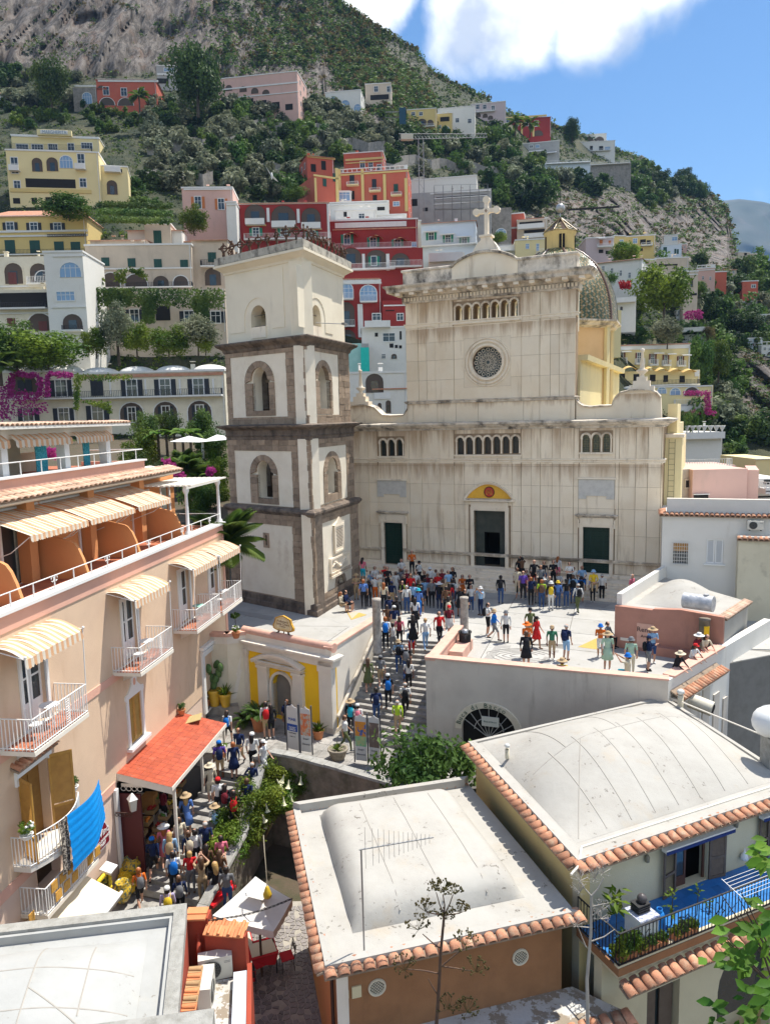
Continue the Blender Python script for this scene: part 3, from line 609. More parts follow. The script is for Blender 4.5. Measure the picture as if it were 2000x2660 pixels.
LCn=gY(z(19,1010,690),60.5);Lx,Ly=LCn.x-DC.x,LCn.y-DC.y
lz0=DZ+DH-1.2;lz1=gY(z(19,1010,520),60.5).z;lz2=gY(z(19,1010,388),60.5).z;lr=1.12
ln=T('dome_lantern','small round yellow lantern with a tiled cone roof on top of the dome','lantern',(DC.x+Lx,DC.y+Ly,0))
YL2=mat('yellow lantern plaster',(.80,.60,.26),(.72,.54,.24),1.5,.6,stain=(.4,.28,.14),samt=.5,ssc=2,streak=3)
m_=MB();m_.lathe((0,0,lz0),[(lr,0),(lr,lz1-lz0-.3),(lr*1.12,lz1-lz0-.1),(lr*1.15,lz1-lz0+.05),(0,lz1-lz0+.06)],20,True);m_.O('lantern_body',YL2,ln)
for q in range(4):
 a=-pi/2-.1+q*pi/2;m_=MB();m_.cb((lr*cos(a),lr*sin(a),(lz0+lz1)/2+.15),(.1,.44,(lz1-lz0)*.62),rz=a);w_=m_.O('lantern_window',Bg,ln)
 m_=MB();m_.cb((lr*1.03*cos(a),lr*1.03*sin(a),(lz0+lz1)/2+.15),(.06,.05,(lz1-lz0)*.62),rz=a);m_.O('mullion',YL2,w_)
m_=MB();m_.lathe((0,0,lz1),[(lr*1.16,0),(0,lz2-lz1-.05)],16,False);m_.O('cone',Ca,ln)
m_=MB()
for i in range(12):
 t=i/12;r=lr*1.2*(1-t);h=(lz2-lz1)*t;r2=lr*1.2*(1-(i+1.2)/12);k=max(8,int(32*(1-t))//8*8)
 for j in range(k):
  a=2*pi*j/k;da=pi/k*.9;m_.mi=3 if j%(k//8)==0 else(i+j)%3
  if r2>.02:m_.A([(r*cos(a-da),r*sin(a-da),lz1+h+.04),(r*cos(a+da),r*sin(a+da),lz1+h+.04),(r2*cos(a+da),r2*sin(a+da),lz1+h+(lz2-lz1)/10),(r2*cos(a-da),r2*sin(a-da),lz1+h+(lz2-lz1)/10)],[(0,1,2,3)])
m_.O('cone_tiles',tcol,ln,kind='stuff')
for q in range(8):
 a=2*pi*q/8+.2;m_=MB();m_.tube([(lr*1.2*cos(a),lr*1.2*sin(a),lz1+.06),(0,0,lz2+.06)],.05,4);m_.O('cone_rib',tcol[1],ln)
bz=gY(z(19,1008,303),60.5).z;m_=MB();m_.tube([(0,0,lz2-.1),(0,0,bz)],.05,5);m_.ball((0,0,bz),.36,14,8);m_.O('lantern_ball',Aa('grey metal ball',(.42,.42,.42),.35,.5),ln)
ct=gY(z(19,1008,150),60.5).z;m_=MB();m_.tube([(0,0,bz+.3),(0,0,ct)],.025,4);m_.tube([(-.3,0,bz+(ct-bz)*.72),(.3,0,bz+(ct-bz)*.78)],.025,4);m_.O('iron_cross',Af,ln)
tw=T('bell_tower','square bell tower of brown tuff and white panels with a plain plastered top storey','bell tower',TC)
Cu=mat('tower white plaster',(.80,.73,.60),(.70,.62,.49),1.0,.7,stain=(.44,.33,.24),samt=.9,ssc=.55,streak=1.4,cov=.60,bump=.4)
Cy=mat('tower top plaster',(.82,.74,.58),(.74,.66,.51),.7,.7,stain=(.42,.36,.28),samt=.4,ssc=1.3,streak=7,cov=.6,bump=.3)
cz=lambda k,x,y:gY(z(k,x,y),TC.y).z
lv=[0,cz(7,618,1322),cz(7,590,838),cz(7,588,742),cz(7,556,232),cz(7,545,166),cz(4,630,812),cz(4,628,735),cz(4,624,655)]
quad0=[xy(TL),xy(TC),xy(TR),xy(TL+TR-TC)]
hol=lambda Fc,k,x0,x1,yt,yb,o=0:(Fc.p(k,x0,yb,o)[0],Fc.p(k,x1,yb,o)[0],Fc.p(k,(x0+x1)/2,yb,o)[1],Fc.p(k,(x0+x1)/2,yt,o)[1])
blocks=[]
def blk(Fc,x0,x1,z0,z1,y):blocks.append((Fc,x0,x1,z0,z1,y))
def Am(Fc,L,z0,z1,pan,hole,sur,k,slit=None,course=.37):
 I=tw.matrix_world if False else None
 hs=[]
 if hole:hs.append(Au(*hole,10))
 m_=MB(Fc.M);m_.plate(Ad(0,L,z0,z1),hs,.05,.75);m_.O('wall_core',Ca if not hole else Cu,tw)
 ph=Au(sur[0]+.03,sur[1]-.03,max(sur[2],pan[2]-1),sur[3]-.03,10)if sur and sur[2]<pan[2]else None
 m_=MB(Fc.M)
 po=Ad(*pan)
 if sur:
  a=Au(sur[0]+.02,sur[1]-.02,sur[2],sur[3]-.02,10)
  if sur[2]<=pan[2]+.02:po=[(pan[0],pan[2]),(a[0][0],pan[2])]+[a[-1]]+a[2:-1][::-1]+[(a[1][0],pan[2]),(pan[1],pan[2]),(pan[1],pan[3]),(pan[0],pan[3])];po2=[(pan[0],pan[2]),(a[0][0],pan[2])]+a[2:][::-1]+[(a[1][0],pan[2]),(pan[1],pan[2]),(pan[1],pan[3]),(pan[0],pan[3])];m_.plate(po2,[],-.01,.05,back=False)
  else:m_.plate(po,[a],-.01,.05,back=False)
 else:m_.plate(po,[Ad(*slit)]if slit else[],-.01,.05,back=False)
 m_.O('plaster_panel',Cu,tw)
 zz=z0;r=0
 while zz<z1-.05:
  h=min(course*UF(.9,1.1),z1-zz);x=0
  if z1-zz-h<.12:h=z1-zz
  while x<L-.02:
   w=UF(.5,.95)if not(r%2==0 and x==0)else.45
   if L-x-w<.3:w=L-x
   rr=cut([(x+.008,x+w-.008,zz+.007,zz+h-.007)],pan)
   for c in rr:
    if c[1]-c[0]>.05 and c[3]-c[2]>.05:blk(Fc,*c,-.035-UF(0,.03))
   x+=w
  zz+=h;r+=1
 if sur:
  n=11;cx_=(sur[0]+sur[1])/2;ro=(sur[1]-sur[0])/2;ri=(hole[1]-hole[0])/2;zs=sur[3]-ro;zi=hole[3]-ri;zm=(zs+zi)/2
  for i in range(n):
   a0,a1=pi*(i+.03)/n,pi*(i+.97)/n
   pl_=[(cx_+ri*cos(a0),zi+ri*sin(a0)),(cx_+ro*cos(a0),zs+ro*sin(a0)),(cx_+ro*cos(a1),zs+ro*sin(a1)),(cx_+ri*cos(a1),zi+ri*sin(a1))]
   m_=MB(Fc.M);m_.pris(pl_,-.06,.2);m_.O('voussoir',Bz,tw)
  zz=sur[2]
  while zz<min(zs,zi)-.03:
   h=min(.4,min(zs,zi)-zz)
   for(p,q)in((sur[0],hole[0]),(hole[1],sur[1])):m_=MB(Fc.M);m_.box(p,-.06,zz+.008,q,.2,zz+h-.008);m_.O('jamb_stone',Bz,tw)
   zz+=h
  m_=MB(Fc.M);m_.box(hole[0]+.01,-.05,sur[2],hole[1]-.01,.2,hole[2]);m_.O('sill_stone',Bz,tw)
FR3=[]
for st_,(i0,za,zb)in enumerate(((.0,0,lv[1]),(.16,lv[1],lv[2]),(.26,lv[3],lv[4]))):
 q=Ao(quad0,i0)if i0 else quad0
 Lf,Rf=Ae(q[0],q[1],0),Ae(q[1],q[2],0);LL2=(V(q[1])-V(q[0])).length;RL=(V(q[2])-V(q[1])).length
 FR3.append((q,Lf,Rf,LL2,RL))
 if st_==0:
  p=hol(Lf,7,200,535,1380,1828);Am(Lf,LL2,0,zb,(max(.3,p[0]),p[1],p[2],p[3]),None,None,7,slit=hol(Lf,7,347,361,1450,1515))
  s=hol(Lf,7,336,372,1436,1530);s2=hol(Lf,7,347,361,1450,1515);m_=MB(Lf.M);m_.plate(Ad(*s),[Ad(*s2)],-.05,.05);m_.O('slit_frame',Bz,tw)
  p=hol(Rf,7,708,895,1340,1775);d=hol(Rf,7,803,846,1706,1880);d=(d[0],d[1],.1,d[3]);su=(d[0]-.32,d[1]+.32,.1,d[3]+.32)
  Am(Rf,RL,0,zb,p,d,(su[0],su[1],p[2]+.0,su[3]),7)
  m_=MB(Rf.M);m_.box(d[0],.3,0,d[1],.36,d[3]);m_.O('door',mat('weathered brown door',(.10,.06,.035),(.05,.03,.02),6,.8),tw)
  pc=hol(Rf,7,780,832,1385,1545);m_=MB(Rf.M);m_.box(pc[0],-.13,pc[2],pc[1],0,pc[3]);tb=m_.O('memorial_tablet',Ac,tw)
  m_=MB(Rf.M);w=pc[1]-pc[0];m_.plate(Ad(pc[0]-.1,pc[1]+.1,pc[2]-.08,pc[3]+.08),[Ad(pc[0]+.04,pc[1]-.04,pc[2]+.04,pc[3]-.04)],-.17,-.12);m_.pris([(pc[0]-.12,pc[3]+.08),(pc[1]+.12,pc[3]+.08),(pc[1]-w*.25,pc[3]+.28),((pc[0]+pc[1])/2,pc[3]+.55),(pc[0]+w*.25,pc[3]+.28)],-.16,0);m_.O('tablet_frame',Ac,tw)
  m_=MB(Rf.M)
  for q_ in range(13):
   zq=pc[3]-.22-q_*(pc[3]-pc[2]-.4)/13;m_.box(pc[0]+.12+UF(0,.08),-.134,zq-.03,pc[1]-.12-UF(0,.1),-.13,zq+.02)
  m_.O('engraved_line',Ca,tb,kind='stuff')
  pr=hol(Rf,7,755,868,1585,1665);m_=MB(Rf.M);m_.plate(Ad(pr[0]-.12,pr[1]+.12,pr[2]-.15,pr[3]+.12),[Ad(*pr)],-.16,0);m_.box(pr[0],-.06,pr[2],pr[1],0,pr[3]);rl=m_.O('relief_panel',Ac,tw)
  m_=MB(Rf.M);w=pr[1]-pr[0];h=pr[3]-pr[2]
  m_.tube([(pr[0]+w*(.08+.8*t),-.1,pr[2]+h*(.45+.22*sin(t*9)))for t in[i/12 for i in range(13)]],[.03+.07*sin(pi*(i/12)**.7)for i in range(13)],6)
  for k_ in range(5):m_.tube([(pr[0]+w*(.05),-.08,pr[2]+h*(.12+.08*k_)),(pr[0]+w*.5,-.1,pr[2]+h*(.06+.08*k_)),(pr[1]-w*.05,-.08,pr[2]+h*(.1+.07*k_))],.02,4)
  m_.ball((pr[0]+w*.2,-.1,pr[2]+h*.75),.1);m_.ball((pr[1]-w*.22,-.1,pr[2]+h*.7),.09);m_.O('carved_beasts',Ac,rl)
  m_=MB(Rf.M);m_.box(pr[0]-.2,-.25,pr[2]-.3,pr[1]+.2,0,pr[2]-.17);m_.O('relief_shelf',Ac,tw)
 elif st_==1:
  Am(Lf,LL2,za,zb,hol(Lf,7,165,526,912,1258),hol(Lf,7,300,397,975,1217),hol(Lf,7,258,432,937,1250),7)
  Am(Rf,RL,za,zb,hol(Rf,7,658,866,882,1238),hol(Rf,7,740,804,953,1185),hol(Rf,7,718,828,912,1230),7)
 else:
  Am(Lf,LL2,za,zb,hol(Lf,7,140,490,300,697),hol(Lf,7,270,376,378,656),hol(Lf,7,225,412,336,690),7)
  Am(Rf,RL,za,zb,hol(Rf,7,612,815,285,683),hol(Rf,7,690,758,372,642),hol(Rf,7,664,772,334,678),7)
 for(a,b)in((q[2],q[3]),(q[3],q[0])):
  Fb=Ae(a,b,0);Lb=(V(b)-V(a)).length;m_=MB(Fb.M)
  m_.plate(Ad(0,Lb,za,zb),[Au(Lb/2-.7,Lb/2+.7,za+1,zb-.9)]if st_ else[],0,.75);m_.O('back_wall',Ca,tw)
 m_=MB();m_.pris(Ao(q,.7),zb-.2,zb,'z');m_.O('floor_slab',Cu,tw)
blocks.sort(key=lambda b:-(b[2]-b[1])*(b[4]-b[3]))
for b in blocks[:300]:
 m_=MB(b[0].M);m_.box(b[1],b[5],b[3],b[2],.05,b[4]);m_.O('tuff_block',Bz,tw)
m_=MB()
for b in blocks[300:]:m_.M=b[0].M;m_.box(b[1],b[5],b[3],b[2],.05,b[4])
m_.O('tuff_blocks',Bz,tw,kind='stuff')
def Cp(q,prof,nm,mt,par=tw):m_=MB();m_.mould([(p[0],p[1])for p in q],prof,True);return m_.O(nm,mt,par)
TS=mat('blackened tuff cornice',(.20,.155,.12),(.11,.09,.075),2,.9,stain=(.035,.03,.027),samt=.8,ssc=1.6,streak=2,cov=.45,bump=1.4,bsc=14)
Cp(quad0,[(0,0),(.2,.0),(.2,.3),(.12,.36),(.12,.62),(.05,.7),(0,.72)],'plinth',TS)
v=lv[1];Cp(FR3[0][0],[(0,v-.2),(.1,v-.16),(.16,v-.05),(.26,v+.02),(.26,v+.14),(.14,v+.24),(-.2,v+.3)],'roll_ledge',TS)
v,v1=lv[2],lv[3];d=v1-v
Cp(FR3[1][0],[(0,v-.1),(.08,v-.05),(.08,v+.12*d),(.16,v+.2*d),(.1,v+.26*d),(.1,v+.6*d),(.2,v+.68*d),(.38,v+.78*d),(.55,v+.84*d),(.58,v+.95*d),(-.3,v1+.06)],'main_cornice',TS)
v,v1=lv[4],lv[5];d=v1-v
Cp(FR3[2][0],[(0,v-.1),(.12,v),(.16,v+.25*d),(.3,v+.45*d),(.48,v+.6*d),(.55,v+.8*d),(.5,v+.92*d),(-.5,v1+.03)],'bell_stage_cornice',TS)
q4=Ao(quad0,.42);Lf,Rf=Ae(q4[0],q4[1],0),Ae(q4[1],q4[2],0);LL2=(V(q4[1])-V(q4[0])).length;RL=(V(q4[2])-V(q4[1])).length
for Fc,L,hk,pk,ak in((Lf,LL2,(4,316,432,1187,1432),(4,147,580,925,1400),(4,268,480,1128,1432)),(Rf,RL,(4,793,863,1190,1430),(4,682,950,925,1400),(4,762,893,1135,1430))):
 h=hol(Fc,*hk);p=hol(Fc,*pk);a=hol(Fc,*ak)
 m_=MB(Fc.M);m_.plate(Ad(0,L,lv[5],lv[6]),[Au(*h)],0,.8);m_.O('top_wall',Cy,tw)
 m_=MB(Fc.M)
 aa=Au(a[0],a[1],a[2],a[3],14);m_.plate([(p[0],p[2]+.1),(aa[0][0],p[2]+.1)]+aa[2:][::-1]+[(aa[1][0],p[2]+.1),(p[1],p[2]+.1),(p[1],p[3]),(p[0],p[3])],[],-.035,0,back=False);m_.O('raised_panel',Cy,tw)
 m_=MB(Fc.M);m_.box(h[0]-.02,-.06,h[2]-.1,h[1]+.02,.5,h[2]+.55);m_.O('sill_block',Ac,tw)
 m_=MB(Fc.M)
 for q_ in(.35,.7):m_.tube([(h[0],.3,h[2]+(h[3]-h[2])*q_),(h[1],.3,h[2]+(h[3]-h[2])*q_)],.02,4)
 m_.O('tie_bar',Af,tw)
for(a,b)in((q4[2],q4[3]),(q4[3],q4[0])):
 Fb=Ae(a,b,0);Lb=(V(b)-V(a)).length;m_=MB(Fb.M);m_.plate(Ad(0,Lb,lv[5],lv[6]),[Au(Lb/2-.6,Lb/2+.6,lv[5]+.2,lv[6]-2)],0,.8);m_.O('top_back_wall',Cy,tw)
m_=MB();m_.pris(Ao(q4,-.05),lv[7]-.3,lv[7]-.1,'z');m_.O('roof_slab',Cy,tw)
v,v1=lv[6],lv[7];d=v1-v
Cp(q4,[(-.1,v-.02),(.06,v),(.1,v+.25*d),(.22,v+.4*d),(.42,v+.65*d),(.55,v+.72*d),(.55,v+.98*d),(.3,v1)],'top_cornice',Cy)
q5=Ao(quad0,.05);WEA=mat('lichen black parapet',(.50,.46,.38),(.34,.31,.25),3,.8,stain=(.03,.028,.025),samt=.95,ssc=2.6,streak=1.5,cov=.5,bump=.8)
Cp(q5,[(.08,v1),(.12,v1+.04),(.1,lv[8]-.08),(-.4,lv[8]),(-.45,v1)],'parapet',WEA)
RUST=mat('rusty iron finial',(.10,.055,.035),(.05,.03,.022),6,.8)
def By():
 m_=MB();m_.tube([(0,0,0),(0,0,.3)],[.09,.04],6);Ce(m_,(0,.52),.19,.045,0,.07,14)
 for a in(0,1,2,3):
  c,s_=cos(a*pi/2),sin(a*pi/2);m_.tube([(.1*c,-.03,.52+.1*s_),(.3*c,-.03,.52+.3*s_),(.36*c,-.03,.52+.36*s_)],[.035,.07,.02],5)
 m_.box(-.3,-.05,.49,.3,0,.55);return m_.mesh('finial',RUST)
fm=By();q6=Ao(quad0,.25)
for(a,b,n)in((q6[0],q6[1],9),(q6[1],q6[2],12),(q6[2],q6[3],8),(q6[3],q6[0],8)):
 for i in range(n):
  t=(i+.5)/n;P=V(a).lerp(V(b),t);o=ob('cross_finial',fm,tw,(P.x,P.y,lv[8]-.03),atan2(b[1]-a[1],b[0]-a[0])+UF(-.6,.6));o.scale=(1,1,UF(.85,1.1))
hl=hol(FR3[2][1],7,270,376,378,656);BR=Aa('bell bronze',(.10,.10,.085),.45,.7)
bm=MB(FR3[2][1].M);bm.box(hl[0]-.2,1.25,hl[2]+(hl[3]-hl[2])*.68,hl[1]+.3,1.4,hl[2]+(hl[3]-hl[2])*.74);bm.O('bell_beam',Aa('beam wood',(.35,.28,.2),.8),tw)
for(fx,fz,s_)in((.42,.5,.42),(.85,.56,.32),(.3,.2,.2)):
 m_=MB(FR3[2][1].M);c=(hl[0]+(hl[1]-hl[0])*fx,1.3-(.2 if s_<.3 else 0),hl[2]+(hl[3]-hl[2])*fz);m_.lathe(c,[(s_,-.05),(s_*.9,0),(s_*.6,s_*.5),(s_*.5,s_*1.2),(s_*.2,s_*1.4),(0,s_*1.42)],14);m_.tube([(c[0],c[1],c[2]+s_*1.3),(c[0],c[1],hl[2]+(hl[3]-hl[2])*.7)],.05,5);m_.O('bell',BR,tw)
m_=MB(Rf.M);hh=hol(Rf,4,793,863,1190,1430);m_.tube([(hh[0]+.5,0,hh[2]+.75),(hh[1]+.9,-1.0,hh[2]+.8)],.025,5);m_.cb((hh[1]+1.0,-1.1,hh[2]+.8),(.5,.2,.12));m_.O('floodlight',Aa('lamp grey',(.2,.2,.2),.5),tw)
tw.location=(0,0,0)
def Bm(body,size,M,mt,parent,name='lettering',ext=.004,align='CENTER',bold=0,sx=1):
 cu=bpy.data.curves.new(name,'FONT');cu.body=body;cu.size=size;cu.extrude=ext;cu.align_x=align;cu.align_y='CENTER';cu.offset=bold;cu.resolution_u=2;cu.space_line=.85
 o=bpy.data.objects.new(name,cu);COL.objects.link(o);dg=bpy.context.evaluated_depsgraph_get();me=bpy.data.meshes.new_from_object(o.evaluated_get(dg));bpy.data.objects.remove(o)
 me.transform(Matrix.Diagonal((sx,1,1,1)));me.transform(M@RM(pi/2,4,'X'));me.materials.clear();me.materials.append(mt);return ob(name,me,parent)
FM=Ae(ML,MR,0)
mu=T('museum_front','yellow museum front with white pilasters and arched doorway under a curved pediment','museum')
LW=(V(xy(MR))-V(xy(ML))).length
YELO=mat('bright yellow render',(.90,.56,.02),(.82,.49,.02),1,.6,stain=(.6,.42,.12),samt=.4,ssc=1.5,streak=4,cov=.62)
LIL=mat('pale grey white render',(.74,.69,.60),(.66,.61,.53),1.2,.7,stain=(.4,.37,.33),samt=.45,ssc=1.5,streak=5,cov=.6)
p=FM.p;X=lambda x,y=700:p(10,x,y)[0];Zm=lambda x,y:p(10,x,y)[1]
De=1.0;base=LZ-.1
dh=(X(540),X(668),base+.15,Zm(605,515))
m_=MB(FM.M);m_.plate(Ad(-.1,LW-.06,base,.35),[Au(*dh)],0,.4);m_.O('wall',YELO,mu)
for(a,b)in((328,385),(850,935)):
 m_=MB(FM.M);m_.box(X(a,620),-.1,base+.4,X(b,620)if b<900 else LW+.0,.02,Zm(860,405)if b>900 else Zm(360,370));m_.O('pilaster',LIL,mu)
 m_=MB(FM.M);m_.box(X(a,620)-.04,-.15,.1-.3,(X(b,620)if b<900 else LW)+.04,.02,.1);m_.O('capital',LIL,mu)
m_=MB(FM.M);m_.mould([(-.2,.4),(-.2,0),(LW+.02,0),(LW+.02,.5)],[(0,.02),(.1,.05),(.1,.3),(.18,.34),(.18,.4),(.3,.46),(.3,.56),(0,.6)]);m_.O('entablature',LIL,mu)
m_=MB(FM.M);m_.box(-.3,-.03,.55,LW,.4,De-.08);m_.O('parapet',LIL,mu)
m_=MB(FM.M);m_.tube([(-.4,.18,De-.05),(LW+.02,.18,De-.05)],.24,8);m_.O('rounded_coping',Az,mu)
m_=MB(FM.M);m_.box(-.1,-.06,base,dh[0]-.2,.02,base+.42);m_.box(dh[1]+.2,-.06,base,LW+.02,.02,base+.42);m_.O('grey_plinth',Ch,mu,kind='stuff')
for(a,b)in((460,522),(688,750)):
 m_=MB(FM.M);m_.box(X(a),-.2,base+.05,X(b),.02,Zm(600,478));m_.O('portal_pilaster',LIL,mu)
 m_=MB(FM.M);m_.box(X(a)-.05,-.26,Zm(600,495),X(b)+.05,.02,Zm(600,478));m_.O('portal_capital',LIL,mu)
z0=Zm(600,478);xa,xb=X(440),X(752)
m_=MB(FM.M);m_.mould([(xa+.1,0),(xa+.1,-.2),(xb-.1,-.2),(xb-.1,0)],[(0,z0),(.04,z0+.12),(.12,z0+.16),(.18,z0+.26),(0,z0+.28)]);m_.O('portal_entablature',LIL,mu)
hh=Zm(590,362)-z0-.3;n=14;vs=[]
for q in range(n+1):
 t=q/n;x=xa-.08+(xb-xa+.16)*t;zz=z0+.28+hh*sin(pi*(t*.86+.07))-hh*.2
 for(o,u)in((.02,-.22),(-.3,-.2),(-.36,-.08),(-.36,0),(.02,.04)):vs.append((x,o,zz+u))
m_=MB(FM.M);m_.A(vs,[(j*5+q,j*5+5+q,j*5+6+q,j*5+1+q)for j in range(n)for q in range(4)]+[(0,1,2,3,4)]);m_.O('curved_pediment',LIL,mu)
m_=MB(FM.M);m_.pris([(xa+.1+(xb-xa-.2)*q/12,z0+.28+(hh*.8)*sin(pi*q/12))for q in range(13)],-.13,0);m_.O('pediment_field',LIL,mu)
m_=MB(FM.M);vs=[];r=(dh[1]-dh[0])/2;xc=(dh[0]+dh[1])/2;zs=dh[3]-r
for q in range(13):
 a=pi*q/12
 for(k_,o)in((r,0),(r,-.1),(r+.12,-.13),(r+.14,0)):vs.append((xc+k_*cos(a),o,zs+k_*sin(a)))
m_.A(vs,[(j*4+q,j*4+4+q,j*4+5+q,j*4+1+q)for j in range(12)for q in range(3)]);m_.box(dh[0]-.14,-.12,base,dh[0],.3,zs);m_.box(dh[1],-.12,base,dh[1]+.14,.3,zs);m_.O('door_arch',LIL,mu)
m_=MB(FM.M);m_.box(dh[0]-.3,1.4,base,dh[1]+.5,1.5,.2);m_.box(dh[0]-.35,.4,base,dh[0]-.3,1.4,.2);m_.box(dh[1]+.3,.4,base,dh[1]+.35,1.4,.2);m_.O('entrance_room',Aa('entrance brown',(.16,.10,.06),.8),mu)
m_=MB(FM.M);m_.box(dh[0]+.1,.9,base+.1,dh[0]+.45,1.0,dh[3]-.8);m_.O('inner_panel',YELO,mu)
m_=MB(FM.M);m_.box(dh[0]+.75,.8,base+.1,dh[1]-.2,1.1,base+1.1);m_.O('ticket_desk',LIL,mu)
wg=T('entrance_wall','cream angled wall with pink coping between the museum and the hotel','wall')
WA=gz((608,1860),LZ);WB=gz(z(10,250,715),LZ+.55);WCp=gz(z(10,80,700),LZ+.6)
pts=[xy(WCp+V((-.5,.3,0))),xy(WB+V((.0,.25,0))),(ML.x-.1,ML.y+.1)]
for(a,b,mt)in((pts[0],pts[1],Bk),(pts[1],pts[2],Bk)):
 Fc=Ae(a,b,0);L=(V(b)-V(a)).length;m_=MB(Fc.M);m_.box(-.05,0,base,L,.3,.5);m_.O('wall',mt,wg)
 m_=MB(Fc.M);m_.box(-.05,-.06,.42,L+.02,.3,.8);m_.O('wall_band',LIL,wg)
 m_=MB(Fc.M);m_.box(-.1,-.12,.8,L+.06,.34,.98);m_.O('coping',Az,wg)
Fc=Ae(pts[1],pts[2],0);m_=MB(Fc.M);L=(V(pts[2])-V(pts[1])).length;m_.pris([(L*.05,base+.8),(L*.45,base+2.0),(L*.35,base+2.0),(L*.75,base+3.3),(L*.6,base+2.3),(L*.72,base+2.3),(L*.3,base+.8)],-.01,.01);m_.O('pale_patch',LIL,wg)
pt=[xy(WCp+V((-1.2,-.1,0))),xy(WB+V((.5,-.2,0))),xy(WB+V((.3,.4,0))),xy(WCp+V((-1.2,1,0)))]
m_=MB();m_.pris(pt,LZ-.3,LZ+.5,'z');m_.O('pot_ledge',Bi,label='low basalt ledge carrying the big yellow plant pots',cat='ledge')
PTZ=LZ+.5
sg=T('shield_sign','yellow edged shield shaped shop sign standing on the museum parapet','sign',(0,0,0))
sc_=p(10,590,245);FS=Face(FM.w(sc_[0],.15,De+.12),FM.a)
w=abs(p(10,658,210)[0]-p(10,518,210)[0])/2;hS=Zm(590,145)-Zm(590,248)
sh=[(-.95,.1),(-.6,0),(.6,0),(.95,.1),(.98,.3),(.8,.55),(.72,.8),(.35,.92),(0,1),(-.35,.92),(-.72,.8),(-.8,.55),(-.98,.3)]
m_=MB(FS.M);m_.pris([(a*w,.18+b*hS)for a,b in sh],0,.1);m_.O('sign_edge',mat('sign ochre edge',(.62,.36,.05),(.35,.16,.04),8,.8),sg)
m_=MB(FS.M);m_.pris([(a*w*.84,.18+hS*.07+b*hS*.85)for a,b in sh],-.012,0);m_.O('sign_face',mat('sign cream face',(.80,.72,.5),(.62,.52,.3),6,.6),sg)
m_=MB(FS.M)
for s_ in(-1,1):m_.tube([(s_*w*.45,.05,.25),(s_*w*.45,.02,.12),(s_*w*.62,0,.02),(s_*w*.75,0,0)],.05,6)
m_.tube([(0,.05,.25),(0,.05,-.05)],.03,5);m_.O('sign_foot',Aa('sign iron',(.12,.1,.08),.6),sg,kind='stuff')
BRN=Aa('brown lettering',(.18,.08,.03),.6)
for s_,t_,zz in((.17,'Profumeria',.62),(.17,'Santa Chiara',.45),(.11,'Positano',.30)):Bm(t_,s_*hS/.8,FS.M@TM((0,-.016,.18+hS*zz)),BRN,sg)
m_=MB(FS.M);m_.tube([(a*w*.7,-.014,.18+hS*.13+b*hS*.73)for a,b in sh+sh[:1]],.012,4);m_.O('sign_scrollwork',Aa('sign gold line',(.75,.45,.05),.5),sg)
sw=T('stair_wall','white side wall of the grey stairs with salmon coping','wall')
A=V(xy(MR));B=V((STL.x-.12,STL.y+.45));Fs=Ae(A,B,0);L=(B-A).length
m_=MB(Fs.M);m_.box(0,0,base,L,.35,.95);m_.O('wall',LIL,sw)
m_=MB(Fs.M);m_.box(-.05,-.05,.95,L,.42,1.04);m_.O('coping',Az,sw)
m_=MB(Fs.M);m_.box(.05,-.03,base,L,.0,base+.3);m_.tube([(.15,-.14,LZ+.85),(L-.35,-.14,.75)],.085,7);m_.O('stone_handrail',Ai,sw)
def Db(px_,r,top,h,label,off=V((0,0,0))):
 b=gz(px_,0);b+=off;c=T('stone_column',label,'column',b)
 m_=MB();m_.lathe((0,0,0),[(r*1.15,0),(r*1.15,.08),(r*1.02,.12),(r,h*.5),(r*.93,h*.93),(r*1.08,h*.96),(r*1.08,h),(0,h)],14)
 m_.O('column_shaft',mat('weathered granite column',(.42,.38,.33),(.26,.235,.21),5,.9,stain=(.15,.13,.11),samt=.6,ssc=3,streak=2,bump=1),c);return c
Db((981,1694),.215,0,2.72,'weathered round stone column at the head of the stairs, left one')
Db((1206,1655),.215,0,2.15,'weathered round stone column beside the black litter bin')
tr=T('terrace_wall','long grey retaining wall of the terrace with salmon coping','wall')
a,b=V(xy(TWL)),V(xy(TWR));Ft=Ae(a,b,0);L=(b-a).length;CZ=.9
ac=Ft.p(17,1450,1600);acx=Ft.p(0,1268,1890)[0];arr=abs(Ft.p(0,1352,1890)[0]-Ft.p(0,1185,1890)[0])/2;azs=Ft.p(0,1268,1900)[1];aro=Ft.p(0,1268,1828)[1]-azs
op=[(acx+arr*.84*cos(pi*q/14),azs+aro*.82*sin(pi*q/14))for q in range(15)]+[(acx-arr*.84,LZ-1),(acx+arr*.84,LZ-1)]
m_=MB(Ft.M);m_.plate(Ad(0,L,-7.2,CZ),[op],0,.38);m_.O('wall',Ch,tr)
m_=MB(Ft.M);m_.box(-.03,-.05,CZ,L+.03,.45,CZ+.07);m_.O('coping',Az,tr)
m_=MB(Ft.M);vs=[]
for q in range(17):
 a_=pi*q/16
 for(k_,o)in((.84,-.05),(1.04,-.07),(1.06,0)):vs.append((acx+arr*k_*cos(a_),o,azs+aro*k_*sin(a_)))
m_.A(vs,[(j*3+q,j*3+3+q,j*3+4+q,j*3+1+q)for j in range(16)for q in range(2)]);ar=m_.O('restaurant_arch',Bk,tr)
body='Buca di Bacco'
for i,ch_ in enumerate(body):
 t=pi*(1-(i+1.2)/(len(body)+1.5)*.72-.02);P=TM((acx+arr*.94*cos(t),-.085,azs+aro*.94*sin(t)))@RM(-(t-pi/2)*-1*-1,4,'Y')
 if ch_!=' ':Bm(ch_,.30,Ft.M@P,Aa('dark green lettering',(.05,.10,.07),.6),ar)
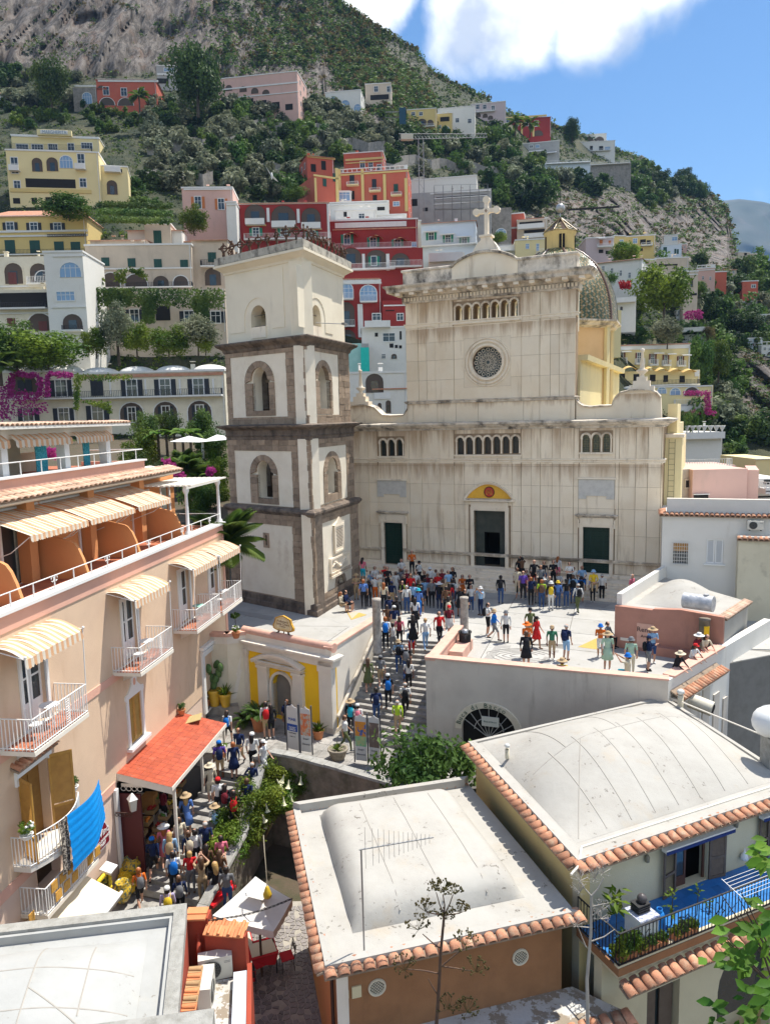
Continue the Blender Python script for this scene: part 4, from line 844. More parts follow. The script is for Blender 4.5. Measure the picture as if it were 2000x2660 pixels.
m_=MB(Ft.M);m_.pris([(acx+arr*.84*cos(pi*q/14),azs+aro*.82*sin(pi*q/14))for q in range(15)]+[(acx-arr*.84,LZ),(acx+arr*.84,LZ)],.3,.33);m_.O('arch_glass',Bg,tr)
m_=MB(Ft.M);aaW=Ab
for q in range(1,8):m_.tube([(acx,.12,azs-.35),(acx+arr*.82*cos(pi*q/8),.12,azs+aro*.8*sin(pi*q/8))],.022,4)
for k_ in(.45,.84):m_.tube([(acx+arr*k_*cos(pi*q/14),.12,azs+aro*k_*.98*sin(pi*q/14))for q in range(15)],.025,4)
m_.O('iron_fan',Aa('pale iron',(.45,.45,.42),.5),tr)
m_=MB(Ft.M);m_.cb((acx+.1,-.06,azs+aro*.38),(.75,.06,.42));pl_=m_.O('name_plate',Aa('pale plate',(.62,.62,.55),.6),tr);Bm('Buca di Bacco',.1,Ft.M@TM((acx+.1,-.095,azs+aro*.38)),Aa('dark green lettering',(.05,.1,.07),.6),pl_)
sd_=T('terrace_side_wall','pale side wall of the terrace running back from its right corner','wall')
a,b=V(xy(TWR)),V(xy(TWE));Ft2=Ae(a,b,0);L2=(b-a).length
m_=MB(Ft2.M);m_.box(.0,0,-8,L2+6,.35,CZ);m_.O('wall',Bb,sd_)
m_=MB(Ft2.M);m_.box(.46,-.06,CZ,L2,.45,CZ+.072);m_.O('coping',Az,sd_)
s2=T('stair_parapet','salmon parapet between the stairs and the terrace with a low bench block','wall')
a,b=V(xy(TWL)),V((STR.x+.72,STR.y-.1));Fp=Ae(a,b,0);L=(b-a).length
m_=MB(Fp.M);m_.box(.0,-.4,-3.6,L,.0,.82);m_.O('wall',Az,s2)
m_=MB(Fp.M);m_.box(-.02,-.44,.82,L+.05,.04,.9);m_.O('coping',Az,s2)
m_=MB(Fp.M);m_.box(2.4,-1.1,0,4.6,-.44,.5);m_.O('bench',Az,s2)
bb=gz(z(17,1322,1075),0);bn=T('litter_bin','black slatted cylindrical litter bin beside the column on the terrace','litter bin',bb)
m_=MB();m_.lathe((0,0,.08),[(.24,0),(.25,.78),(0,.78)],20);m_.O('liner',Aa('bin liner',(.03,.03,.035),.6),bn)
sl_=MB();sl_.box(-.018,-.01,.04,.018,.01,.9);sm_=sl_.mesh('slat',Af)
for i in range(26):o=ob('slat',sm_,bn,(.28*cos(2*pi*i/26),.28*sin(2*pi*i/26),0),2*pi*i/26+pi/2)
m_=MB();m_.lathe((0,0,.9),[(.27,-.03),(.34,.06),(.34,.1),(.25,.06)],20);m_.O('rim',Af,bn);m_=MB();m_.lathe((0,0,.95),[(.16,-.1),(.16,.12),(.1,.16),(0,.17)],14);m_.O('ash_cap',Aa('steel',(.4,.4,.4),.4,.6),bn)
ZR.update({20:(0,1080,.2105),21:(200,2050,.1356),22:(0,1940,.2171),23:(330,1150,.1864),24:(730,1830,.1684)})
FH=Face((-9.33,32.97,0),radians(81.8));MH=FH.M;hp=FH.p
HCOL=mat('apricot hotel render',(.68,.50,.35),(.61,.44,.31),.5,.9,stain=(.48,.31,.19),samt=.55,ssc=.8,streak=3.5,cov=.56,bump=.3)
Dq=mat('pale pink ground render',(.70,.535,.43),(.64,.48,.38),.6,.7,stain=(.42,.34,.28),samt=.35,ssc=.8,streak=5,cov=.6,bump=.3)
Bl=mat('salmon pink band',(.70,.40,.30),(.64,.36,.27),1,.6,stain=(.5,.36,.30),samt=.4,ssc=2,streak=3,cov=.6)
HOR=mat('orange terrace render',(.66,.30,.12),(.60,.27,.11),.8,.7,stain=(.42,.2,.1),samt=.4,ssc=1,streak=3,cov=.58)
STO=Aa('awning ochre stripe',(.58,.33,.18),.8);STW=Aa('awning cream stripe',(.60,.54,.44),.8)
WOOD=mat('varnished shutter wood',(.50,.27,.06),(.40,.20,.045),4,.8,rough=.5,bump=.2);Cx=mat('brown door wood',(.26,.13,.03),(.20,.09,.02),4,.8,rough=.5)
Ck=mat('red clay floor tile',(.42,.15,.08),(.35,.12,.07),4,.6,rnd=.1)
CURT=mat('pale green curtain',(.45,.52,.46),(.28,.36,.32),3,.8)
ht=TF('pink_hotel','apricot pink hotel with striped awnings and white balconies along the left side','hotel',FH)
XL,XR=-16.5,5.25
doors_h=[(-11.35,2.35),(-5.2,2.35),(0.02,2.35),(3.55,2.3)]
d5=(-12.5,-11.08,-1.32,1.2);w6=(-5.8,-4.78,-.97,.92);pdr=(1.7,3.2,-2.75,.1);shop=(-7.0,-1.2,-5.2,-1.9);lo=(-12.2,-10.6,-5.6,-3.2)
holes=[Ad(c-.58,c+.58,zf,zf+2.45)for c,zf in doors_h]+[Ad(*d5),Ad(*w6),Ad(*pdr),Ad(*shop)]
m_=MB();m_.plate(Ad(XL,XR,-1.8,6.15),[h for h in holes if h[0][1]>-1.8],0,.35);m_.O('upper_wall',HCOL,ht)
m_=MB();m_.plate([(XL,-9),(1.7,-9),(1.7,-1.81),(XL,-1.81)],[Au(-15.6,-13.6,-5.6,-2.6),Ad(shop[0],shop[1],shop[2],shop[3]),Ad(-12.0,-10.8,-2.93,-1.95)],.03,.35);m_.O('lower_wall',Dq,ht)
m_=MB();m_.box(3.2,.03,-5,XR,.35,-1.81);m_.O('corner_wall',Dq,ht)
for(x0,x1)in((XL,shop[0]-.2),(3.3,XR)):m_=MB();m_.box(x0,-.035,-2.05,x1,0,-1.72);m_.O('string_band',Bl,ht)
m_=MB();m_.box(XL,-.035,5.62,XR+.02,0,6.14);m_.O('top_band',Bl,ht);m_=MB();m_.box(XL,-.035,1.95,-12.9,0,2.25);m_.box(-12.9,-.035,1.95,-3.6,0,2.25);m_.O('mid_band',Bl,ht)
m_=MB();m_.box(XR-.25,-.035,-2,XR+.02,0,5.61);m_.O('corner_strip',Bl,ht)
m_=MB();m_.box(XL,-.16,6.16,XR+.1,.35,6.27);m_.O('terrace_ledge',Ab,ht)
m_=MB();m_.box(XL,.36,5.9,XR,2.4,6.05);m_.O('terrace_floor',Ck,ht)
m_=MB();m_.box(XR-.3,.36,-6,XR,10,6.1);m_.O('end_wall',Bl,ht)
m_=MB();m_.box(XL,2.5,-6,XR-.31,9.5,5.95);m_.O('building_mass',HCOL,ht)
def Bt(par,c,zf,w=1.16,h=2.45,y=.14):
 d=MB();x0,x1=c-w/2,c+w/2
 d.plate(Ad(x0-.13,x1+.13,zf-.02,zf+h+.13),[Ad(x0,x1,zf,zf+h)],-.06,.02);dd=d.O('door_frame',Ab,par)
 for s_ in(0,1):
  a,b=(x0,c-.01)if s_==0 else(c+.01,x1);l=MB();l.plate(Ad(a,b,zf+.02,zf+h-.02),[Ad(a+.09,b-.09,zf+.75,zf+1.5),Ad(a+.09,b-.09,zf+1.56,zf+h-.12)],y,y+.05);lf=l.O('door_leaf',Ab,dd)
  g=MB();g.box(a+.05,y+.02,zf+.7,b-.05,y+.03,zf+h-.1);g.O('glass',Be,lf)
def Ax(par,path,zf,h=.95,mt=Ab,gap=.115,r=.011,name='railing',pan=None):
 m_=MB()
 for i in range(len(path)-1):
  a,b=V((*path[i],0)),V((*path[i+1],0));L=(b-a).length;n=max(1,round(L/gap))
  for q in range(n+(i==len(path)-2)):
   p_=a.lerp(b,q/n);m_.box(p_.x-r,p_.y-r,zf,p_.x+r,p_.y+r,zf+h)
  u=(b-a).normalized();v_=V((-u.y,u.x,0))*.022
  for zz in(zf+.06,zf+h):m_.tube([a+V((0,0,zz)),b+V((0,0,zz))],.02,5)
  if pan and i==pan[0]:
   for q in range(10):
    pc=a.lerp(b,pan[1])+V((0,0,zf+.12+q*.08));m_.tube([pc+u*(.12*cos(t))+V((0,0,.045*sin(t)))for t in[k*1.05 for k in range(7)]],.012,4)
 return m_.O(name,mt,par)
def Br(par,x0,x1,zt,zo,out,sc=18,cur=.1,val=.28,name='striped_awning',y0=0,sideval=False):
 m_=MB();n=sc;K=6
 for i in range(n):
  a,b=x0+(x1-x0)*i/n,x0+(x1-x0)*(i+1)/n;vs=[]
  for k in range(K+1):
   t=k/K;y=y0-out*t;zz=zt+(zo-zt)*t+cur*sin(pi*t)*(1.2-.4*t)-.015*sin(8*a+5*t);vs+=[(a,y,zz),(b,y,zz-.012*sin(8*b+5*t)*0)]
  m_.mi=i%2;m_.A(vs,[(2*k,2*k+1,2*k+3,2*k+2)for k in range(K)],True)
  ve=[(a,y0-out,vs[-1][2]),(b,y0-out,vs[-1][2]),(b,y0-out-.015,zo-val*(.75+.25*abs(sin(i+1)))),((a+b)/2,y0-out-.03,zo-val*1.05),(a,y0-out-.015,zo-val*(.75+.25*abs(sin(i))))]
  m_.A(ve,[(0,1,2,3,4)])
 return m_.O(name,[STW,STO],par)
tm1=MB();tm1.box(-.145,-.145,0,.145,.145,.02);tile_me=tm1.mesh('floor_tile',Ck)
for i,(c,zf)in enumerate(doors_h):
 Bt(ht,c,zf);cb=[-11.76,-5.3,.05,3.22][i];w=1.43
 bl=MB();bl.box(cb-w,-1.12,zf-.14,cb+w,0,zf-.005);bl.pris([(-0.001,zf-.14),(-.95,zf-.14),(-.001,zf-.62)],cb-.7,cb+.7,'x');bo=bl.O('balcony_slab',LIL,ht)
 for q in range(9):
  for r in range(3):ob('floor_tile',tile_me,bo,(cb-w+.17+q*.313,-.93+r*.31,zf-.004))
 Ax(ht,[(cb-w+.03,0),(cb-w+.03,-1.09),(cb+w-.03,-1.09),(cb+w-.03,0)],zf,name='balcony_railing',pan=(1,.62))
 aw=Br(ht,cb-1.48,cb+1.48,zf+3.06,zf+2.72,1.1,22,.11)
 m_=MB()
 for s_ in(-1,1):m_.tube([(cb+s_*1.47,-1.1,zf+2.75),(cb+s_*1.42,-1.09,zf+.9)],.018,5);m_.tube([(cb+s_*1.48,-1.1,zf+2.74),(cb+s_*1.48,0,zf+3.02)],.018,5);m_.ball((cb+s_*1.48,-1.12,zf+2.8),.05,6,4)
 m_.O('awning_frame',Ab,aw,kind='stuff')
 tb=T('balcony_table',('small white metal table on the nearest balcony of the pink hotel','small white metal table on the second balcony from the left edge','small table with a turquoise top on the third balcony of the pink hotel','small white metal table on the farthest balcony beside the bell tower')[i],'table',FH.w(cb+.25,-.55,zf),FH.a,'balcony tables')
 m_=MB();m_.lathe((0,0,.7),[(0,.02),(.3,.02),(.3,0),(0,0)],16,False);m_.O('table_top',Aa('turquoise top',(.25,.5,.42),.5)if i==2 else Ab,tb)
 m_=MB()
 for q in range(3):m_.tube([(.05*cos(q*2.1),.05*sin(q*2.1),.7),(.24*cos(q*2.1),.24*sin(q*2.1),0)],.012,4)
 m_.O('table_leg_frame',Ab,tb)
 if i in(0,1,3):
  cr_=T('balcony_chair',('white wrought chair on the nearest balcony of the pink hotel','white wrought chair on the second balcony from the left edge','','white wrought chair on the farthest hotel balcony')[i],'chair',FH.w(cb-.55,-.6,zf),FH.a+.5,'balcony chairs')
  m_=MB();m_.lathe((0,0,.44),[(0,.02),(.2,.02),(.2,0)],12,False);m_.O('seat',Ab,cr_)
  for q in range(4):m_=MB();a=q*pi/2+.7;m_.tube([(.17*cos(a),.17*sin(a),.44),(.2*cos(a),.2*sin(a),0)],.011,4);m_.O('leg',Ab,cr_)
  m_=MB();m_.tube([(-.18,.17,.44),(-.2,.22,.75),(-.1,.24,.9),(.1,.24,.9),(.2,.22,.75),(.18,.17,.44)],.012,4);m_.tube([(0,.2,.46),(-.08,.23,.65),(.08,.23,.75),(0,.24,.88)],.009,4);m_.O('backrest',Ab,cr_)
x0,x1,z0,z1=d5
m_=MB();m_.box(x0-.16,-.1,z1,x1+.16,.02,z1+.2);m_.box(x0-.16,-.08,z1-.25,x0,.02,z1);m_.box(x1,-.08,z1-.1,x1+.16,.02,z1);m_.O('window_lintel',Ab,ht)
m_=MB();m_.box(x0,.3,z0,x1,.34,z1);m_.box(x0+.25,.22,z0+.1,x0+.85,.3,z1-.1);dw=m_.O('wooden_door',Cx,ht)
for k,(a,b)in enumerate(((.12,.7),(.78,1.35),(1.42,2.3))):m_=MB();m_.plate(Ad(x0+.3,x0+.8,z0+a,z0+b),[Ad(x0+.37,x0+.73,z0+a+.07,z0+b-.07)],.19,.22,back=False);m_.O('door_panel',Cx,dw)
def Ap(par,M,w,h,mt,n=30,split=.7,name='shutter'):
 f=MB(M);f.plate(Ad(0,w,0,h),[Ad(.07,w-.07,.09,h*split-.04),Ad(.07,w-.07,h*split+.04,h-.09)]if split<1 else[Ad(.07,w-.07,.09,h-.09)],-.02,.02);o=f.O(name,mt,par)
 s_=MB(M);q=.11
 while q<h-.1:
  if split>=1 or abs(q-h*split)>.05:s_.add([(.065,-.018,q),(w-.065,-.018,q),(w-.065,.016,q+.045),(.065,.016,q+.045)],[(0,1,2,3)])
  q+=h/n
 s_.O('louvre_slats',mt,o,kind='stuff');return o
hsh=z1-z0
Ap(ht,TM((x0-.02,-.03,z0))@RM(radians(-118),4,'Z'),.72,hsh,WOOD,44,.3)
Ap(ht,TM((x1+.02,-.03,z0))@RM(radians(-50),4,'Z'),.72,hsh,WOOD,44,.3)
rt=MB();rt.lathe((0,0,0),[(.085,0),(.07,.42)],8,True,0,pi);rt.lathe((0,0,0),[(.085,0),(.065,0)],8,False,0,pi);
roof_tile=None
def Bu():
 """one curved clay tile, convex side up, long axis +y, 0.42 long"""
 out=[]
 for(r0,r1)in((.105,.085),):
  m_=MB();K=6;vs=[]
  for y,r in((0,r0),(.42,r1)):
   for k in range(K+1):a=pi*k/K;vs.append((r*cos(a),y,r*.85*sin(a)+(0.0 if y else.012)))
   for k in range(K+1):a=pi*k/K;vs.append(((r-.018)*cos(a),y,(r-.018)*.85*sin(a)+(0.0 if y else.012)))
  n=K+1
  fs=[(k,k+1,2*n+k+1,2*n+k)for k in range(K)]+[(n+k+1,n+k,3*n+k,3*n+k+1)for k in range(K)]+[(k,n+k,n+k+1,k+1)for k in range(K)]+[(2*n+k,2*n+k+1,3*n+k+1,3*n+k)for k in range(K)]
  m_.A(vs,fs,True);out.append(m_.mesh('roof_tile',TERRA))
 return out[0]
TILE=Bu()
Bs=TILE.copy();Bs.materials.clear();Bs.materials.append(mat('pale clay tile',(.62,.42,.30),(.50,.32,.22),5,.8,stain=(.70,.60,.48),samt=.6,ssc=4,streak=1,cov=.5,bump=.5,bsc=40,rnd=.22))
def Av(par,a,b,z_,out=.4,pitch=.25,slope=.28,me=TILE,rows=1,fr=None,back=0.0,under=None):
 """row(s) of clay tiles along the edge from a to b (xy, parent space); they slope down to the right of travel"""
 a,b=V((a[0],a[1],0)),V((b[0],b[1],0));u=(b-a).normalized();o=V((u.y,-u.x,0));L=(b-a).length;n=max(1,round(L/pitch));ang=atan2(-o.x,o.y)
 for r in range(rows):
  for i in range(n):
   P=a+u*((i+.5)*L/n)+o*(out-r*.34-back);t=ob('roof_tile',me,par)
   t.matrix_local=TM((P.x,P.y,z_+UF(-.008,.008)+r*.34*slope))@RM(atan2(-o.y,-o.x)-pi/2+UF(-.06,.06),4,'Z')@RM(slope,4,'X')@Matrix.Diagonal((pitch/.25*1.12,1,1.05,1))
 m_=MB();p0=a+o*(out-.04);p1=b+o*(out-.04);q0=a-o*(.34*(rows-1)+back);q1=b-o*(.34*(rows-1)+back)
 h1=(out)*slope
 m_.A([(p0.x,p0.y,z_-.02),(p1.x,p1.y,z_-.02),(q1.x,q1.y,z_+h1-.01),(q0.x,q0.y,z_+h1-.01),(p0.x,p0.y,z_-.06),(p1.x,p1.y,z_-.06),(q1.x,q1.y,z_+h1-.08),(q0.x,q0.y,z_+h1-.08)],[(0,1,2,3),(4,5,6,7),(0,1,5,4),(0,3,7,4),(1,2,6,5)]);m_.O('tile_bed',under or Bz,par)
Av(ht,(x0-.3,0),(x1+.3,0),z1+.3,.3,.2,.45)
import itertools
def cur(t):return(x0-.55+(x1-x0+1.25)*t,-.55-.42*sin(pi*t)**1.0)
pth=[(x0-.55,0)]+[cur(q/10)for q in range(11)]+[(x1+.7,0)]
m_=MB();m_.pris(pth,z0-.16,z0-.005,'z');m_.O('curved_slab',LIL,ht)
Ax(ht,pth,z0,.92,name='curved_railing')
tw1=T('beach_towel','large bright blue quilted towel hung over the curved balcony railing','towel',(0,0,0))
TOWB=mat('bright blue cloth',(.0,.27,.72),(.0,.22,.62),5,.8,rough=.7)
m_=MB(MH);A=[V((x1-.75+.0,-1.03,z0+.97)),V((x1+1.45,-.85,z0+1.0))];nx,nz=24,22;vs=[]
for i in range(nx+1):
 t=i/nx;top=A[0].lerp(A[1],t);top.y-=.22*sin(pi*t)
 for j in range(nz+1):
  s_=j/nz;vs.append((top.x+.12*s_*t,top.y-.05*sin(s_*2)-.028*sin(11*t+2.5*s_)*s_-.012*sin(s_*44),top.z-1.85*s_*(1-.22*t)-.05*sin(3*t)*s_))
m_.A(vs,[(i*(nz+1)+j,(i+1)*(nz+1)+j,(i+1)*(nz+1)+j+1,i*(nz+1)+j+1)for i in range(nx)for j in range(nz)],True);m_.O('cloth',TOWB,tw1)
rg=T('patterned_cloth','dark floral cloth hanging on the railing beside the blue towel','cloth',(0,0,0))
m_=MB(MH);vs=[]
for i in range(7):
 for j in range(13):vs.append((x1-1.13+.4*i/6,-1.0-.03*sin(i*2+j*.3),z0+.95-1.75*j/12))
m_.A(vs,[(i*13+j,(i+1)*13+j,(i+1)*13+j+1,i*13+j+1)for i in range(6)for j in range(12)],True);m_.O('cloth',mat('floral print',(.45,.40,.33),(.05,.04,.035),16,1,lo=.44,hi=.5),rg)
x0,x1,z0,z1=w6;c=(x0+x1)/2
sur=[(x0-.16,z0-.02),(x0-.16,z1-.1),(x0-.24,z1+.02),(x0-.22,z1+.18),(x0-.04,z1+.2),(x0+.1,z1+.3),(c-.2,z1+.5),(c-.22,z1+.72),(c,z1+.86),(c+.22,z1+.72),(c+.2,z1+.5),(x1-.1,z1+.3),(x1+.04,z1+.2),(x1+.22,z1+.18),(x1+.24,z1+.02),(x1+.16,z1-.1),(x1+.16,z0-.02)]
m_=MB();m_.plate(sur,[Ad(x0,x1,z0,z1)],-.06,0);sr=m_.O('window_surround',Ab,ht);m_=MB();m_.pris([(c+.1*cos(q),z1+.55+.15*sin(q))for q in[k*.63 for k in range(10)]],-.07,-.06);m_.O('surround_medallion',Bl,sr)
m_=MB();m_.box(x0-.3,-.22,z0-.14,x1+.3,0,z0-.02);m_.O('window_sill',Ab,ht)
for s_ in(0,1):Ap(ht,TM((x0+.005+s_*(x1-x0)/2,.05,z0+.01)),(x1-x0)/2-.01,z1-z0-.02,WOOD,26,1)
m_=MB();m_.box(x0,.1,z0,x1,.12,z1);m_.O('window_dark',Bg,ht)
x0,x1,z0,z1=pdr
m_=MB();m_.plate(Ad(x0-.25,x1+.25,z0,z1+.4),[Ad(x0,x1,z0+.01,z1)],-.1,.02);m_.box(x0-.35,-.22,z1+.4,x1+.35,.02,z1+.55);m_.box(x0-.3,-.16,z1+.2,x1+.3,-.1,z1+.3);m_.O('entrance_surround',Ab,ht)
m_=MB();m_.box(x0,.3,z0,x1,.34,z1);m_.O('entrance_door',Cx,ht)
cx0,cx1,co,cz0,cz1=-7.0,-1.25,2.15,-1.5,-1.95
cnp=T('red_canopy','lean-to canopy of glossy red roof sheets over the fruit shop','canopy',FH.o,FH.a)
REDT=mat('red roof sheet',(.44,.085,.035),(.34,.06,.03),3,.8,rough=.4,stain=(.50,.25,.18),samt=.4,ssc=2.5,streak=1,cov=.58,spec=.5,rnd=.12)
nr=8
for i in range(20):
 for j in range(nr):
  a=cx0+(cx1-cx0)*i/20;b=cx0+(cx1-cx0)*(i+.97)/20;y0_=-co*j/nr;y1_=-co*(j+1.02)/nr;zz=lambda y:cz0+(cz1-cz0)*(-y/co)
  m_=MB();K=3;vs=[]
  for k in range(K*2+1):
   x=a+(b-a)*k/(K*2);w_=.018*(k%2);vs+=[(x,y0_,zz(y0_)+w_),(x,y1_,zz(y1_)+w_+.015)]
  vs+=[(a,y1_,zz(y1_)-.01),(b,y1_,zz(y1_)-.01)]
  m_.A(vs,[(2*k,2*k+1,2*k+3,2*k+2)for k in range(K*2)]+[(1,3,5,7,9,11,13,15,14)]);m_.O('roof_sheet',REDT,cnp)
m_=MB();m_.A([(cx0,0,cz0-.02),(cx1,0,cz0-.02),(cx1,-co,cz1-.02),(cx0,-co,cz1-.02),(cx0,0,cz0-.08),(cx1,0,cz0-.08),(cx1,-co,cz1-.08),(cx0,-co,cz1-.08)],[(0,1,2,3),(4,5,6,7)]);m_.box(cx0,-co-.03,cz1-.16,cx1,-co+.02,cz1-.0);m_.A([(cx0,0,cz0-.28),(cx0,-co,cz1-.28),(cx0,-co,cz1),(cx0,0,cz0),(cx0+.04,0,cz0-.28),(cx0+.04,-co,cz1-.28),(cx0+.04,-co,cz1),(cx0+.04,0,cz0)],[(0,1,2,3),(4,5,6,7),(0,1,5,4)]);m_.O('canopy_frame',LIL,cnp)
for i,x in enumerate((-6.6,-3.9,-1.3)):m_=MB();zb=-5.6 if i==0 else(-4.4 if i==1 else-3.4);m_.box(x-.05,-co+.05,zb,x+.05,-co+.15,cz1-.1);m_.O('canopy_post',LIL,cnp)
m_=MB();m_.cb((-6.9,-.6,-2.0),(.04,1.0,.12));
for q in range(4):m_.tube([(-6.95,-.2-q*.22+.1*cos(t),-2.12+.09*sin(t))for t in[k*.8 for k in range(9)]],.014,4)
m_.O('scroll_bracket',LIL,cnp)
bd=T('cardboard_sheet','tan cardboard sheet lying on the top end of the red canopy','cardboard',FH.w(-1.75,-.75,-1.62),FH.a);m_=MB();m_.cb((0,0,.03),(.75,.9,.03),.3,-.2);m_.O('sheet',Aa('cardboard',(.42,.33,.15),.9),bd)
shp=T('fruit_shop','dark fruit and souvenir shop front below the red canopy','shop',FH.o,FH.a)
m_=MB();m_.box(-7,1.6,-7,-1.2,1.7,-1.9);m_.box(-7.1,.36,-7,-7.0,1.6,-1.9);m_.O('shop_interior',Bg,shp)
m_=MB();m_.box(-7.05,-.9,-6.2,-6.95,.0,-2.3);m_.O('lattice_door',Aa('maroon lattice',(.10,.02,.02),.6),shp)
m_=MB();m_.box(-7.35,-.12,-5.9,-7.15,.0,-2.0);m_.O('white_jamb',Ab,shp)
FRU=[Aa('fruit yellow',(.72,.52,.03),.5),Aa('fruit orange',(.70,.22,.02),.5),Aa('fruit red',(.45,.03,.02),.5),Aa('fruit green',(.12,.28,.04),.5)]
m_=MB();m_.ball((0,0,0),.055,7,5);FM_=[]
for f_ in FRU:me=m_.mesh('fruit',f_);FM_.append(me)
CRATE=Aa('crate wood',(.42,.27,.12),.8)
gi=0
for i in range(9):
 x=-6.2+i*.52;zz=-5.2+max(0,(x+6.2))*.38
 for j in range(2):
  gi+=1;P=FH.w(x,-.35-j*.55,zz+.75-j*.22);cr_=T('fruit_crate','wooden crate of %s on the shop stand, %s %s row'%(('lemons','oranges','tomatoes','green fruit')[(i+j)%4],('first','second','third','fourth','fifth','sixth','seventh','eighth','ninth')[i],('back','front')[j]),'crate',P,FH.a,'fruit crates under the canopy')
  m_=MB();m_.plate(Ad(-.24,.24,-.2,.2),[Ad(-.22,.22,-.18,.18)],0,.16);m_.box(-.24,-.01,-.2,.24,.01,.2);m_.v=[(a,-b*0+c,b)for(a,b,c)in m_.v];m_.O('crate_box',CRATE,cr_)
  for q in range(10):ob('fruit',FM_[(i+j)%4],cr_,(UF(-.17,.17),UF(-.13,.13),.13+UF(0,.05)))
YB=2.4;m_=MB();dsu=[]
for(k,a,b)in((6,108,250),(6,535,640),(6,862,935),(6,1085,1140)):
 xa,xb=hp(6,a,1100,YB)[0],hp(6,b,1100 if b<400 else 950 if b<700 else 850,YB)[0];dsu.append((xa,xb))
dsu=[(-9.0,-7.2),(-4.2,-2.5),(.3,1.9),(3.3,4.2)]
m_.plate(Ad(XL,4.9,6.05,9.0),[Ad(a,b,6.07,8.25)for a,b in dsu],YB,YB+.3);m_.O('terrace_wall',HOR,ht)
for a,b in dsu:
 m_=MB();m_.plate(Ad(a-.12,b+.12,6.06,8.37),[Ad(a,b,6.07,8.25)],YB-.06,YB+.02);f_=m_.O('door_frame',Ab,ht)
 m_=MB();m_.box(a,YB+.14,6.06,b,YB+.16,8.25);m_.O('glass',Be,f_)
 for q in range(7):m_=MB();x=a+(b-a)*(.5+q*.07);m_.box(x,YB+.1,6.1,x+.09,YB+.14-.02*(q%2),8.2);m_.O('curtain_fold',CURT,f_)
for xf in(hp(6,150,1190,.3)[0],hp(6,590,1030,.3)[0],hp(6,935,920,.3)[0],hp(6,1225,830,.3)[0]):
 n=14;pr=[]
 for q in range(n+1):
  t=q/n;y=YB-(YB-.32)*t;pr.append((y,8.05-.5*t-(.28*sin(min(1,t/.35)*pi/2))-(1.05*max(0,(t-.72)/.28)**2.2)))
 m_=MB();m_.pris([(YB,6.05)]+pr[::1]+[(.32,6.05)],xf-.07,xf+.07,'x');m_.O('curved_partition',HOR,ht)
 m_=MB();m_.box(xf-.5-.35,YB-.45,6.05,xf-.5+.1,YB,8.95);m_.O('terrace_pier',HOR,ht)
for(x0,x1)in((-10.3,-6.9),(-6.75,-3.35),(-3.05,.1)):
 awn=Br(ht,x0-.0,x1,8.72,8.1,2.0,26,.05,.2,y0=YB)
 m_=MB()
 for s_ in(x0+.1,x1-.1):m_.tube([(s_,.5,8.05),(s_+.15,1.3,7.5),(s_+.05,YB,7.1)],.02,4)
 m_.tube([(x0,YB-.05,8.75),(x1,YB-.05,8.75)],.05,6);m_.O('folding_arm',Ab,awn)
x=XL;k=0
m_=MB();m_.tube([(XL,.05,6.72),(XR-.1,.05,6.72)],.02,5);m_.tube([(XR-.1,.05,6.72),(XR-.1,2.3,6.72)],.02,5)
while x<XR:
 m_.box(x-.015,.035,6.27,x+.015,.065,6.72);x+=1.12;k+=1
 if k%3==0:
  for s_ in(-1,1):m_.tube([(x+s_*(.1+.07*cos(t)),.05,6.62+.09*sin(t))for t in[q*.8 for q in range(8)]],.016,4)
m_.O('terrace_railing',Ab,ht)
m_=MB();m_.A([(XL,1.3,9.05),(3.4,1.3,9.05),(3.4,2.6,8.75),(XL,2.6,8.75),(XL,1.3,9.15),(3.4,1.3,9.15),(3.4,2.9,9.4),(XL,2.9,9.4)],[(0,1,2,3),(4,5,6,7),(0,1,5,4),(1,2,6,5)]);m_.O('soffit',LIL,ht)
Av(ht,(XL,1.5),(3.4,1.5),9.17,.32,.34,.3,Bs,2)
m_=MB();m_.box(XL,2.0,9.2,1.0,2.3,9.8);m_.box(.7,2.3,9.2,1.0,5,9.8);m_.O('top_parapet',Bl,ht);m_=MB();m_.box(XL,1.9,9.8,1.08,2.35,9.87);m_.O('top_ledge',Ab,ht)
m_=MB();m_.tube([(XL,2.05,10.33),(.95,2.05,10.33)],.022,5);m_.tube([(.95,2.05,10.33),(.95,5,10.33)],.022,5);x=XL
while x<1:m_.box(x-.015,2.035,9.87,x+.015,2.065,10.33);x+=1.2
m_.O('top_railing',Ab,ht)
m_=MB();m_.box(XL,2.31,9.3,1.0,7,9.6);m_.O('top_floor',Ck,ht)
for x in(-12.2,-8.45,-4.7,-1.55):m_=MB();m_.box(x-.17,2.35,9.5,x+.17,2.7,11.15);m_.O('top_column',Ab,ht)
m_=MB();m_.box(XL,2.3,11.1,-1.2,7.5,11.45);m_.A([(XL,1.7,11.45),(-.7,1.7,11.45),(-.7,7.2,11.45),(XL,7.2,11.45),(XL,1.7,11.55),(-.7,1.7,11.55),(-.7,7.2,11.72),(XL,7.2,11.72)],[(0,1,2,3),(4,5,6,7),(0,1,5,4),(1,2,6,5)]);m_.O('top_roof',Bb,ht)
Av(ht,(XL,2.0),(-.7,2.0),11.55,.32,.26,.2,Bs,1)
m_=MB();vs=[];R_,Cn=8,14
for i in range(R_+1):
 for j in range(Cn+1):vs.append((XL+(8.6)*j/Cn,2.8+4.4*i/R_,11.62+.45*(max(0,sin(pi*i/R_))**.5)*(max(0,1-(j/Cn)**8))))
m_.A(vs,[(i*(Cn+1)+j,i*(Cn+1)+j+1,(i+1)*(Cn+1)+j+1,(i+1)*(Cn+1)+j)for i in range(R_)for j in range(Cn)],True);m_.O('roof_vault',Bb,ht)
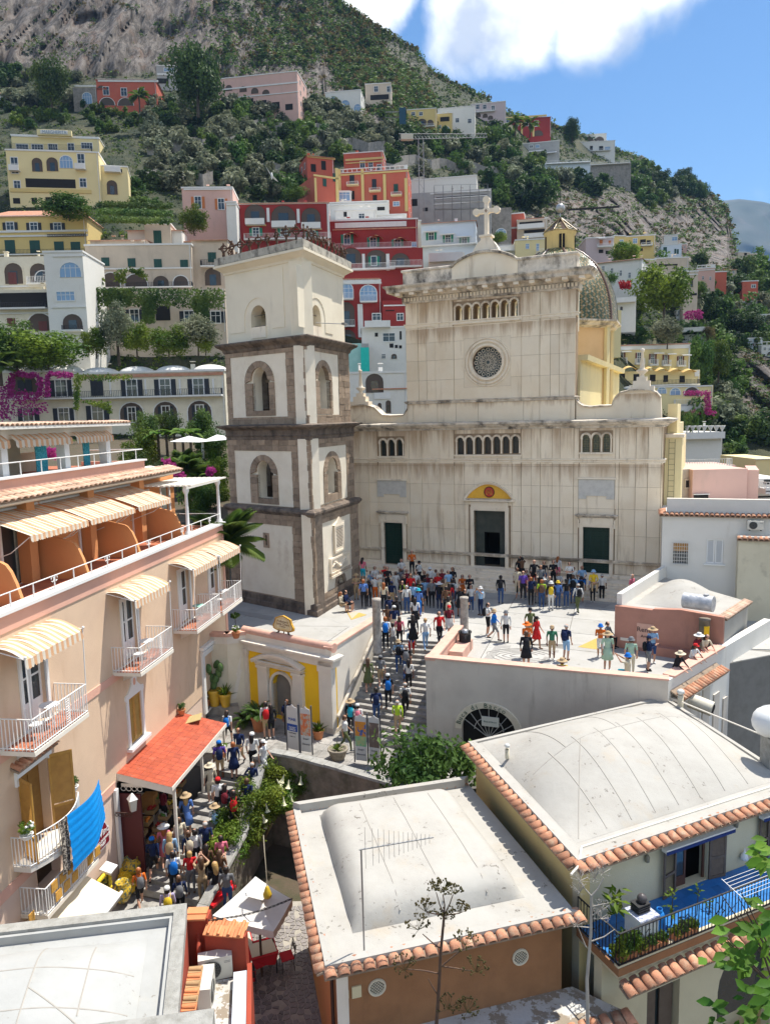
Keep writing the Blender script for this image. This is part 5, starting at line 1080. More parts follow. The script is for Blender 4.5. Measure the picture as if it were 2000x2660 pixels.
for(a,b)in((-12.0,-8.6),(-8.3,-4.85),(-4.55,-1.7)):Br(ht,a,b,11.28,11.05,.35,22,.02,.24,y0=2.35)
m_=MB();m_.box(XL,5.5,9.5,-1.2,5.7,10.4);m_.box(-7.2,4,9.5,-5.2,4.2,11.1);m_.box(-12,3.6,9.5,-9.6,3.7,11.1);m_.O('top_inner_wall',Bk,ht)
BLUC=mat('turquoise striped curtain',(.03,.30,.42),(.12,.50,.60),24,.9,lo=.45,hi=.55)
for(a,b,nn)in((-12.0,-9.6,16),(-5.9,-5.2,7),(-2.6,-2.1,6)):
 m_=MB();vs=[]
 for q in range(nn*2+1):x=a+(b-a)*q/(nn*2);y=2.9+.07*(q%2);vs+=[(x,y,9.5),(x+.04*sin(q),y,10.2),(x,y,11.1)]
 m_.A(vs,[(q*3+r,q*3+3+r,q*3+4+r,q*3+1+r)for q in range(nn*2)for r in range(2)],True);m_.O('curtain',BLUC,ht)
pg=TF('white_pergola','white slatted pergola on two slim columns at the far end of the hotel terrace','pergola',FH)
for(cc_,b_)in(((1252,840),(1250,600)),((1460,778),(1448,562))):
 x,zb=hp(6,cc_[0],cc_[1],.12);m_=MB();m_.lathe((x,.12,6.27),[(.17,0),(.15,.12),(.085,.2),(.075,1.9),(.15,2.05),(.15,2.15)],12);m_.O('pergola_column',Ab,pg)
m_=MB();m_.box(1.0,.02,8.42,5.3,.2,8.55);m_.O('pergola_beam',Ab,pg)
for q in range(11):m_=MB();y=-.25+q*.27;m_.box(.9,y,8.55,5.5,y+.16,8.62);m_.O('pergola_slat',LIL,pg)
sgn=T('wine_shop_sign','arched maroon shop sign with big white letters on the hotel wall','sign',FH.w(-8.5,-.04,-3.62),FH.a)
m_=MB();oo=[(-.52,0),(.52,0),(.52,.62),(.4,.7),(.3,.9),(0,1.02),(-.3,.9),(-.4,.7),(-.52,.62)];m_.pris(oo,-.06,0);m_.O('sign_board',Ab,sgn)
m_=MB();m_.pris([(a*.9,.06+b*.9)for a,b in oo],-.075,-.06);m_.O('sign_field',Aa('maroon',(.20,.01,.02),.4),sgn)
for t_,s_,zz,sx in(('DiVino',.36,.6,1),('WINE & SANDWICH',.13,.33,.9),('STREET',.14,.18,1)):Bm(t_,s_,TM((0,-.08,zz)),Ab,sgn,bold=.004,sx=sx)
ltn=T('wall_lantern','white framed glass lantern on a wrought bracket by the canopy','lantern',FH.w(-7.35,-.75,-2.75),FH.a)
m_=MB();m_.lathe((0,0,0),[(.13,0),(.19,.42),(.2,.45)],4,False);m_.O('lantern_glass',Aa('lantern glass',(.6,.58,.5),.2),ltn);m_=MB();m_.lathe((0,0,.45),[(.23,0),(.1,.16),(.04,.22),(0,.25)],4,False);m_.O('lantern_cap',Ab,ltn)
m_=MB();m_.tube([(-.02,0,-.1),(-.02,.7,-.1)],.02,4)
for q in range(5):m_.tube([(-.02,.1+q*.14+.06*cos(t),-.2+.06*sin(t))for t in[k*.9 for k in range(8)]],.014,4)
m_.O('wrought_bracket',Aa('rusty iron',(.08,.04,.03),.7),ltn)
lb=TF('gallery_balcony','white balcony railing hung with ochre ceramic panels, low on the hotel wall','balcony',FH)
m_=MB();m_.box(-12.9,-.85,-3.08,-10.0,.03,-2.95);m_.O('balcony_slab',LIL,lb);Ax(lb,[(-12.87,0),(-12.87,-.82),(-10.03,-.82),(-10.03,0)],-2.95,.85)
OCH=mat('ochre ceramic panel',(.58,.32,.06),(.42,.2,.04),9,.8,rough=.5,rnd=.15)
for q in range(6):
 for r in range(2):
  if(q+r)%5==4:continue
  m_=MB();m_.cb((-12.5+q*.45+r*.18,-.87,-2.25-r*.4),(.3,.03,.3),0,0,.06*(q%3));m_.O('ceramic_panel',OCH,lb)
m_=MB();m_.box(-13.25,-.5,-3.0,-13.0,-.47,-2.7);m_.O('ceramic_panel',OCH,lb)
ca=T('cream_awning','plain cream canvas shop awning above the lower street','awning',FH.o,FH.a)
m_=MB();m_.A([(-13.4,-.1,-3.2),(-10.3,-.1,-3.2),(-10.3,-1.7,-3.95),(-13.4,-1.7,-3.95),(-10.3,-1.7,-4.15),(-13.4,-1.7,-4.15)],[(0,1,2,3),(3,2,4,5)]);m_.O('awning_cloth',mat('cream canvas',(.72,.64,.48),(.64,.56,.42),2,.6),ca)
m_=MB();m_.tube([(-13.4,-1.72,-3.95),(-10.25,-1.72,-3.95)],.06,8);m_.O('awning_tube',Ab,ca)
mir=T('lemon_mirror','tall mirror in a bright yellow lemon frame leaning on the hotel wall','mirror',FH.w(-8.85,-.25,DBz-.05),FH.a)
for q in range(30):
 t=q/30*4;s_=t%1;k=int(t);P=[(-.38+.76*s_,.1),(.38,.1+1.3*s_),(.38-.76*s_,1.4),(-.38,1.4-1.3*s_)][k];ob('lemon',FM_[0],mir,(P[0],-.02,P[1])).scale=(1.7,1.4,1.7)
m_=MB();m_.box(-.33,0,.12,.33,.03,1.38);m_.O('mirror_glass',Aa('mirror',(.1,.13,.12),.05,.9),mir)
CERA=mat('painted lemon majolica',(.62,.42,.04),(.10,.14,.10),11,1,rough=.25,spec=.6,lo=.5,hi=.54,obj=True,stain=(.62,.6,.5),samt=.7,ssc=9,streak=1,cov=.62)
vs_=[((21,1060,1600),.36,.62,'large round majolica jar with lemons, at the top of the jar group'),((21,940,1870),.25,.72,'yellow pineapple textured ceramic vase beside the wall'),((21,890,2130),.34,.75,'big painted majolica urn with a glassy rim nearest the awning'),((21,1040,1960),.24,.4,'small plain yellow ceramic pot between two urns')]
for i,(q,r,h,lab)in enumerate(vs_):
 P=gz(z(*q),DBz+.0+(.35 if i==0 else 0));o=T('ceramic_jar',lab,'jar',P,0,'ceramic jars on the lower street');m_=MB();m_.lathe((0,0,0),[(r*.55,0),(r*.8,h*.15),(r,h*.45),(r*.92,h*.7),(r*.6,h*.9),(r*.72,h),(r*.6,h),(r*.5,h*.85),(0,h*.6)],16);m_.O('jar_body',CERA if i not in(1,3)else Aa('lemon glaze',(.72,.45,.02),.3),o)
 if i==1:
  for a in range(10):
   for b in range(7):ob('bump',FM_[0],o,(r*.93*cos(a*.628+b*.31)*sin(.5+b*.33),r*.93*sin(a*.628+b*.31)*sin(.5+b*.33),h*(.1+b*.12)))
m_=MB();m_.cb((-8.55,-.3,-4.3),(.5,.45,.08),0,.3);mm=m_.O('wall_lamp_hood',Ab,None,label='white hooded wall lamp beside the shop sign above the street',cat='lamp');mm.matrix_world=FH.M
pn=T('poster_panel','framed brown restaurant poster with a wine glass below wooden boxes','poster',gz(z(15,425,1330),-5.35),0)
pn.rotation_euler=(0,0,radians(-8));m_=MB();m_.box(-.46,0,.0,.46,.06,1.15);m_.O('poster_frame',LIL,pn);m_=MB();m_.box(-.42,-.012,.04,.42,0,1.1);m_.O('poster_print',mat('poster print',(.06,.02,.015),(.35,.14,.05),3.5,1,lo=.45,hi=.6),pn)
m_=MB();Ce(m_,(-.24,.48),.1,.018,-.02,.01,14);m_.pris([(-.24+.07*cos(k*.6-1.2),.48+.07*sin(k*.6-1.2))for k in range(5)],-.02,-.012);m_.O('poster_emblem',Ab,pn);Bm('<',.3,TM((-.3,-.02,.2)),Ab,pn)
m_=MB();m_.box(-.46,.06,1.15,-.1,.5,1.75);m_.O('white_box',LIL,pn);m_=MB();m_.box(-.05,.0,1.5,.46,.45,1.85);m_.box(-.05,.0,1.15,.46,.45,1.48);m_.O('wooden_box',mat('light box wood',(.55,.27,.08),(.48,.22,.06),3,.7),pn)
sb=T('menu_board','white menu boards with blue print standing beside the poster','sign',gz(z(15,590,1330),-5.2),radians(-40));m_=MB();m_.box(-.25,0,.3,.25,.03,1.2);m_.O('board',Ab,sb);Bm('GLI\nCASARECCI',.12,TM((0,-.01,.85)),Aa('blue print',(.02,.05,.35),.6),sb)
ZR.update({25:(1690,1180,.1898),26:(1740,1600,.1808),27:(480,2250,.2045)})
def Ar(mt,col,sc,cov,msc=.7,mcov=.55,aniso=1):
 nt=mt.node_tree;N,L=Al(nt);b=nt.nodes['Principled BSDF'];src=b.inputs['Base Color'].links[0].from_socket
 co=N('NewGeometry').outputs['Position']
 n=N('TexNoise');n.inputs['Scale'].default_value=sc;n.inputs['Detail'].default_value=9;n.inputs['Roughness'].default_value=.7;L(co,n.inputs[0])
 n2=N('TexNoise');n2.inputs['Scale'].default_value=msc;n2.inputs['Detail'].default_value=2;L(co,n2.inputs[0])
 a=N('MapRange');a.inputs[1].default_value=cov;a.inputs[2].default_value=cov+.015;L(n.outputs[0],a.inputs[0])
 c=N('MapRange');c.inputs[1].default_value=mcov;c.inputs[2].default_value=mcov+.06;L(n2.outputs[0],c.inputs[0])
 m_=N('Math',operation='MULTIPLY');L(a.outputs[0],m_.inputs[0]);L(c.outputs[0],m_.inputs[1])
 mx=N('MixRGB');L(m_.outputs[0],mx.inputs[0]);L(src,mx.inputs[1]);mx.inputs[2].default_value=(*col,1);L(mx.outputs[0],b.inputs['Base Color'])
As=mat('white roof coating',(.40,.385,.35),(.34,.32,.285),.8,.7,rough=.75,stain=(.40,.33,.24),samt=.6,ssc=1.1,streak=1,cov=.57,bump=.6,bsc=5);Ar(As,(.16,.145,.125),6,.60,.8,.54)
Cg=mat('cool white roof coating',(.38,.385,.375),(.33,.335,.32),.9,.7,rough=.7,stain=(.45,.42,.36),samt=.4,ssc=1.3,streak=1,cov=.6,bump=.5,bsc=5);Ar(Cg,(.25,.24,.21),7,.62,.9,.55)
PEEL=mat('peeling whitewashed slab',(.5,.49,.46),(.44,.42,.38),2,.7,bump=.8,bsc=12,stain=(.4,.36,.3),samt=.5,ssc=2,streak=1);Ar(PEEL,(.27,.225,.17),2.2,.50,.6,.35)
Ar(Cw,(.27,.255,.23),2.2,.60,.35,.5)
YROOF=mat('straw yellow house render',(.66,.52,.24),(.60,.47,.22),.8,.7,stain=(.16,.13,.09),samt=.7,ssc=2.2,streak=2,cov=.62,bump=.4)
Cb=mat('brown ochre render',(.30,.15,.07),(.24,.12,.055),1.3,.8,stain=(.16,.09,.05),samt=.5,ssc=1.5,streak=3,cov=.56,bump=.4)
Dm=mat('orange ochre render',(.56,.29,.11),(.5,.25,.10),1.2,.7,stain=(.3,.16,.08),samt=.4,ssc=1.5,streak=4,cov=.58)
Cq=mat('brick red render',(.36,.065,.035),(.30,.055,.03),1.2,.8,stain=(.2,.06,.04),samt=.5,ssc=1.5,streak=3,bump=.3)
Cj=mat('pale straw render',(.60,.54,.38),(.54,.48,.33),.8,.7,stain=(.36,.3,.2),samt=.45,ssc=1.5,streak=5,cov=.6,bump=.3)
Df=mat('grey concrete coping',(.34,.335,.31),(.25,.245,.22),3,.9,stain=(.15,.14,.12),samt=.5,ssc=4,streak=1,bump=.8)
def bil(q,s,t):return q[0]*(1-s)*(1-t)+q[1]*s*(1-t)+q[2]*s*t+q[3]*(1-s)*t
def Ci(par,q,z_,mar,hm,edge,mt,n=34,pw=.55,crown=.12,name='roof_vault',seams=()):
 l,r,f,b=mar
 def P(s,t):
  e=lambda x,w:sin(min(1,min(x,1-x)/w)*pi/2)**pw if 0<x<1 else 0
  h=hm*min(e(s,edge[0]),1)*min(e(t,edge[1]),1);h*=1+crown*(sin(pi*s)*sin(pi*t)-.5)
  p=bil(q,l+(1-l-r)*s,f+(1-f-b)*t);rr=noise.noise(V((p.x*.9,p.y*.9,1.3)))*.035
  return(p.x,p.y,z_+max(0,h+rr*(1 if h>.05 else.2)))
 vs=[P(i/n,j/n)for i in range(n+1)for j in range(n+1)]
 m_=MB();m_.A(vs,[(i*(n+1)+j,(i+1)*(n+1)+j,(i+1)*(n+1)+j+1,i*(n+1)+j+1)for i in range(n)for j in range(n)],True);o=m_.O(name,mt,par)
 for(a,b_)in seams:
  m_=MB();m_.tube([V(P(a[0]+(b_[0]-a[0])*k/16,a[1]+(b_[1]-a[1])*k/16))+V((0,0,-.008))for k in range(17)],.024,5);m_.O('roof_seam',Aa('roof seam',(.34,.32,.285),.8),o)
 return o,P
def Dh(par,q,z0,z1,mt,name='roof_slab'):m_=MB();m_.pris([xy(p)for p in q],z0,z1,'z');return m_.O(name,mt,par)
def rim(par,q,z_,w,h,mt,name='roof_rim',sides=(0,1,2,3)):
 pp=[xy(p)for p in q];qi=Ao(pp,w)
 for i in sides:
  a,b,c,d=pp[i],pp[(i+1)%4],qi[(i+1)%4],qi[i];m_=MB();m_.pris([a,b,c,d],z_-.02,z_+h+.002*i,'z');m_.O(name,mt,par)
Z1,Z2,Z3=-1.05,0.0,-1.2
g1=[gz(p,Z1)for p in((845,2520),(1500,2375),(1215,2035),(762,2105))]
g2=[gz((1500,2243),Z2),None,gz((1725,1812),Z2),gz((1215,1931),Z2)]
gE=gz((2000,2078),Z2);gR=gz((2000,1990),Z2);u=(gE-g2[0]).normalized()
dR=gR-g2[2];den=u.x*-dR.y+u.y*dR.x;w0=g2[2]-g2[0];t_=(w0.x*-dR.y+w0.y*dR.x)/den;g2[1]=g2[0]+u*t_
h1=T('brown_house','brown ochre house with a white vaulted roof edged in clay tiles, centre foreground','house')
Dh(h1,g1,Z1-.25,Z1,As);rim(h1,g1,Z1,.22,.1,As,sides=(0,3));rim(h1,g1,Z1,.2,.28,As,sides=(2,))
Ci(h1,g1,Z1+.003,(.13,.15,.14,.075),.62,(.13,.14),As,40,.5,seams=(((.27,.02),(.27,.98)),((.52,.02),(.52,.98)),((.78,.02),(.78,.98))))
Av(h1,xy(g1[0]+V((-.05,0,0))),xy(g1[1]+V((.15,.03,0))),Z1-.07,.24,.3,.25);Av(h1,xy(g1[3]),xy(g1[0]),Z1-.07,.24,.3,.25);Av(h1,xy(g1[2]),xy(g1[3]),Z1-.07,.2,.3,.25)
wq=Ao([xy(p)for p in g1],.28);Aw=-3.3
for(i,mt,nm)in((0,Cb,'front_wall'),(3,Dm,'left_wall'),(2,Dm,'back_wall')):
 a,b=wq[i],wq[(i+1)%4];Fc=Ae(a,b,0);L=(V(b)-V(a)).length;m_=MB(Fc.M);m_.box(0,0,-7,L,.25,Z1-.1);m_.O(nm,mt,h1)
F1=Ae(wq[0],wq[1],0)
m_=MB(F1.M);m_.box(0,-.04,-7,.28,0,Z1-.1);m_.O('white_corner_strip',LIL,h1)
for k,(x,y)in enumerate(((517,1138),(1204,992))):
 c=F1.p(13,x,y,-.03);m_=MB(F1.M);Ce(m_,c,.2,.025,-.01,.04,20)
 for q in range(-3,4):
  w=sqrt(max(0,.19**2-(q*.055)**2))
  for s_ in(1,-1):m_.tube([(c[0]+(q*.055-s_*w)*.707,-.02,c[1]+(q*.055+s_*w)*.707*s_),(c[0]+(q*.055+s_*w)*.707,-.02,c[1]+(q*.055-s_*w)*.707*s_)],.009,4)
 vg=m_.O('round_vent',Aa('cream vent',(.62,.58,.46),.6),h1);m_=MB(F1.M);m_.pris([(c[0]+.19*cos(t*.39),c[1]+.19*sin(t*.39))for t in range(16)],-.004,.01);m_.O('vent_hole',Bg,vg)
for(x0,x1,y0,y1)in((345,380,1150,1195),(397,440,1125,1190)):
 a=F1.p(13,x0,y1,-.02);b=F1.p(13,x1,y0,-.02);m_=MB(F1.M);m_.box(a[0],-.035,a[1],b[0],0,b[1]);m_.O('meter_box',Aa('cream meter box',(.60,.55,.36),.5),h1)
lq=[gz(z(13,300,1330),Aw),gz(z(14,668,2030),Aw),gz(z(13,1545,985),Aw),gz(z(13,335,1222),Aw)]
lq=[xy(p)for p in lq];Lh=T('low_shed_roof','low slab roof with flaking white paint and a clay tile edge below the brown wall','roof')
n1=V(wq[1])-V(wq[0]);n1.normalize();nn=V((n1.y,-n1.x));W0=V(wq[0]);W1=V(lq[1]);dl=(W1-V(wq[1])).dot(nn)
lq=[tuple(W0+nn*1.25),tuple(W0+n1*((W1-W0).dot(n1))+nn*1.25),tuple(W0+n1*((V(wq[1])-W0).length+.3)),tuple(W0)]
m_=MB();m_.pris(lq,Aw-.2,Aw,'z');m_.O('slab',PEEL,Lh);Av(Lh,lq[0],lq[1],Aw-.05,.26,.3,.25);m_=MB();m_.box(0,0,-7,.01,.01,-6.9);
Fl=Ae(lq[0],lq[1],0);m_=MB(Fl.M);m_.box(0,.05,-9,(V(lq[1])-V(lq[0])).length,.2,Aw-.2);m_.O('shed_wall',Cb,Lh)
cb=T('cable_coil','tangle of black and grey cables coiled on the low shed roof','cables')
for k in range(13):
 c=gz(z(13,720,1215),Aw);m_=MB();ph=UF(0,6);rx_=UF(.35,.75);pts_=[(c.x+rx_*cos(t+ph)+.05*RN.random(),c.y+rx_*.42*sin(t+ph),Aw+.03+.02*k*RN.random())for t in[q*.5 for q in range(10+k%4)]]
 if k<6:e=gz(z(13,1150+15*k,1130),Aw);pts_=[tuple(gz(z(13,500,1150+6*k),Aw)+V((0,0,.25-.03*k)))]+[(c.x-.5+t*.32,c.y-.18+.06*k*sin(t*.8)+.05*t,Aw+.04)for t in range(0,7)]+[(e.x,e.y,Aw+.03)]
 m_.tube(pts_,.017,5);m_.O('cable',Af if k%4 else Aa('grey cable',(.4,.4,.4),.6),cb)
an=T('tv_antenna','tall steel mast with a horizontal log periodic television antenna above the white roof','antenna',gz((947,2500),Z1-.3))
mast_top=proj(an.location+V((0,0,2.6)))
hA=2.5
for _ in range(6):
 hA*=(2500-2207)/max(1,2500-proj(an.location+V((0,0,hA)))[1])
m_=MB();m_.tube([(0,0,-.6),(0,0,hA)],.022,6);m_.O('mast',Aa('galvanised steel',(.33,.33,.33),.4,.7),an)
du=(gz((1065,2190),Z1)-gz((935,2208),Z1)).normalized();du=V((du.x,du.y,0)).normalized();m_=MB();m_.tube([V((0,0,hA))-du*.05,V((0,0,hA+.06))+du*1.75],.018,5);m_.O('boom',Aa('galvanised steel',(.33,.33,.33),.4,.7),an)
for k in range(14):
 t=.1+1.55*(k/13)**.85;L_=.5*(1-t/2.0)**1.15+.05;m_=MB();P=du*t+V((0,0,hA+.03));m_.tube([P-V((0,0,L_)),P+V((0,0,L_))],.006,4);m_.O('antenna_rod',Aa('galvanised steel',(.33,.33,.33),.4,.7),an)
h2=T('straw_house','straw yellow house with the biggest white vaulted roof and a blue tiled balcony, right foreground','house')
Dh(h2,g2,Z2-.22,Z2,As);rim(h2,g2,Z2,.26,.09,As,sides=(0,3));rim(h2,g2,Z2,.14,.06,As,sides=(1,2))
Ci(h2,g2,Z2+.003,(.05,.02,.10,.03),1.15,(.34,.5),As,44,.85,.1,seams=[((k,.02),(k,.55))for k in(.14,.25,.36,.47,.58,.7,.82)]+[((.05,.5),(.95,.5)),((.02,.02),(.27,.5)),((.2,.5),(.2,.95)),((.45,.5),(.45,.95))])
Av(h2,xy(g2[0]+V((-.1,-.05,0))),xy(g2[1]),Z2-.1,.3,.31,.3,rows=1);Av(h2,xy(g2[3]),xy(g2[0]),Z2-.1,.3,.31,.3,rows=1)
m_=MB();pw=Ao([xy(p)for p in g2],.32);m_.tube([(pw[0][0],pw[0][1],Z2+.17),(pw[1][0],pw[1][1],Z2+.17)],.035,7);m_.tube([(pw[0][0],pw[0][1],Z2+.17),(g2[0].x,g2[0].y-.1,Z2-.0),(g2[0].x-.25,g2[0].y-.3,Z2-.1)],.035,7);m_.O('roof_pipe',LIL,h2)
wq2=Ao([xy(p)for p in g2],.22)
Fs2=Ae(wq2[3],wq2[0],0);L=(V(wq2[0])-V(wq2[3])).length;m_=MB(Fs2.M);m_.box(0,0,-7,L-.001,.3,Z2-.15);m_.O('left_wall',YROOF,h2)
F2=Ae(wq2[0],wq2[1],0);L2_=(V(wq2[1])-V(wq2[0])).length;FLZ=-2.02
P2=lambda x,y,o=0:F2.p(14,x,y,o)
dA=(P2(1040,1020)[0],P2(1252,1000)[0]);
D2a=(2.95,4.0,FLZ,FLZ+1.9);D2b=(6.35,7.2,FLZ,FLZ+1.9)
xa=P2(1035,1030)[0];xb=P2(1250,960)[0];D2a=(xa,xb,FLZ+.02,P2(1040,1020)[1]+.1);xc=P2(1655,800)[0];D2b=(xc,xc+.9,FLZ+.02,D2a[3])
m_=MB(F2.M);m_.plate(Ad(0,L2_,-9,Z2-.15),[Ad(*D2a),Ad(*D2b),Ad(P2(1080,1900)[0]-1.1,P2(1080,1900)[0]+.05,-8.2,-3.3),Au(P2(1320,1830)[0],P2(1320,1830)[0]+2.2,-6.2,-3.3)],0,.3);m_.O('front_wall',Cj,h2)
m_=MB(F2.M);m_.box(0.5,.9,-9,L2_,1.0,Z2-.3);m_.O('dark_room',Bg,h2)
GSH=mat('grey brown shutter',(.13,.10,.08),(.10,.075,.06),5,.8,rough=.6)
Hh=D2a[3]-D2a[2]
Ap(h2,F2.M@TM((D2a[0]-.02,-.04,D2a[2]))@RM(radians(180+12),4,'Z'),.58,Hh,GSH,34,.45);Ap(h2,F2.M@TM((D2a[1]+.02,-.04,D2a[2]))@RM(radians(-8),4,'Z'),.58,Hh,GSH,34,.45)
Ap(h2,F2.M@TM((D2b[0]-.02,-.04,D2b[2]))@RM(radians(180+8),4,'Z'),.5,Hh,GSH,34,.45)
m_=MB(F2.M);a,b=D2a[0],D2a[1];m_.plate(Ad(a,a+.5,D2a[2],D2a[3]),[Ad(a+.07,a+.43,D2a[2]+.3,D2a[3]-.08)],.1,.15);m_.plate(Ad(b-.08,b-.01,D2a[2],D2a[3]),[],.1,.15);dd=m_.O('glazed_door',Aa('brown door frame',(.10,.045,.03),.5),h2);m_=MB(F2.M);m_.box(a+.05,.12,D2a[2]+.25,a+.45,.13,D2a[3]-.05);m_.O('glass',Be,dd)
NAVY=Aa('navy awning cloth',(.01,.03,.16),.7)
for(x0,x1)in((D2a[0]-.65,D2a[1]+.72),(D2b[0]-.6,D2b[1]+.5)):
 m_=MB(F2.M);m_.box(x0,-.3,D2a[3]+.02,x1,-.12,D2a[3]+.09);m_.box(x0,-.31,D2a[3]+.09,x1,-.1,D2a[3]+.12);aw=m_.O('awning_cassette',Ab,h2);m_=MB(F2.M);m_.box(x0,-.32,D2a[3]-.02,x1,-.3,D2a[3]+.07);m_.O('awning_cloth',NAVY,aw)
for(x,y)in((840,1100),(1430,870)):c=P2(x,y,-.05);m_=MB(F2.M);m_.lathe((c[0],-.08,c[1]-.1),[(0,0),(.06,.02),(.07,.16),(.04,.22),(0,.23)],8);m_.O('wall_lamp',Aa('aged lamp',(.22,.2,.15),.6),h2)
BLT=mat('glazed blue tile',(.03,.17,.46),(.035,.2,.5),4,.7,rough=.3,spec=.6,rnd=.15)
BD=1.62;m_=MB(F2.M);m_.box(-.1,-BD,FLZ-.22,L2_,0,FLZ-.012);bs=m_.O('balcony_slab',Cb,h2)
bt=MB();bt.box(-.145,-.145,0,.145,.145,.015);btm=bt.mesh('blue_tile',BLT);k=0
for i in range(27):
 for j in range(5):
  o=ob('blue_tile',btm,h2);o.matrix_local=F2.M@TM((.1+i*.295,-.16-j*.295,FLZ-.012));k+=1
m_=MB(F2.M);m_.box(-.1,-BD+.02,FLZ-.01,L2_,-BD+.16,FLZ+.06);m_.O('balcony_kerb',Cj,h2)
def Bo(par,Mx,x0,x1,y,zf,h,gap=.12):
 m_=MB(Mx);n=round((x1-x0)/gap)
 for q in range(n+1):x=x0+(x1-x0)*q/n;m_.box(x-.009,y-.009,zf+.05,x+.009,y+.009,zf+h)
 for zz in(zf+.08,zf+h):m_.box(x0,y-.02,zz-.012,x1,y+.02,zz+.012)
 for q in range(int((x1-x0)/1.3)):
  c=x0+.8+q*1.3
  for s_ in(-1,1):m_.tube([(c+s_*(.11-.09*cos(t))*(1 if k_ else-1)*(1 if k_ else-1),y,zf+.2+.33*k_+.13*sin(t)+.05*t)for k_ in(0,1)for t in(0,.9,1.8,2.7)],.011,4)
 return m_.O('iron_railing',Af,par)
Bo(h2,F2.M,-.08,L2_,-BD+.02,FLZ,.92);Bo(h2,F2.M@TM((-.08,-BD+.02,0))@RM(pi/2,4,'Z'),0,BD-.05,0,FLZ,.92)
a=F2.w(-.1,-BD-.02,0);b=F2.w(L2_,-BD-.02,0);Av(h2,xy(a),xy(b),FLZ-.52,.35,.31,.35,rows=1)
m_=MB(F2.M);m_.box(0.0,-BD+.1,FLZ-.4,L2_,0,FLZ-.23);m_.O('balcony_underside',Cj,h2)
m_=MB(F2.M);m_.box(0.0,-.9,-9,L2_,-.6,FLZ-.4);
lw=MB(F2.M);wx0,wx1=F2.p(14,845,2000,-.9)[0],F2.p(14,1060,1950,-.9)[0];ax0,ax1=F2.p(14,1318,1850,-.9)[0],F2.p(14,1318,1850,-.9)[0]+2.2
lw.plate(Ad(.0,L2_,-9,FLZ-.41),[Ad(wx0,wx1,-6,F2.p(14,860,1985,-.9)[1]),Au(ax0,ax1,-7,F2.p(14,1400,1700,-.9)[1]-.1)],-.9,-.6);lw.O('lower_wall',Cj,h2)
m_=MB(F2.M);m_.box(wx0+.05,-.7,-6,wx0+(wx1-wx0)*.42,-.66,F2.p(14,860,1985,-.9)[1]-.1);m_.box(wx0+(wx1-wx0)*.55,-.7,-6,wx1-.05,-.66,F2.p(14,860,1985,-.9)[1]-.1);m_.O('lower_window',GSH,h2)
m_=MB(F2.M);m_.box(wx0,-.62,-6,ax1,-.6,FLZ-.9);m_.O('lower_glass',Be,h2)
def Cf(px_,z0,h,r,lab):
 c=T('vent_pipe',lab,'vent pipe',gz(px_,z0));m_=MB();m_.lathe((0,0,-.1),[(r,0),(r,h),(r*.6,h)],12);m_.O('pipe',mat('stained vent pipe',(.6,.55,.42),(.45,.38,.25),4,.7),c);m_=MB();m_.ball((0,0,h+.02),r*1.35,12,6,.8);m_.O('cowl',Aa('white cowl',(.6,.6,.57),.5),c)
Cf((1766,1838),Z2,.62,.11,'stained vent pipe with striped round cowl at the far edge of the big roof');Cf((1317,1962),Z2+.3,.32,.07,'small white vent with three caps near the left edge of the big roof')
m_=MB();q0,q1=gz(z(26,175,1240),Z2+.35),gz(z(26,1400,1745),Z2+.35);m_.tube([q0,q1],.03,6);m_.tube([q1,q1-V((0,0,.4))],.03,6);m_.O('roof_edge_pipe',LIL,h2)
r3=[gz((462,2650),Z3),None,gz((486,2346),Z3),None];left3=(gz((0,2402),Z3)-r3[2]).normalized();BL3=r3[2]+left3*9.5;FR3_=r3[0]+(r3[0]-r3[2])*.25
g3=[FR3_+left3*9.5,FR3_,r3[2],BL3]
h3=T('white_domed_roof','cool white vaulted roof inside a grey concrete parapet at the lower left corner','roof')
Dh(h3,g3,Z3-2.5,Z3-.3,Cg);rim(h3,g3,Z3-.3,.32,.3,Df,'parapet_coping',(1,2));qi3=[V((*p,0))for p in Ao([xy(p)for p in g3],.33)];rim(h3,qi3,Z3-.3,.09,.22,Cg,'parapet_inner',(1,2))
Ci(h3,g3,Z3-.29,(.02,.1,.02,.17),.62,(.3,.32),Cg,44,.8,.1,seams=[((.72,.02),(.72,.98)),((.5,.02),(.5,.98)),((.05,.35),(.98,.35)),((.05,.65),(.98,.65)),((.72,.5),(.99,.03)),((.28,.02),(.28,.6)),((.86,.3),(.86,.9))])
Fr=Ae(xy(g3[1]),xy(g3[2]),0);m_=MB(Fr.M);m_.box(0,-.001,-7,(g3[2]-g3[1]).length,.2,Z3-.33);m_.O('side_wall',Cq,h3)
m_=MB();e0=gz(z(12,480,835),Z3+1.0);e1=gz(z(12,1158,745),Z3+1.0);dd_=(e1-e0).normalized();nn_=V((dd_.y,-dd_.x,0));m_.pris([xy(e0-dd_*1.5),xy(e1),xy(e1+nn_*1.2),xy(e0-dd_*1.5+nn_*1.2)],-2.2,Z3+1.0,'z');m_.O('concrete_block',Df,None,label='top of a grey concrete parapet at the bottom edge of the view',cat='parapet')
rw_=T('red_alley_wall','brick red walls with clay tile caps around the air conditioners','wall')
RZ=-1.75
ra=[gz(z(27,110,640),RZ+.25),gz(z(27,290,640),RZ+.25),gz(z(27,250,830),RZ),gz(z(27,765,870),RZ),gz(z(27,760,2000),RZ-.3)]
m_=MB();m_.pris([xy(ra[0]+V((-.3,0,0))),xy(ra[1]),xy(ra[1]+V((.02,.35,0))),xy(ra[0]+V((-.3,.35,0)))],-7,RZ+.2,'z');m_.O('wall_end',Cq,rw_)
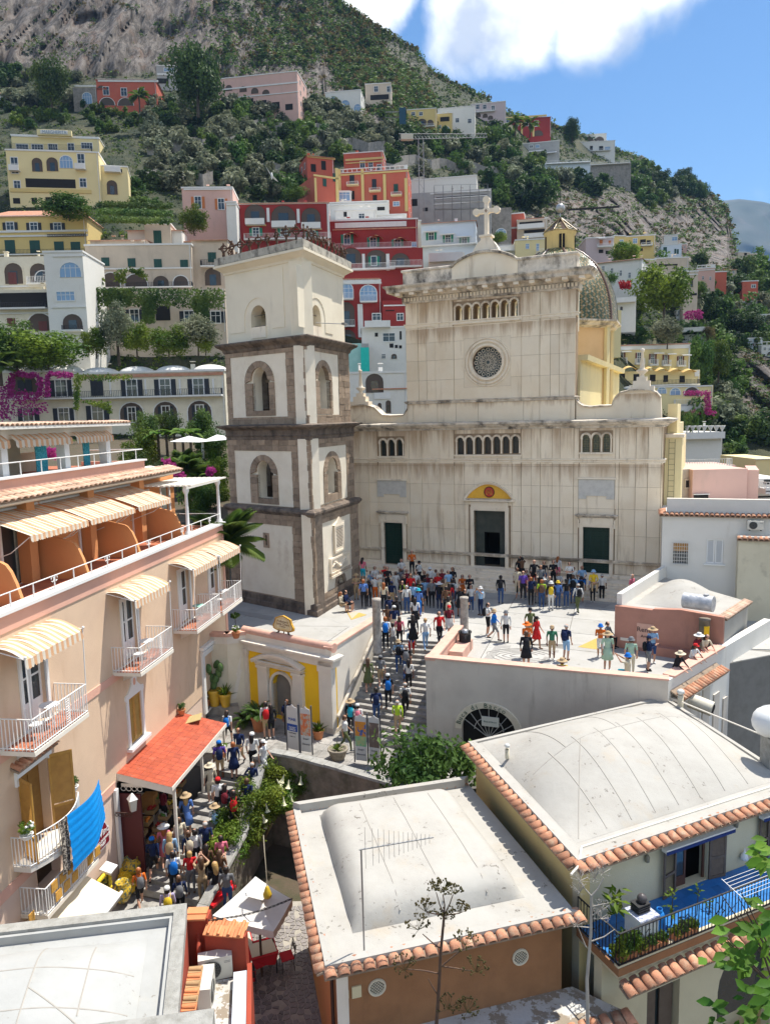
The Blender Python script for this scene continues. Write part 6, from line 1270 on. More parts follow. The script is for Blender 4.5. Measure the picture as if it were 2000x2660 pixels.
Fw=Ae(ra[2],ra[3],0);Lw=(ra[3]-ra[2]).length;m_=MB(Fw.M);m_.box(0,-.0,-7,Lw,.22,RZ-.06);m_.O('wall',Cq,rw_)
CT=mat('new orange clay tile',(.62,.24,.10),(.52,.19,.08),3,.7,rough=.6,rnd=.15,bump=.3)
for i in range(4):
 for j in range(2):
  m_=MB(Fw.M);x0=Lw*i/4;m_.A([(x0,-.12+j*.26,RZ+.0+j*.02),(x0+Lw/4-.01,-.12+j*.26,RZ+j*.02),(x0+Lw/4-.01,.16+j*.26,RZ+.09-j*.05),(x0,.16+j*.26,RZ+.09-j*.05),(x0,-.12+j*.26,RZ-.03+j*.02),(x0+Lw/4-.01,-.12+j*.26,RZ-.03+j*.02)],[(0,1,2,3),(0,1,5,4)]);m_.tube([(x0+Lw/8,-.1+j*.26,RZ+.02),(x0+Lw/8,.16+j*.26,RZ+.07)],.05,6);m_.O('cap_tile',CT,rw_)
for i in range(2):P_=ra[0].lerp(ra[1],.5)+V((-.12,.0+i*.2,.0));m_=MB();m_.cb((P_.x,P_.y,RZ+.24+i*.03),(.55,.26,.05),0);m_.O('cap_tile',CT,rw_)
c0,c1=gz(z(27,115,1320),RZ+.1),gz(z(27,30,1800),RZ+.1)
for i in range(6):P_=c0.lerp(c1,i/5);m_=MB();m_.cb((P_.x+.05,P_.y,RZ+.1-.0),(.34,.2,.05),.1,.08);m_.tube([(P_.x-.1,P_.y,RZ+.12),(P_.x+.2,P_.y,RZ+.12)],.06,6);m_.O('cap_tile',CT if i%2 else mat('aged cap tile',(.42,.26,.13),(.3,.2,.1),4,.7),rw_)
Fw2=Ae(ra[3]+V((0,.1,0)),ra[4],0);LL5=(ra[4]-ra[3]).length+2;m_=MB(Fw2.M);m_.box(0,0,-7,LL5,.12,RZ-.9);m_.O('low_wall',Cq,rw_);m_=MB(Fw2.M);m_.box(.3,-.34,RZ-1.2,LL5,-.01,RZ-.86);m_.O('wall_top_blue_white',mat('bluish white paint',(.55,.60,.66),(.48,.5,.52),3,.7),rw_);m_=MB(Fw2.M);m_.box(.2,-1.6,RZ-1.5,LL5,-.34,RZ-1.1);m_.O('gravel_roof',PEEL,rw_)
def Bc(P_,rz,w,h,d,lab,brand=True):
 o=T('air_conditioner',lab,'air conditioner',P_,rz,'air conditioner units');m_=MB();m_.box(-w/2,-d/2,0,w/2,d/2,h);m_.O('casing',Aa('ivory casing',(.62,.61,.54),.5),o)
 c=(-w*.14,h*.5);R_=h*.42;m_=MB()
 for k in range(6):Ce(m_,c,R_*(k+1)/6,.005,-d/2-.02,.01,20)
 for k in range(16):a=k*pi/8;m_.tube([(c[0]+.05*cos(a),-d/2-.02,c[1]+.05*sin(a)),(c[0]+R_*cos(a),-d/2-.02,c[1]+R_*sin(a))],.005,4)
 m_.O('fan_grille',Aa('grille grey',(.15,.15,.14),.6),o);m_=MB();m_.pris([(c[0]+R_*cos(k*.3),c[1]+R_*sin(k*.3))for k in range(21)],-d/2-.006,-d/2-.001);m_.O('fan_recess',Aa('fan dark',(.05,.05,.05),.7),o)
 m_=MB();m_.box(w*.26,-d/2-.004,h*.78,w*.44,-d/2,h*.8);m_.box(w*.26,-d/2-.004,h*.72,w*.44,-d/2,h*.74);m_.O('badge',Aa('badge',(.2,.2,.2),.6),o)
 for s_ in(-1,1):m_=MB();m_.box(s_*w*.35-.03,-d/2,-.06,s_*w*.35+.03,d/2,0);m_.O('foot',Af,o)
pA=gz(z(27,400,1390),-2.85);Bc(pA,.25,.86,.62,.32,'ivory air conditioner with a round fan grille against the red wall')
pB=gz(z(27,250,1800),-2.85);Bc(pB+V((.0,.3,0)),pi/2+.1,.86,.6,.32,'ivory air conditioner seen side on, lower left of the other one')
m_=MB();q=gz(z(27,180,1180),-2.4);m_.tube([q,q+V((-.1,.45,.35))],.06,7);m_.O('wall_pipe',Cq,rw_)
AZ=-5.8;UZ=-3.35
uq=[gz(z(27,355,625),UZ),gz(z(27,1130,830),UZ),gz(z(27,1365,420),UZ),gz(z(27,900,130),UZ)];uc=(uq[0]+uq[1]+uq[2]+uq[3])/4
CANV=mat('off white canvas',(.66,.64,.60),(.58,.56,.52),2.5,.6,rough=.9,stain=(.4,.37,.32),samt=.35,ssc=2,streak=1,cov=.58)
um=T('market_umbrella','big square off-white umbrella with scalloped valance over the alley tables','umbrella',uc-V((0,0,uc.z-AZ)));rel=[p-um.location for p in uq];top=V((0,0,UZ-AZ+.42));N_=10
for s_ in range(4):
 a,b=rel[s_],rel[(s_+1)%4];m_=MB();vs=[]
 for i in range(N_+1):
  for j in range(N_+1):
   e=a.lerp(b,j/N_);p=top.lerp(e,.12+.88*i/N_);p.z-=.12*sin(pi*i/N_)+.035*sin(pi*j/N_)*i/N_;vs.append(p)
 n=N_+1;fs=[(i*n+j,i*n+j+1,(i+1)*n+j+1,(i+1)*n+j)for i in range(N_)for j in range(N_)];k=len(vs)
 for j in range(N_*2+1):
  e=a.lerp(b,j/(N_*2));vs+=[(e.x,e.y,e.z-.035*sin(pi*j/(N_*2))),(e.x*1.01,e.y*1.01,e.z-.2-.045*abs(sin(pi*j/4)))]
 fs+=[(k+2*j,k+2*j+1,k+2*j+3,k+2*j+2)for j in range(N_*2)];m_.A(vs,fs,True);m_.O('canopy_panel',CANV,um)
vt=[top.lerp(p,.34)+V((0,0,.16))for p in rel];m_=MB();m_.A([top+V((0,0,.12))]+vt,[(0,1,2),(0,2,3),(0,3,4),(0,4,1)]);m_.O('canopy_vent',CANV,um);m_=MB();m_.tube([(0,0,0),top],.04,8);m_.O('pole',Aa('dark wood',(.08,.05,.03),.6),um)
for p in rel:m_=MB();m_.tube([top-V((0,0,.2)),p*.97-V((0,0,.3))],.02,4);m_.O('rib',Aa('dark wood',(.08,.05,.03),.6),um)
go=T('hanging_gourd','yellow gourd hanging on a bare stem over the white umbrella','gourd',gz(z(27,1050,330),UZ+.75));m_=MB();m_.lathe((0,0,-.2),[(0,0),(.12,.04),(.14,.14),(.09,.25),(.06,.36),(.03,.4),(0,.41)],12);m_.O('gourd',mat('yellow gourd',(.62,.45,.04),(.5,.33,.03),6,.7,rough=.4),go);m_=MB();m_.tube([(0,0,.2),(-.02,.1,.6),(-.12,.5,1.1),(-.2,.9,1.3)],.014,5);m_.O('stem',Aa('pale stem',(.4,.35,.25),.7),go)
RDC=Aa('red cloth',(.45,.012,.02),.8)
def Dp(P_,rz,lab):
 o=T('restaurant_table',lab,'table',P_,rz,'alley restaurant tables');m_=MB();m_.box(-.42,-.4,.7,.42,.4,.73);m_.O('table_top',Aa('dark wood',(.08,.05,.03),.6),o);m_=MB();m_.box(-.43,-.41,.73,.43,.41,.74)
 for s_ in range(4):a=s_*pi/2;c,d=cos(a),sin(a);m_.A([(.43*c-.41*d,.43*d+.41*c,.735),(.43*c+.41*d,.43*d-.41*c,.735),(.46*c+.3*d,.46*d-.3*c,.42),(.5*c,.5*d,.52),(.46*c-.3*d,.46*d+.3*c,.42)],[(0,1,2,3,4)])
 m_.O('red_cloth',RDC,o);m_=MB();m_.cb((0,0,.748),(.78,.6,.012),0);m_.O('paper_cover',Aa('cream paper',(.62,.55,.42),.8),o)
 for s_ in(-1,1):
  for t in(-1,1):m_=MB();m_.box(s_*.36-.02,t*.34-.02,0,s_*.36+.02,t*.34+.02,.7);m_.O('leg',Af,o)
def Dl(P_,rz,lab):
 o=T('restaurant_chair',lab,'chair',P_,rz,'alley restaurant chairs');m_=MB();m_.box(-.21,-.2,.43,.21,.2,.47);m_.O('seat',RDC,o);m_=MB();m_.tube([(-.2,.2,.45),(-.2,.27,.85),(.2,.27,.85),(.2,.2,.45)],.014,5);m_.box(-.19,.245,.6,.19,.26,.8);m_.O('backrest',Af,o)
 for s_ in(-1,1):
  for t in(-1,1):m_=MB();m_.tube([(s_*.19,t*.18,.44),(s_*.21,t*.2,0)],.013,4);m_.O('leg',Af,o)
tp=gz(z(27,990,1040),AZ+.74);tp.z=AZ;Dp(tp,.35,'table with cream paper cover fully visible beyond the red wall');tq=gz(z(27,780,980),AZ+.74);tq.z=AZ;Dp(tq+V((-.25,.1,0)),.35,'table mostly hidden behind the red wall corner')
Dl(tp+V((.75,.0,0)),-1.2,'chair with a red seat right of the cream table');Dl(tp+V((-.3,-.85,0)),3.3,'black framed chair in shade in front of the cream table')
mb=MB();mb.pris([(-4.6,12),(-.5,12),(-2.0,24.5),(-5.9,24.5)],AZ-.4,AZ,'z');al=mb.O('alley',mat('pale mortar',(.36,.33,.28),(.28,.26,.22),6,.8,bump=.6),kind='structure')
ST=mat('grey cobble',(.22,.20,.19),(.15,.14,.135),14,.9,bump=.8,rnd=.25,rough=.7)
cen=[];
for i in range(26):
 for j in range(46):cen.append((-4.9+i*.19+UF(-.085,.085)-(.028*j),15.5+j*.19+UF(-.085,.085)))
cnt=0;stuff=MB()
for k,c in enumerate(cen):
 if RN.random()<.12:continue
 r=.09;near=[d for d in cen if d!=c and abs(d[0]-c[0])<.42 and abs(d[1]-c[1])<.42];poly=[(c[0]-.2,c[1]-.2),(c[0]+.2,c[1]-.2),(c[0]+.2,c[1]+.2),(c[0]-.2,c[1]+.2)]
 for d in near:
  mx_,my_=(c[0]+d[0])/2,(c[1]+d[1])/2;nx_,ny_=c[0]-d[0],c[1]-d[1];poly=split(poly,(mx_,my_),(nx_,ny_))[0]
  if len(poly)<3:break
 if len(poly)<3:continue
 poly=Ao(poly,.018)
 if len(poly)<3 or area(poly)<.004:continue
 p_=proj((c[0],c[1],AZ))
 if 560<p_[0]<800 and 2330<p_[1]<2700 and cnt<290:m_=MB();m_.pris(poly,AZ-.02,AZ+.018+UF(0,.008),'z');m_.O('cobble',ST,al);cnt+=1
 else:stuff.pris(poly,AZ-.02,AZ+.02,'z')
stuff.O('cobbles',ST,al,kind='stuff')
dp=T('downpipe','dark downpipe running down the left wall of the brown house','pipe');m_=MB();a=V((*wq[3],0));b=V((*wq[0],0));mdd=a.lerp(b,.55);m_.tube([a+V((-.12,0,Z1-.3)),b+V((-.12,0,Z1-.45))],.07,7);m_.tube([b+V((-.12,.2,Z1-.45)),b+V((-.12,.2,-6))],.05,6);m_.O('pipe',Aa('dark brown pipe',(.05,.025,.02),.5),dp)
cbw=T('overhead_cable','twisted cable strung across the alley in front of the umbrella','cable');m_=MB();a,b=gz(z(27,300,690),RZ+.2),gz(z(27,1370,410),UZ+.8)
for k in range(3):m_.tube([a.lerp(b,q/16)+V((0,.02*sin(q*1.3+k*2),-.12*sin(pi*q/16)+.025*cos(q*1.3+k*2)))for q in range(17)],.009,4)
m_.O('cable',Af,cbw)
RY=[-320,-60,120,200,300,400,500,600,700,800,900,1000,1100,1250]
RX={-250:[430,350,300,285,240,200,160,145,135,125,119,112,103,86],300:[430,350,305,290,245,205,168,148,138,126,119,112,103,86],600:[440,360,315,300,255,222,190,168,150,134,122,113,104,88],1000:[460,420,370,330,285,250,215,186,168,155,140,124,110,95],1300:[560,520,470,430,350,305,262,225,195,178,160,140,115,92],1600:[640,620,560,520,480,430,330,240,185,155,142,130,118,100],1900:[700,680,640,600,560,520,480,400,250,205,180,160,140,115],2400:[700,680,640,600,560,520,480,430,320,260,215,170,145,115]}
KX=sorted(RX)
SKY=[(-400,-330),(836,-300),(850,-70),(880,0),(940,45),(1000,80),(1070,122),(1130,192),(1190,222),(1260,252),(1330,300),(1400,312),(1500,345),(1600,388),(1660,408),(1700,446),(1745,470),(1800,482),(1860,512),(1888,548),(1902,620),(1912,668),(1950,690),(2020,712),(2400,780)]
def Ba(x,y):
 y=max(-320,min(1249,y));x=max(-249,min(2399,x));j=max(i for i in range(len(RY))if RY[i]<=y);t=(y-RY[j])/(RY[j+1]-RY[j])
 i=max(k for k in range(len(KX))if KX[k]<=x);s=(x-KX[i])/(KX[i+1]-KX[i]);f=lambda k:RX[KX[k]][j]*(1-t)+RX[KX[k]][j+1]*t
 return f(i)*(1-s)+f(i+1)*s
def Bn(x):return float(np.interp(x,[a for a,b in SKY],[b for a,b in SKY]))
def Aq(x,y):
 """1 on bare cliff, 0 on planted ground"""
 a=0
 n=noise.noise(V((x*.012,y*.012,3)))*40
 if x<1130:a=max(0,min(1,((205+max(0,x-500)*.28)+n*.7-y)/22))
 if 1000<x<1250 and y<Bn(x)+60:a*=.4
 for(cx,cy,rx,ry)in((1800,590,140,90),(1560,560,150,62),(1870,640,55,80),(1960,1010,60,130),(1420,590,90,40)):
  a=max(a,min(1,max(0,1.25-sqrt(((x-cx)/rx)**2+((y-cy)/ry)**2)+n*.012)*2.2))
 return a
def hpt(x,y):
 d=Ba(x,y);r=Aq(x,y);P=gY((x,y),d)
 q=P*.035;w=noise.noise(V((P.x*.05,P.y*.03,P.z*.016)))*7+abs(noise.noise(V((P.x*.16,4,P.z*.03))))*-11+noise.noise(V((P.x*.4,9,P.z*.045)))*4.2+noise.noise(V((P.x*.9,2,P.z*.12)))*1.8
 for(cx,cy,rx,ry)in((375,105,70,48),(110,130,55,40),(240,60,40,22)):
  e=((x-cx)/rx)**2+((y-cy)/ry)**2
  if e<1.6:w+=9*max(0,1-e/1.6)**.6*(.6+.4*noise.noise(V((x*.05,y*.05,0))))
 w=w*r+(1-r)*noise.noise(q*1.7)*2.2
 return gY((x,y),d+w)
def Dk(name,xs,skyf,ptf,y1,rows,mt,back=40,att=None):
 vs=[];cols=[]
 for x in xs:
  s0=skyf(x)
  for j in range(rows+1):y=y1+(s0-y1)*(j/rows);vs.append(tuple(ptf(x,y)));cols.append(att(x,y)if att else 0)
  P=V(vs[-1])
  for k in(1,2):vs.append((P.x*(1+.1*k),P.y+back*k,P.z-back*.5*k*k));cols.append(0)
 R_=rows+3;n=len(xs);me=bpy.data.meshes.new(name);me.from_pydata(vs,[],[(i*R_+j,(i+1)*R_+j,(i+1)*R_+j+1,i*R_+j+1)for i in range(n-1)for j in range(R_-1)])
 me.polygons.foreach_set('use_smooth',[True]*len(me.polygons))
 if att:at=me.attributes.new('rock','FLOAT','POINT');at.data.foreach_set('value',cols)
 me.materials.append(mt);return ob(name,me,None,kind='structure')
def Dc():
 mt=mat('hillside rock and soil',(.085,.07,.058),(.035,.029,.025),.05,.9,stain=(.20,.12,.08),samt=.75,ssc=.09,streak=3.5,cov=.5,bump=0)
 Ar(mt,(.07,.062,.058),.30,.56,.03,.48);nt=mt.node_tree;N,L=Al(nt);b=nt.nodes['Principled BSDF'];src=b.inputs['Base Color'].links[0].from_socket;co=N('NewGeometry').outputs['Position']
 mp=N('Mapping');mp.inputs['Scale'].default_value=(.55,.2,.045);L(co,mp.inputs[0]);n=N('TexNoise');n.inputs['Scale'].default_value=1;n.inputs['Detail'].default_value=10;n.inputs['Roughness'].default_value=.7;L(mp.outputs[0],n.inputs[0])
 mr=N('MapRange');mr.inputs[1].default_value=.44;mr.inputs[2].default_value=.56;mr.inputs[3].default_value=.0;mr.inputs[4].default_value=.8;L(n.outputs[0],mr.inputs[0]);mx=N('MixRGB');L(mr.outputs[0],mx.inputs[0]);L(src,mx.inputs[1]);mx.inputs[2].default_value=(.20,.175,.155,1)
 n5=N('TexNoise');n5.inputs['Scale'].default_value=1;n5.inputs['Detail'].default_value=8;n5.inputs['Roughness'].default_value=.72;mp2=N('Mapping');mp2.inputs['Scale'].default_value=(.32,.2,.022);L(co,mp2.inputs[0]);L(mp2.outputs[0],n5.inputs[0]);q5=N('MapRange');q5.inputs[1].default_value=.52;q5.inputs[2].default_value=.62;q5.inputs[4].default_value=.85;L(n5.outputs[0],q5.inputs[0]);mx5=N('MixRGB');L(q5.outputs[0],mx5.inputs[0]);L(mx.outputs[0],mx5.inputs[1]);mx5.inputs[2].default_value=(.028,.024,.022,1);mx=mx5
 at=N('Attribute');at.attribute_name='rock';g=N('ValToRGB');n3=N('TexNoise');n3.inputs['Scale'].default_value=.12;n3.inputs['Detail'].default_value=8;L(co,n3.inputs[0]);L(n3.outputs[0],g.inputs[0])
 e=g.color_ramp.elements;e[0].position=.4;e[0].color=(.018,.03,.01,1);e[1].position=.66;e[1].color=(.075,.075,.035,1)
 m2=N('MixRGB');L(at.outputs['Fac'],m2.inputs[0]);L(g.outputs[0],m2.inputs[1]);L(mx.outputs[0],m2.inputs[2]);L(m2.outputs[0],b.inputs['Base Color'])
 bp=N('Bump');bp.inputs['Strength'].default_value=.9;bp.inputs['Distance'].default_value=1.6;L(n.outputs[0],bp.inputs['Height']);L(bp.outputs[0],b.inputs['Normal']);return mt
Dk('hillside',[-240+7*i for i in range(374)],Bn,hpt,1245,190,Dc(),att=Aq)
FARM=mat('far mountain green',(.025,.04,.025),(.05,.055,.045),.004,.9,stain=(.10,.09,.08),samt=.75,ssc=.008,streak=2.5,cov=.52)
def Cv(name,prof,d0,d1,y1,mt,nz=26,ns=1):
 f=lambda x:float(np.interp(x,[a for a,b in prof],[b for a,b in prof]))
 def pt(x,y):P=gY((x,y),d1+(d0-d1)*(y-f(x))/max(1,y1-f(x)));return gY((x,y),P.y+noise.noise(P*.006*ns)*nz*3+noise.noise(P*.02*ns)*nz)
 return Dk(name,[prof[0][0]+(prof[-1][0]-prof[0][0])*i/110 for i in range(111)],f,pt,y1,60,mt,300)
Cv('middle_ridge',[(1560,470),(1640,418),(1665,402),(1685,415),(1720,470),(1760,560),(1900,640)],780,900,700,FARM,8)
Cv('far_mountain',[(1700,640),(1800,560),(1870,522),(1920,517),(1980,524),(2060,545),(2200,520),(2500,620)],2500,3500,900,FARM,36,.6)
Cv('near_spur',[(1860,690),(1890,668),(1940,676),(1990,690),(2080,720),(2300,800)],420,520,900,FARM,5)
LG=[Ak('leaf dark',(.022,.05,.016),(.08,.13,.032)),Ak('leaf olive grey',(.10,.12,.07),(.27,.285,.18)),Ak('leaf mid green',(.036,.085,.018),(.14,.21,.04)),Ak('leaf bright green',(.05,.11,.012),(.20,.26,.03)),Ak('leaf dry olive',(.06,.055,.02),(.16,.13,.05))]
Co=mat('bark',(.10,.075,.055),(.05,.04,.03),5,.8,bump=1)
Cs=Ak('bougainvillea pink',(.30,.02,.12),(.50,.05,.28),3,.1)
def crown(seed,n,cl,leaf,asp=1.0,inner=.35,gap=.25):
 """unit crown of leaf faces gathered in clumps through its volume"""
 R_=random.Random(seed);cs=[]
 for _ in range(cl):
  d=V((R_.gauss(0,1),R_.gauss(0,1),R_.gauss(0,1))).normalized();r=.35+.45*R_.random();cs.append((V((d.x*r,d.y*r,d.z*r*asp)),R_.uniform(.2,.42)))
 vs=[];fs=[]
 for i in range(n):
  c,r=R_.choice(cs);d=V((R_.gauss(0,1),R_.gauss(0,1),R_.gauss(0,1)+.25)).normalized();p=c+d*r*R_.uniform(.55,1.08);nn=(d+V((R_.uniform(-1,1),R_.uniform(-1,1),R_.uniform(-1,1)))*.7).normalized()
  a=nn.orthogonal().normalized();a=(RM(R_.uniform(0,6.3),3,nn)@a);b=nn.cross(a);s=leaf*R_.uniform(.6,1.3);k=len(vs)
  vs+=[p-a*s,p+b*s*.55+nn*s*.15,p+a*s,p-b*s*.55+nn*s*.1];fs.append((k,k+1,k+2,k+3))
 return vs,fs
CRN={}
def Ah(kind,var,big=False):
 k=(kind,var,big)
 if k not in CRN:
  v_,f_=crown(var*7+kind,5200 if big else 900,46 if big else 16,.055 if big else.13,(.8,.7,.85,.9,.7)[kind%5]);m_=MB();m_.A(v_,f_)
  if not big:
   CRN[k]=m_
   me=m_.mesh('crown',LG[kind]);
  else:me=m_.mesh('crown',LG[kind])
  CRN[k]=me
 return CRN[k]
TRK=MB();TRK.tube([(0,0,-.3),(.05,.02,.5),(-.03,.05,1)],[.09,.06,.03],6);TRK.tube([(.04,0,.45),(.3,.1,.9)],[.05,.02],5);TRK.tube([(.04,0,.5),(-.25,-.15,.95)],[.05,.02],5);TRKM=TRK.mesh('trunk',Co)
def Dg(name,lab,P,h,w,kind,var=0,grp=None,parts=True,big=False,low=.3):
 """crown of width w on a trunk, whole height h, foot at P"""
 if parts:
  t=T(name,lab,'tree' if 'tree' in name or 'pine' in name or 'palm' in name else 'shrub',P,UF(0,6),grp);c=ob('crown',Ah(kind,var,big),t,(0,0,h*(low+(1-low)/2)));c.scale=(w/2*1.3,w/2*1.3,h*(1-low)/2*1.6);k=ob('trunk',TRKM,t);k.scale=(h*.35,h*.35,h*.6);return t
 o=ob(name,Ah(kind,var,big),None,V(P)+V((0,0,h*.5)),UF(0,6),label=lab,cat='tree' if 'tree' in name else 'shrub',group=grp);o.scale=(w/2,w/2,h/2*1.1);return o
HC={'w':Bb,'c':Bk,'y':mat('yellow ochre house',(.66,.50,.20),(.58,.44,.18),.3,.6,stain=(.45,.34,.18),samt=.4,ssc=.6,streak=4,cov=.58),'Y':mat('pale yellow hotel',(.74,.62,.33),(.68,.57,.31),.3,.5,stain=(.5,.4,.25),samt=.35,ssc=.5,streak=4,cov=.6),'r':mat('pompeian red house',(.30,.035,.03),(.24,.03,.026),.3,.6,stain=(.16,.04,.03),samt=.4,ssc=.6,streak=4,cov=.58),'o':mat('coral orange house',(.50,.12,.075),(.44,.10,.065),.3,.6,stain=(.4,.18,.1),samt=.4,ssc=.6,streak=4),'p':mat('pink house',(.62,.40,.34),(.56,.36,.30),.3,.6,stain=(.4,.3,.25),samt=.5,ssc=.6,streak=4,cov=.55),'b':mat('beige worn house',(.58,.48,.37),(.50,.42,.33),.3,.8,stain=(.34,.27,.21),samt=.55,ssc=.5,streak=3,cov=.52),'l':mat('lilac grey house',(.52,.42,.42),(.46,.38,.38),.3,.6),'s':mat('grey stone wall',(.30,.275,.245),(.2,.185,.165),1.2,.9,stain=(.12,.11,.09),samt=.6,ssc=.8,streak=2,bump=1),'k':mat('pale blue white house',(.60,.66,.72),(.55,.6,.64),.3,.5),'g':mat('grey concrete',(.40,.39,.37),(.32,.31,.30),.5,.8)}
RTF=mat('terracotta roof',(.50,.24,.15),(.40,.18,.11),1.2,.9,stain=(.5,.38,.28),samt=.5,ssc=2,streak=1,bump=1,bsc=8)
An=mat('white trim',(.72,.71,.68),(.64,.62,.58),1,.5);DSH=Aa('dark shutter',(.018,.022,.03),.6);GSHU=Aa('green shutter',(.01,.19,.11),.5);DGS=Aa('deep green shutter',(.012,.06,.045),.5);OSH=Aa('orange shutter',(.48,.15,.04),.6);BSH=Aa('brown shutter',(.13,.035,.03),.6)
SHC={'d':DSH,'g':GSHU,'e':DGS,'o':OSH,'b':BSH}
Dj=Aa('straw awning',(.50,.33,.14),.8);YAW=Aa('yellow awning',(.60,.40,.14),.8)
HR=[]
def Da(par,F_,x0,x1,z0,z1,arc,fm,pm,gl=Be,mull=1):
 sh=(lambda a,b,c,d:Au(a,b,c,d,8,.9))if arc else Ad;t=min(.14,(x1-x0)*.12)
 m_=MB();m_.plate(sh(x0-t,x1+t,z0-(0 if arc else t),z1+t),[sh(x0,x1,z0+.01,z1)],-.1,.02,back=False);w=m_.O('window',fm,par);m_=MB();m_.pris(sh(x0-.01,x1+.01,z0,z1+.01),-.02,-.01);p_=m_.O('pane',gl,w)
 if mull:
  m_=MB();n=2 if x1-x0<2 else 4
  for q in range(1,n):m_.box(x0+(x1-x0)*q/n-.035,-.05,z0,x0+(x1-x0)*q/n+.035,-.02,z1-(.0 if not arc else(x1-x0)*.12))
  m_.box(x0,-.05,z0+(z1-z0)*.62,x1,-.021,z0+(z1-z0)*.62+.06);m_.O('mullion',pm,w,kind='stuff')
 return w
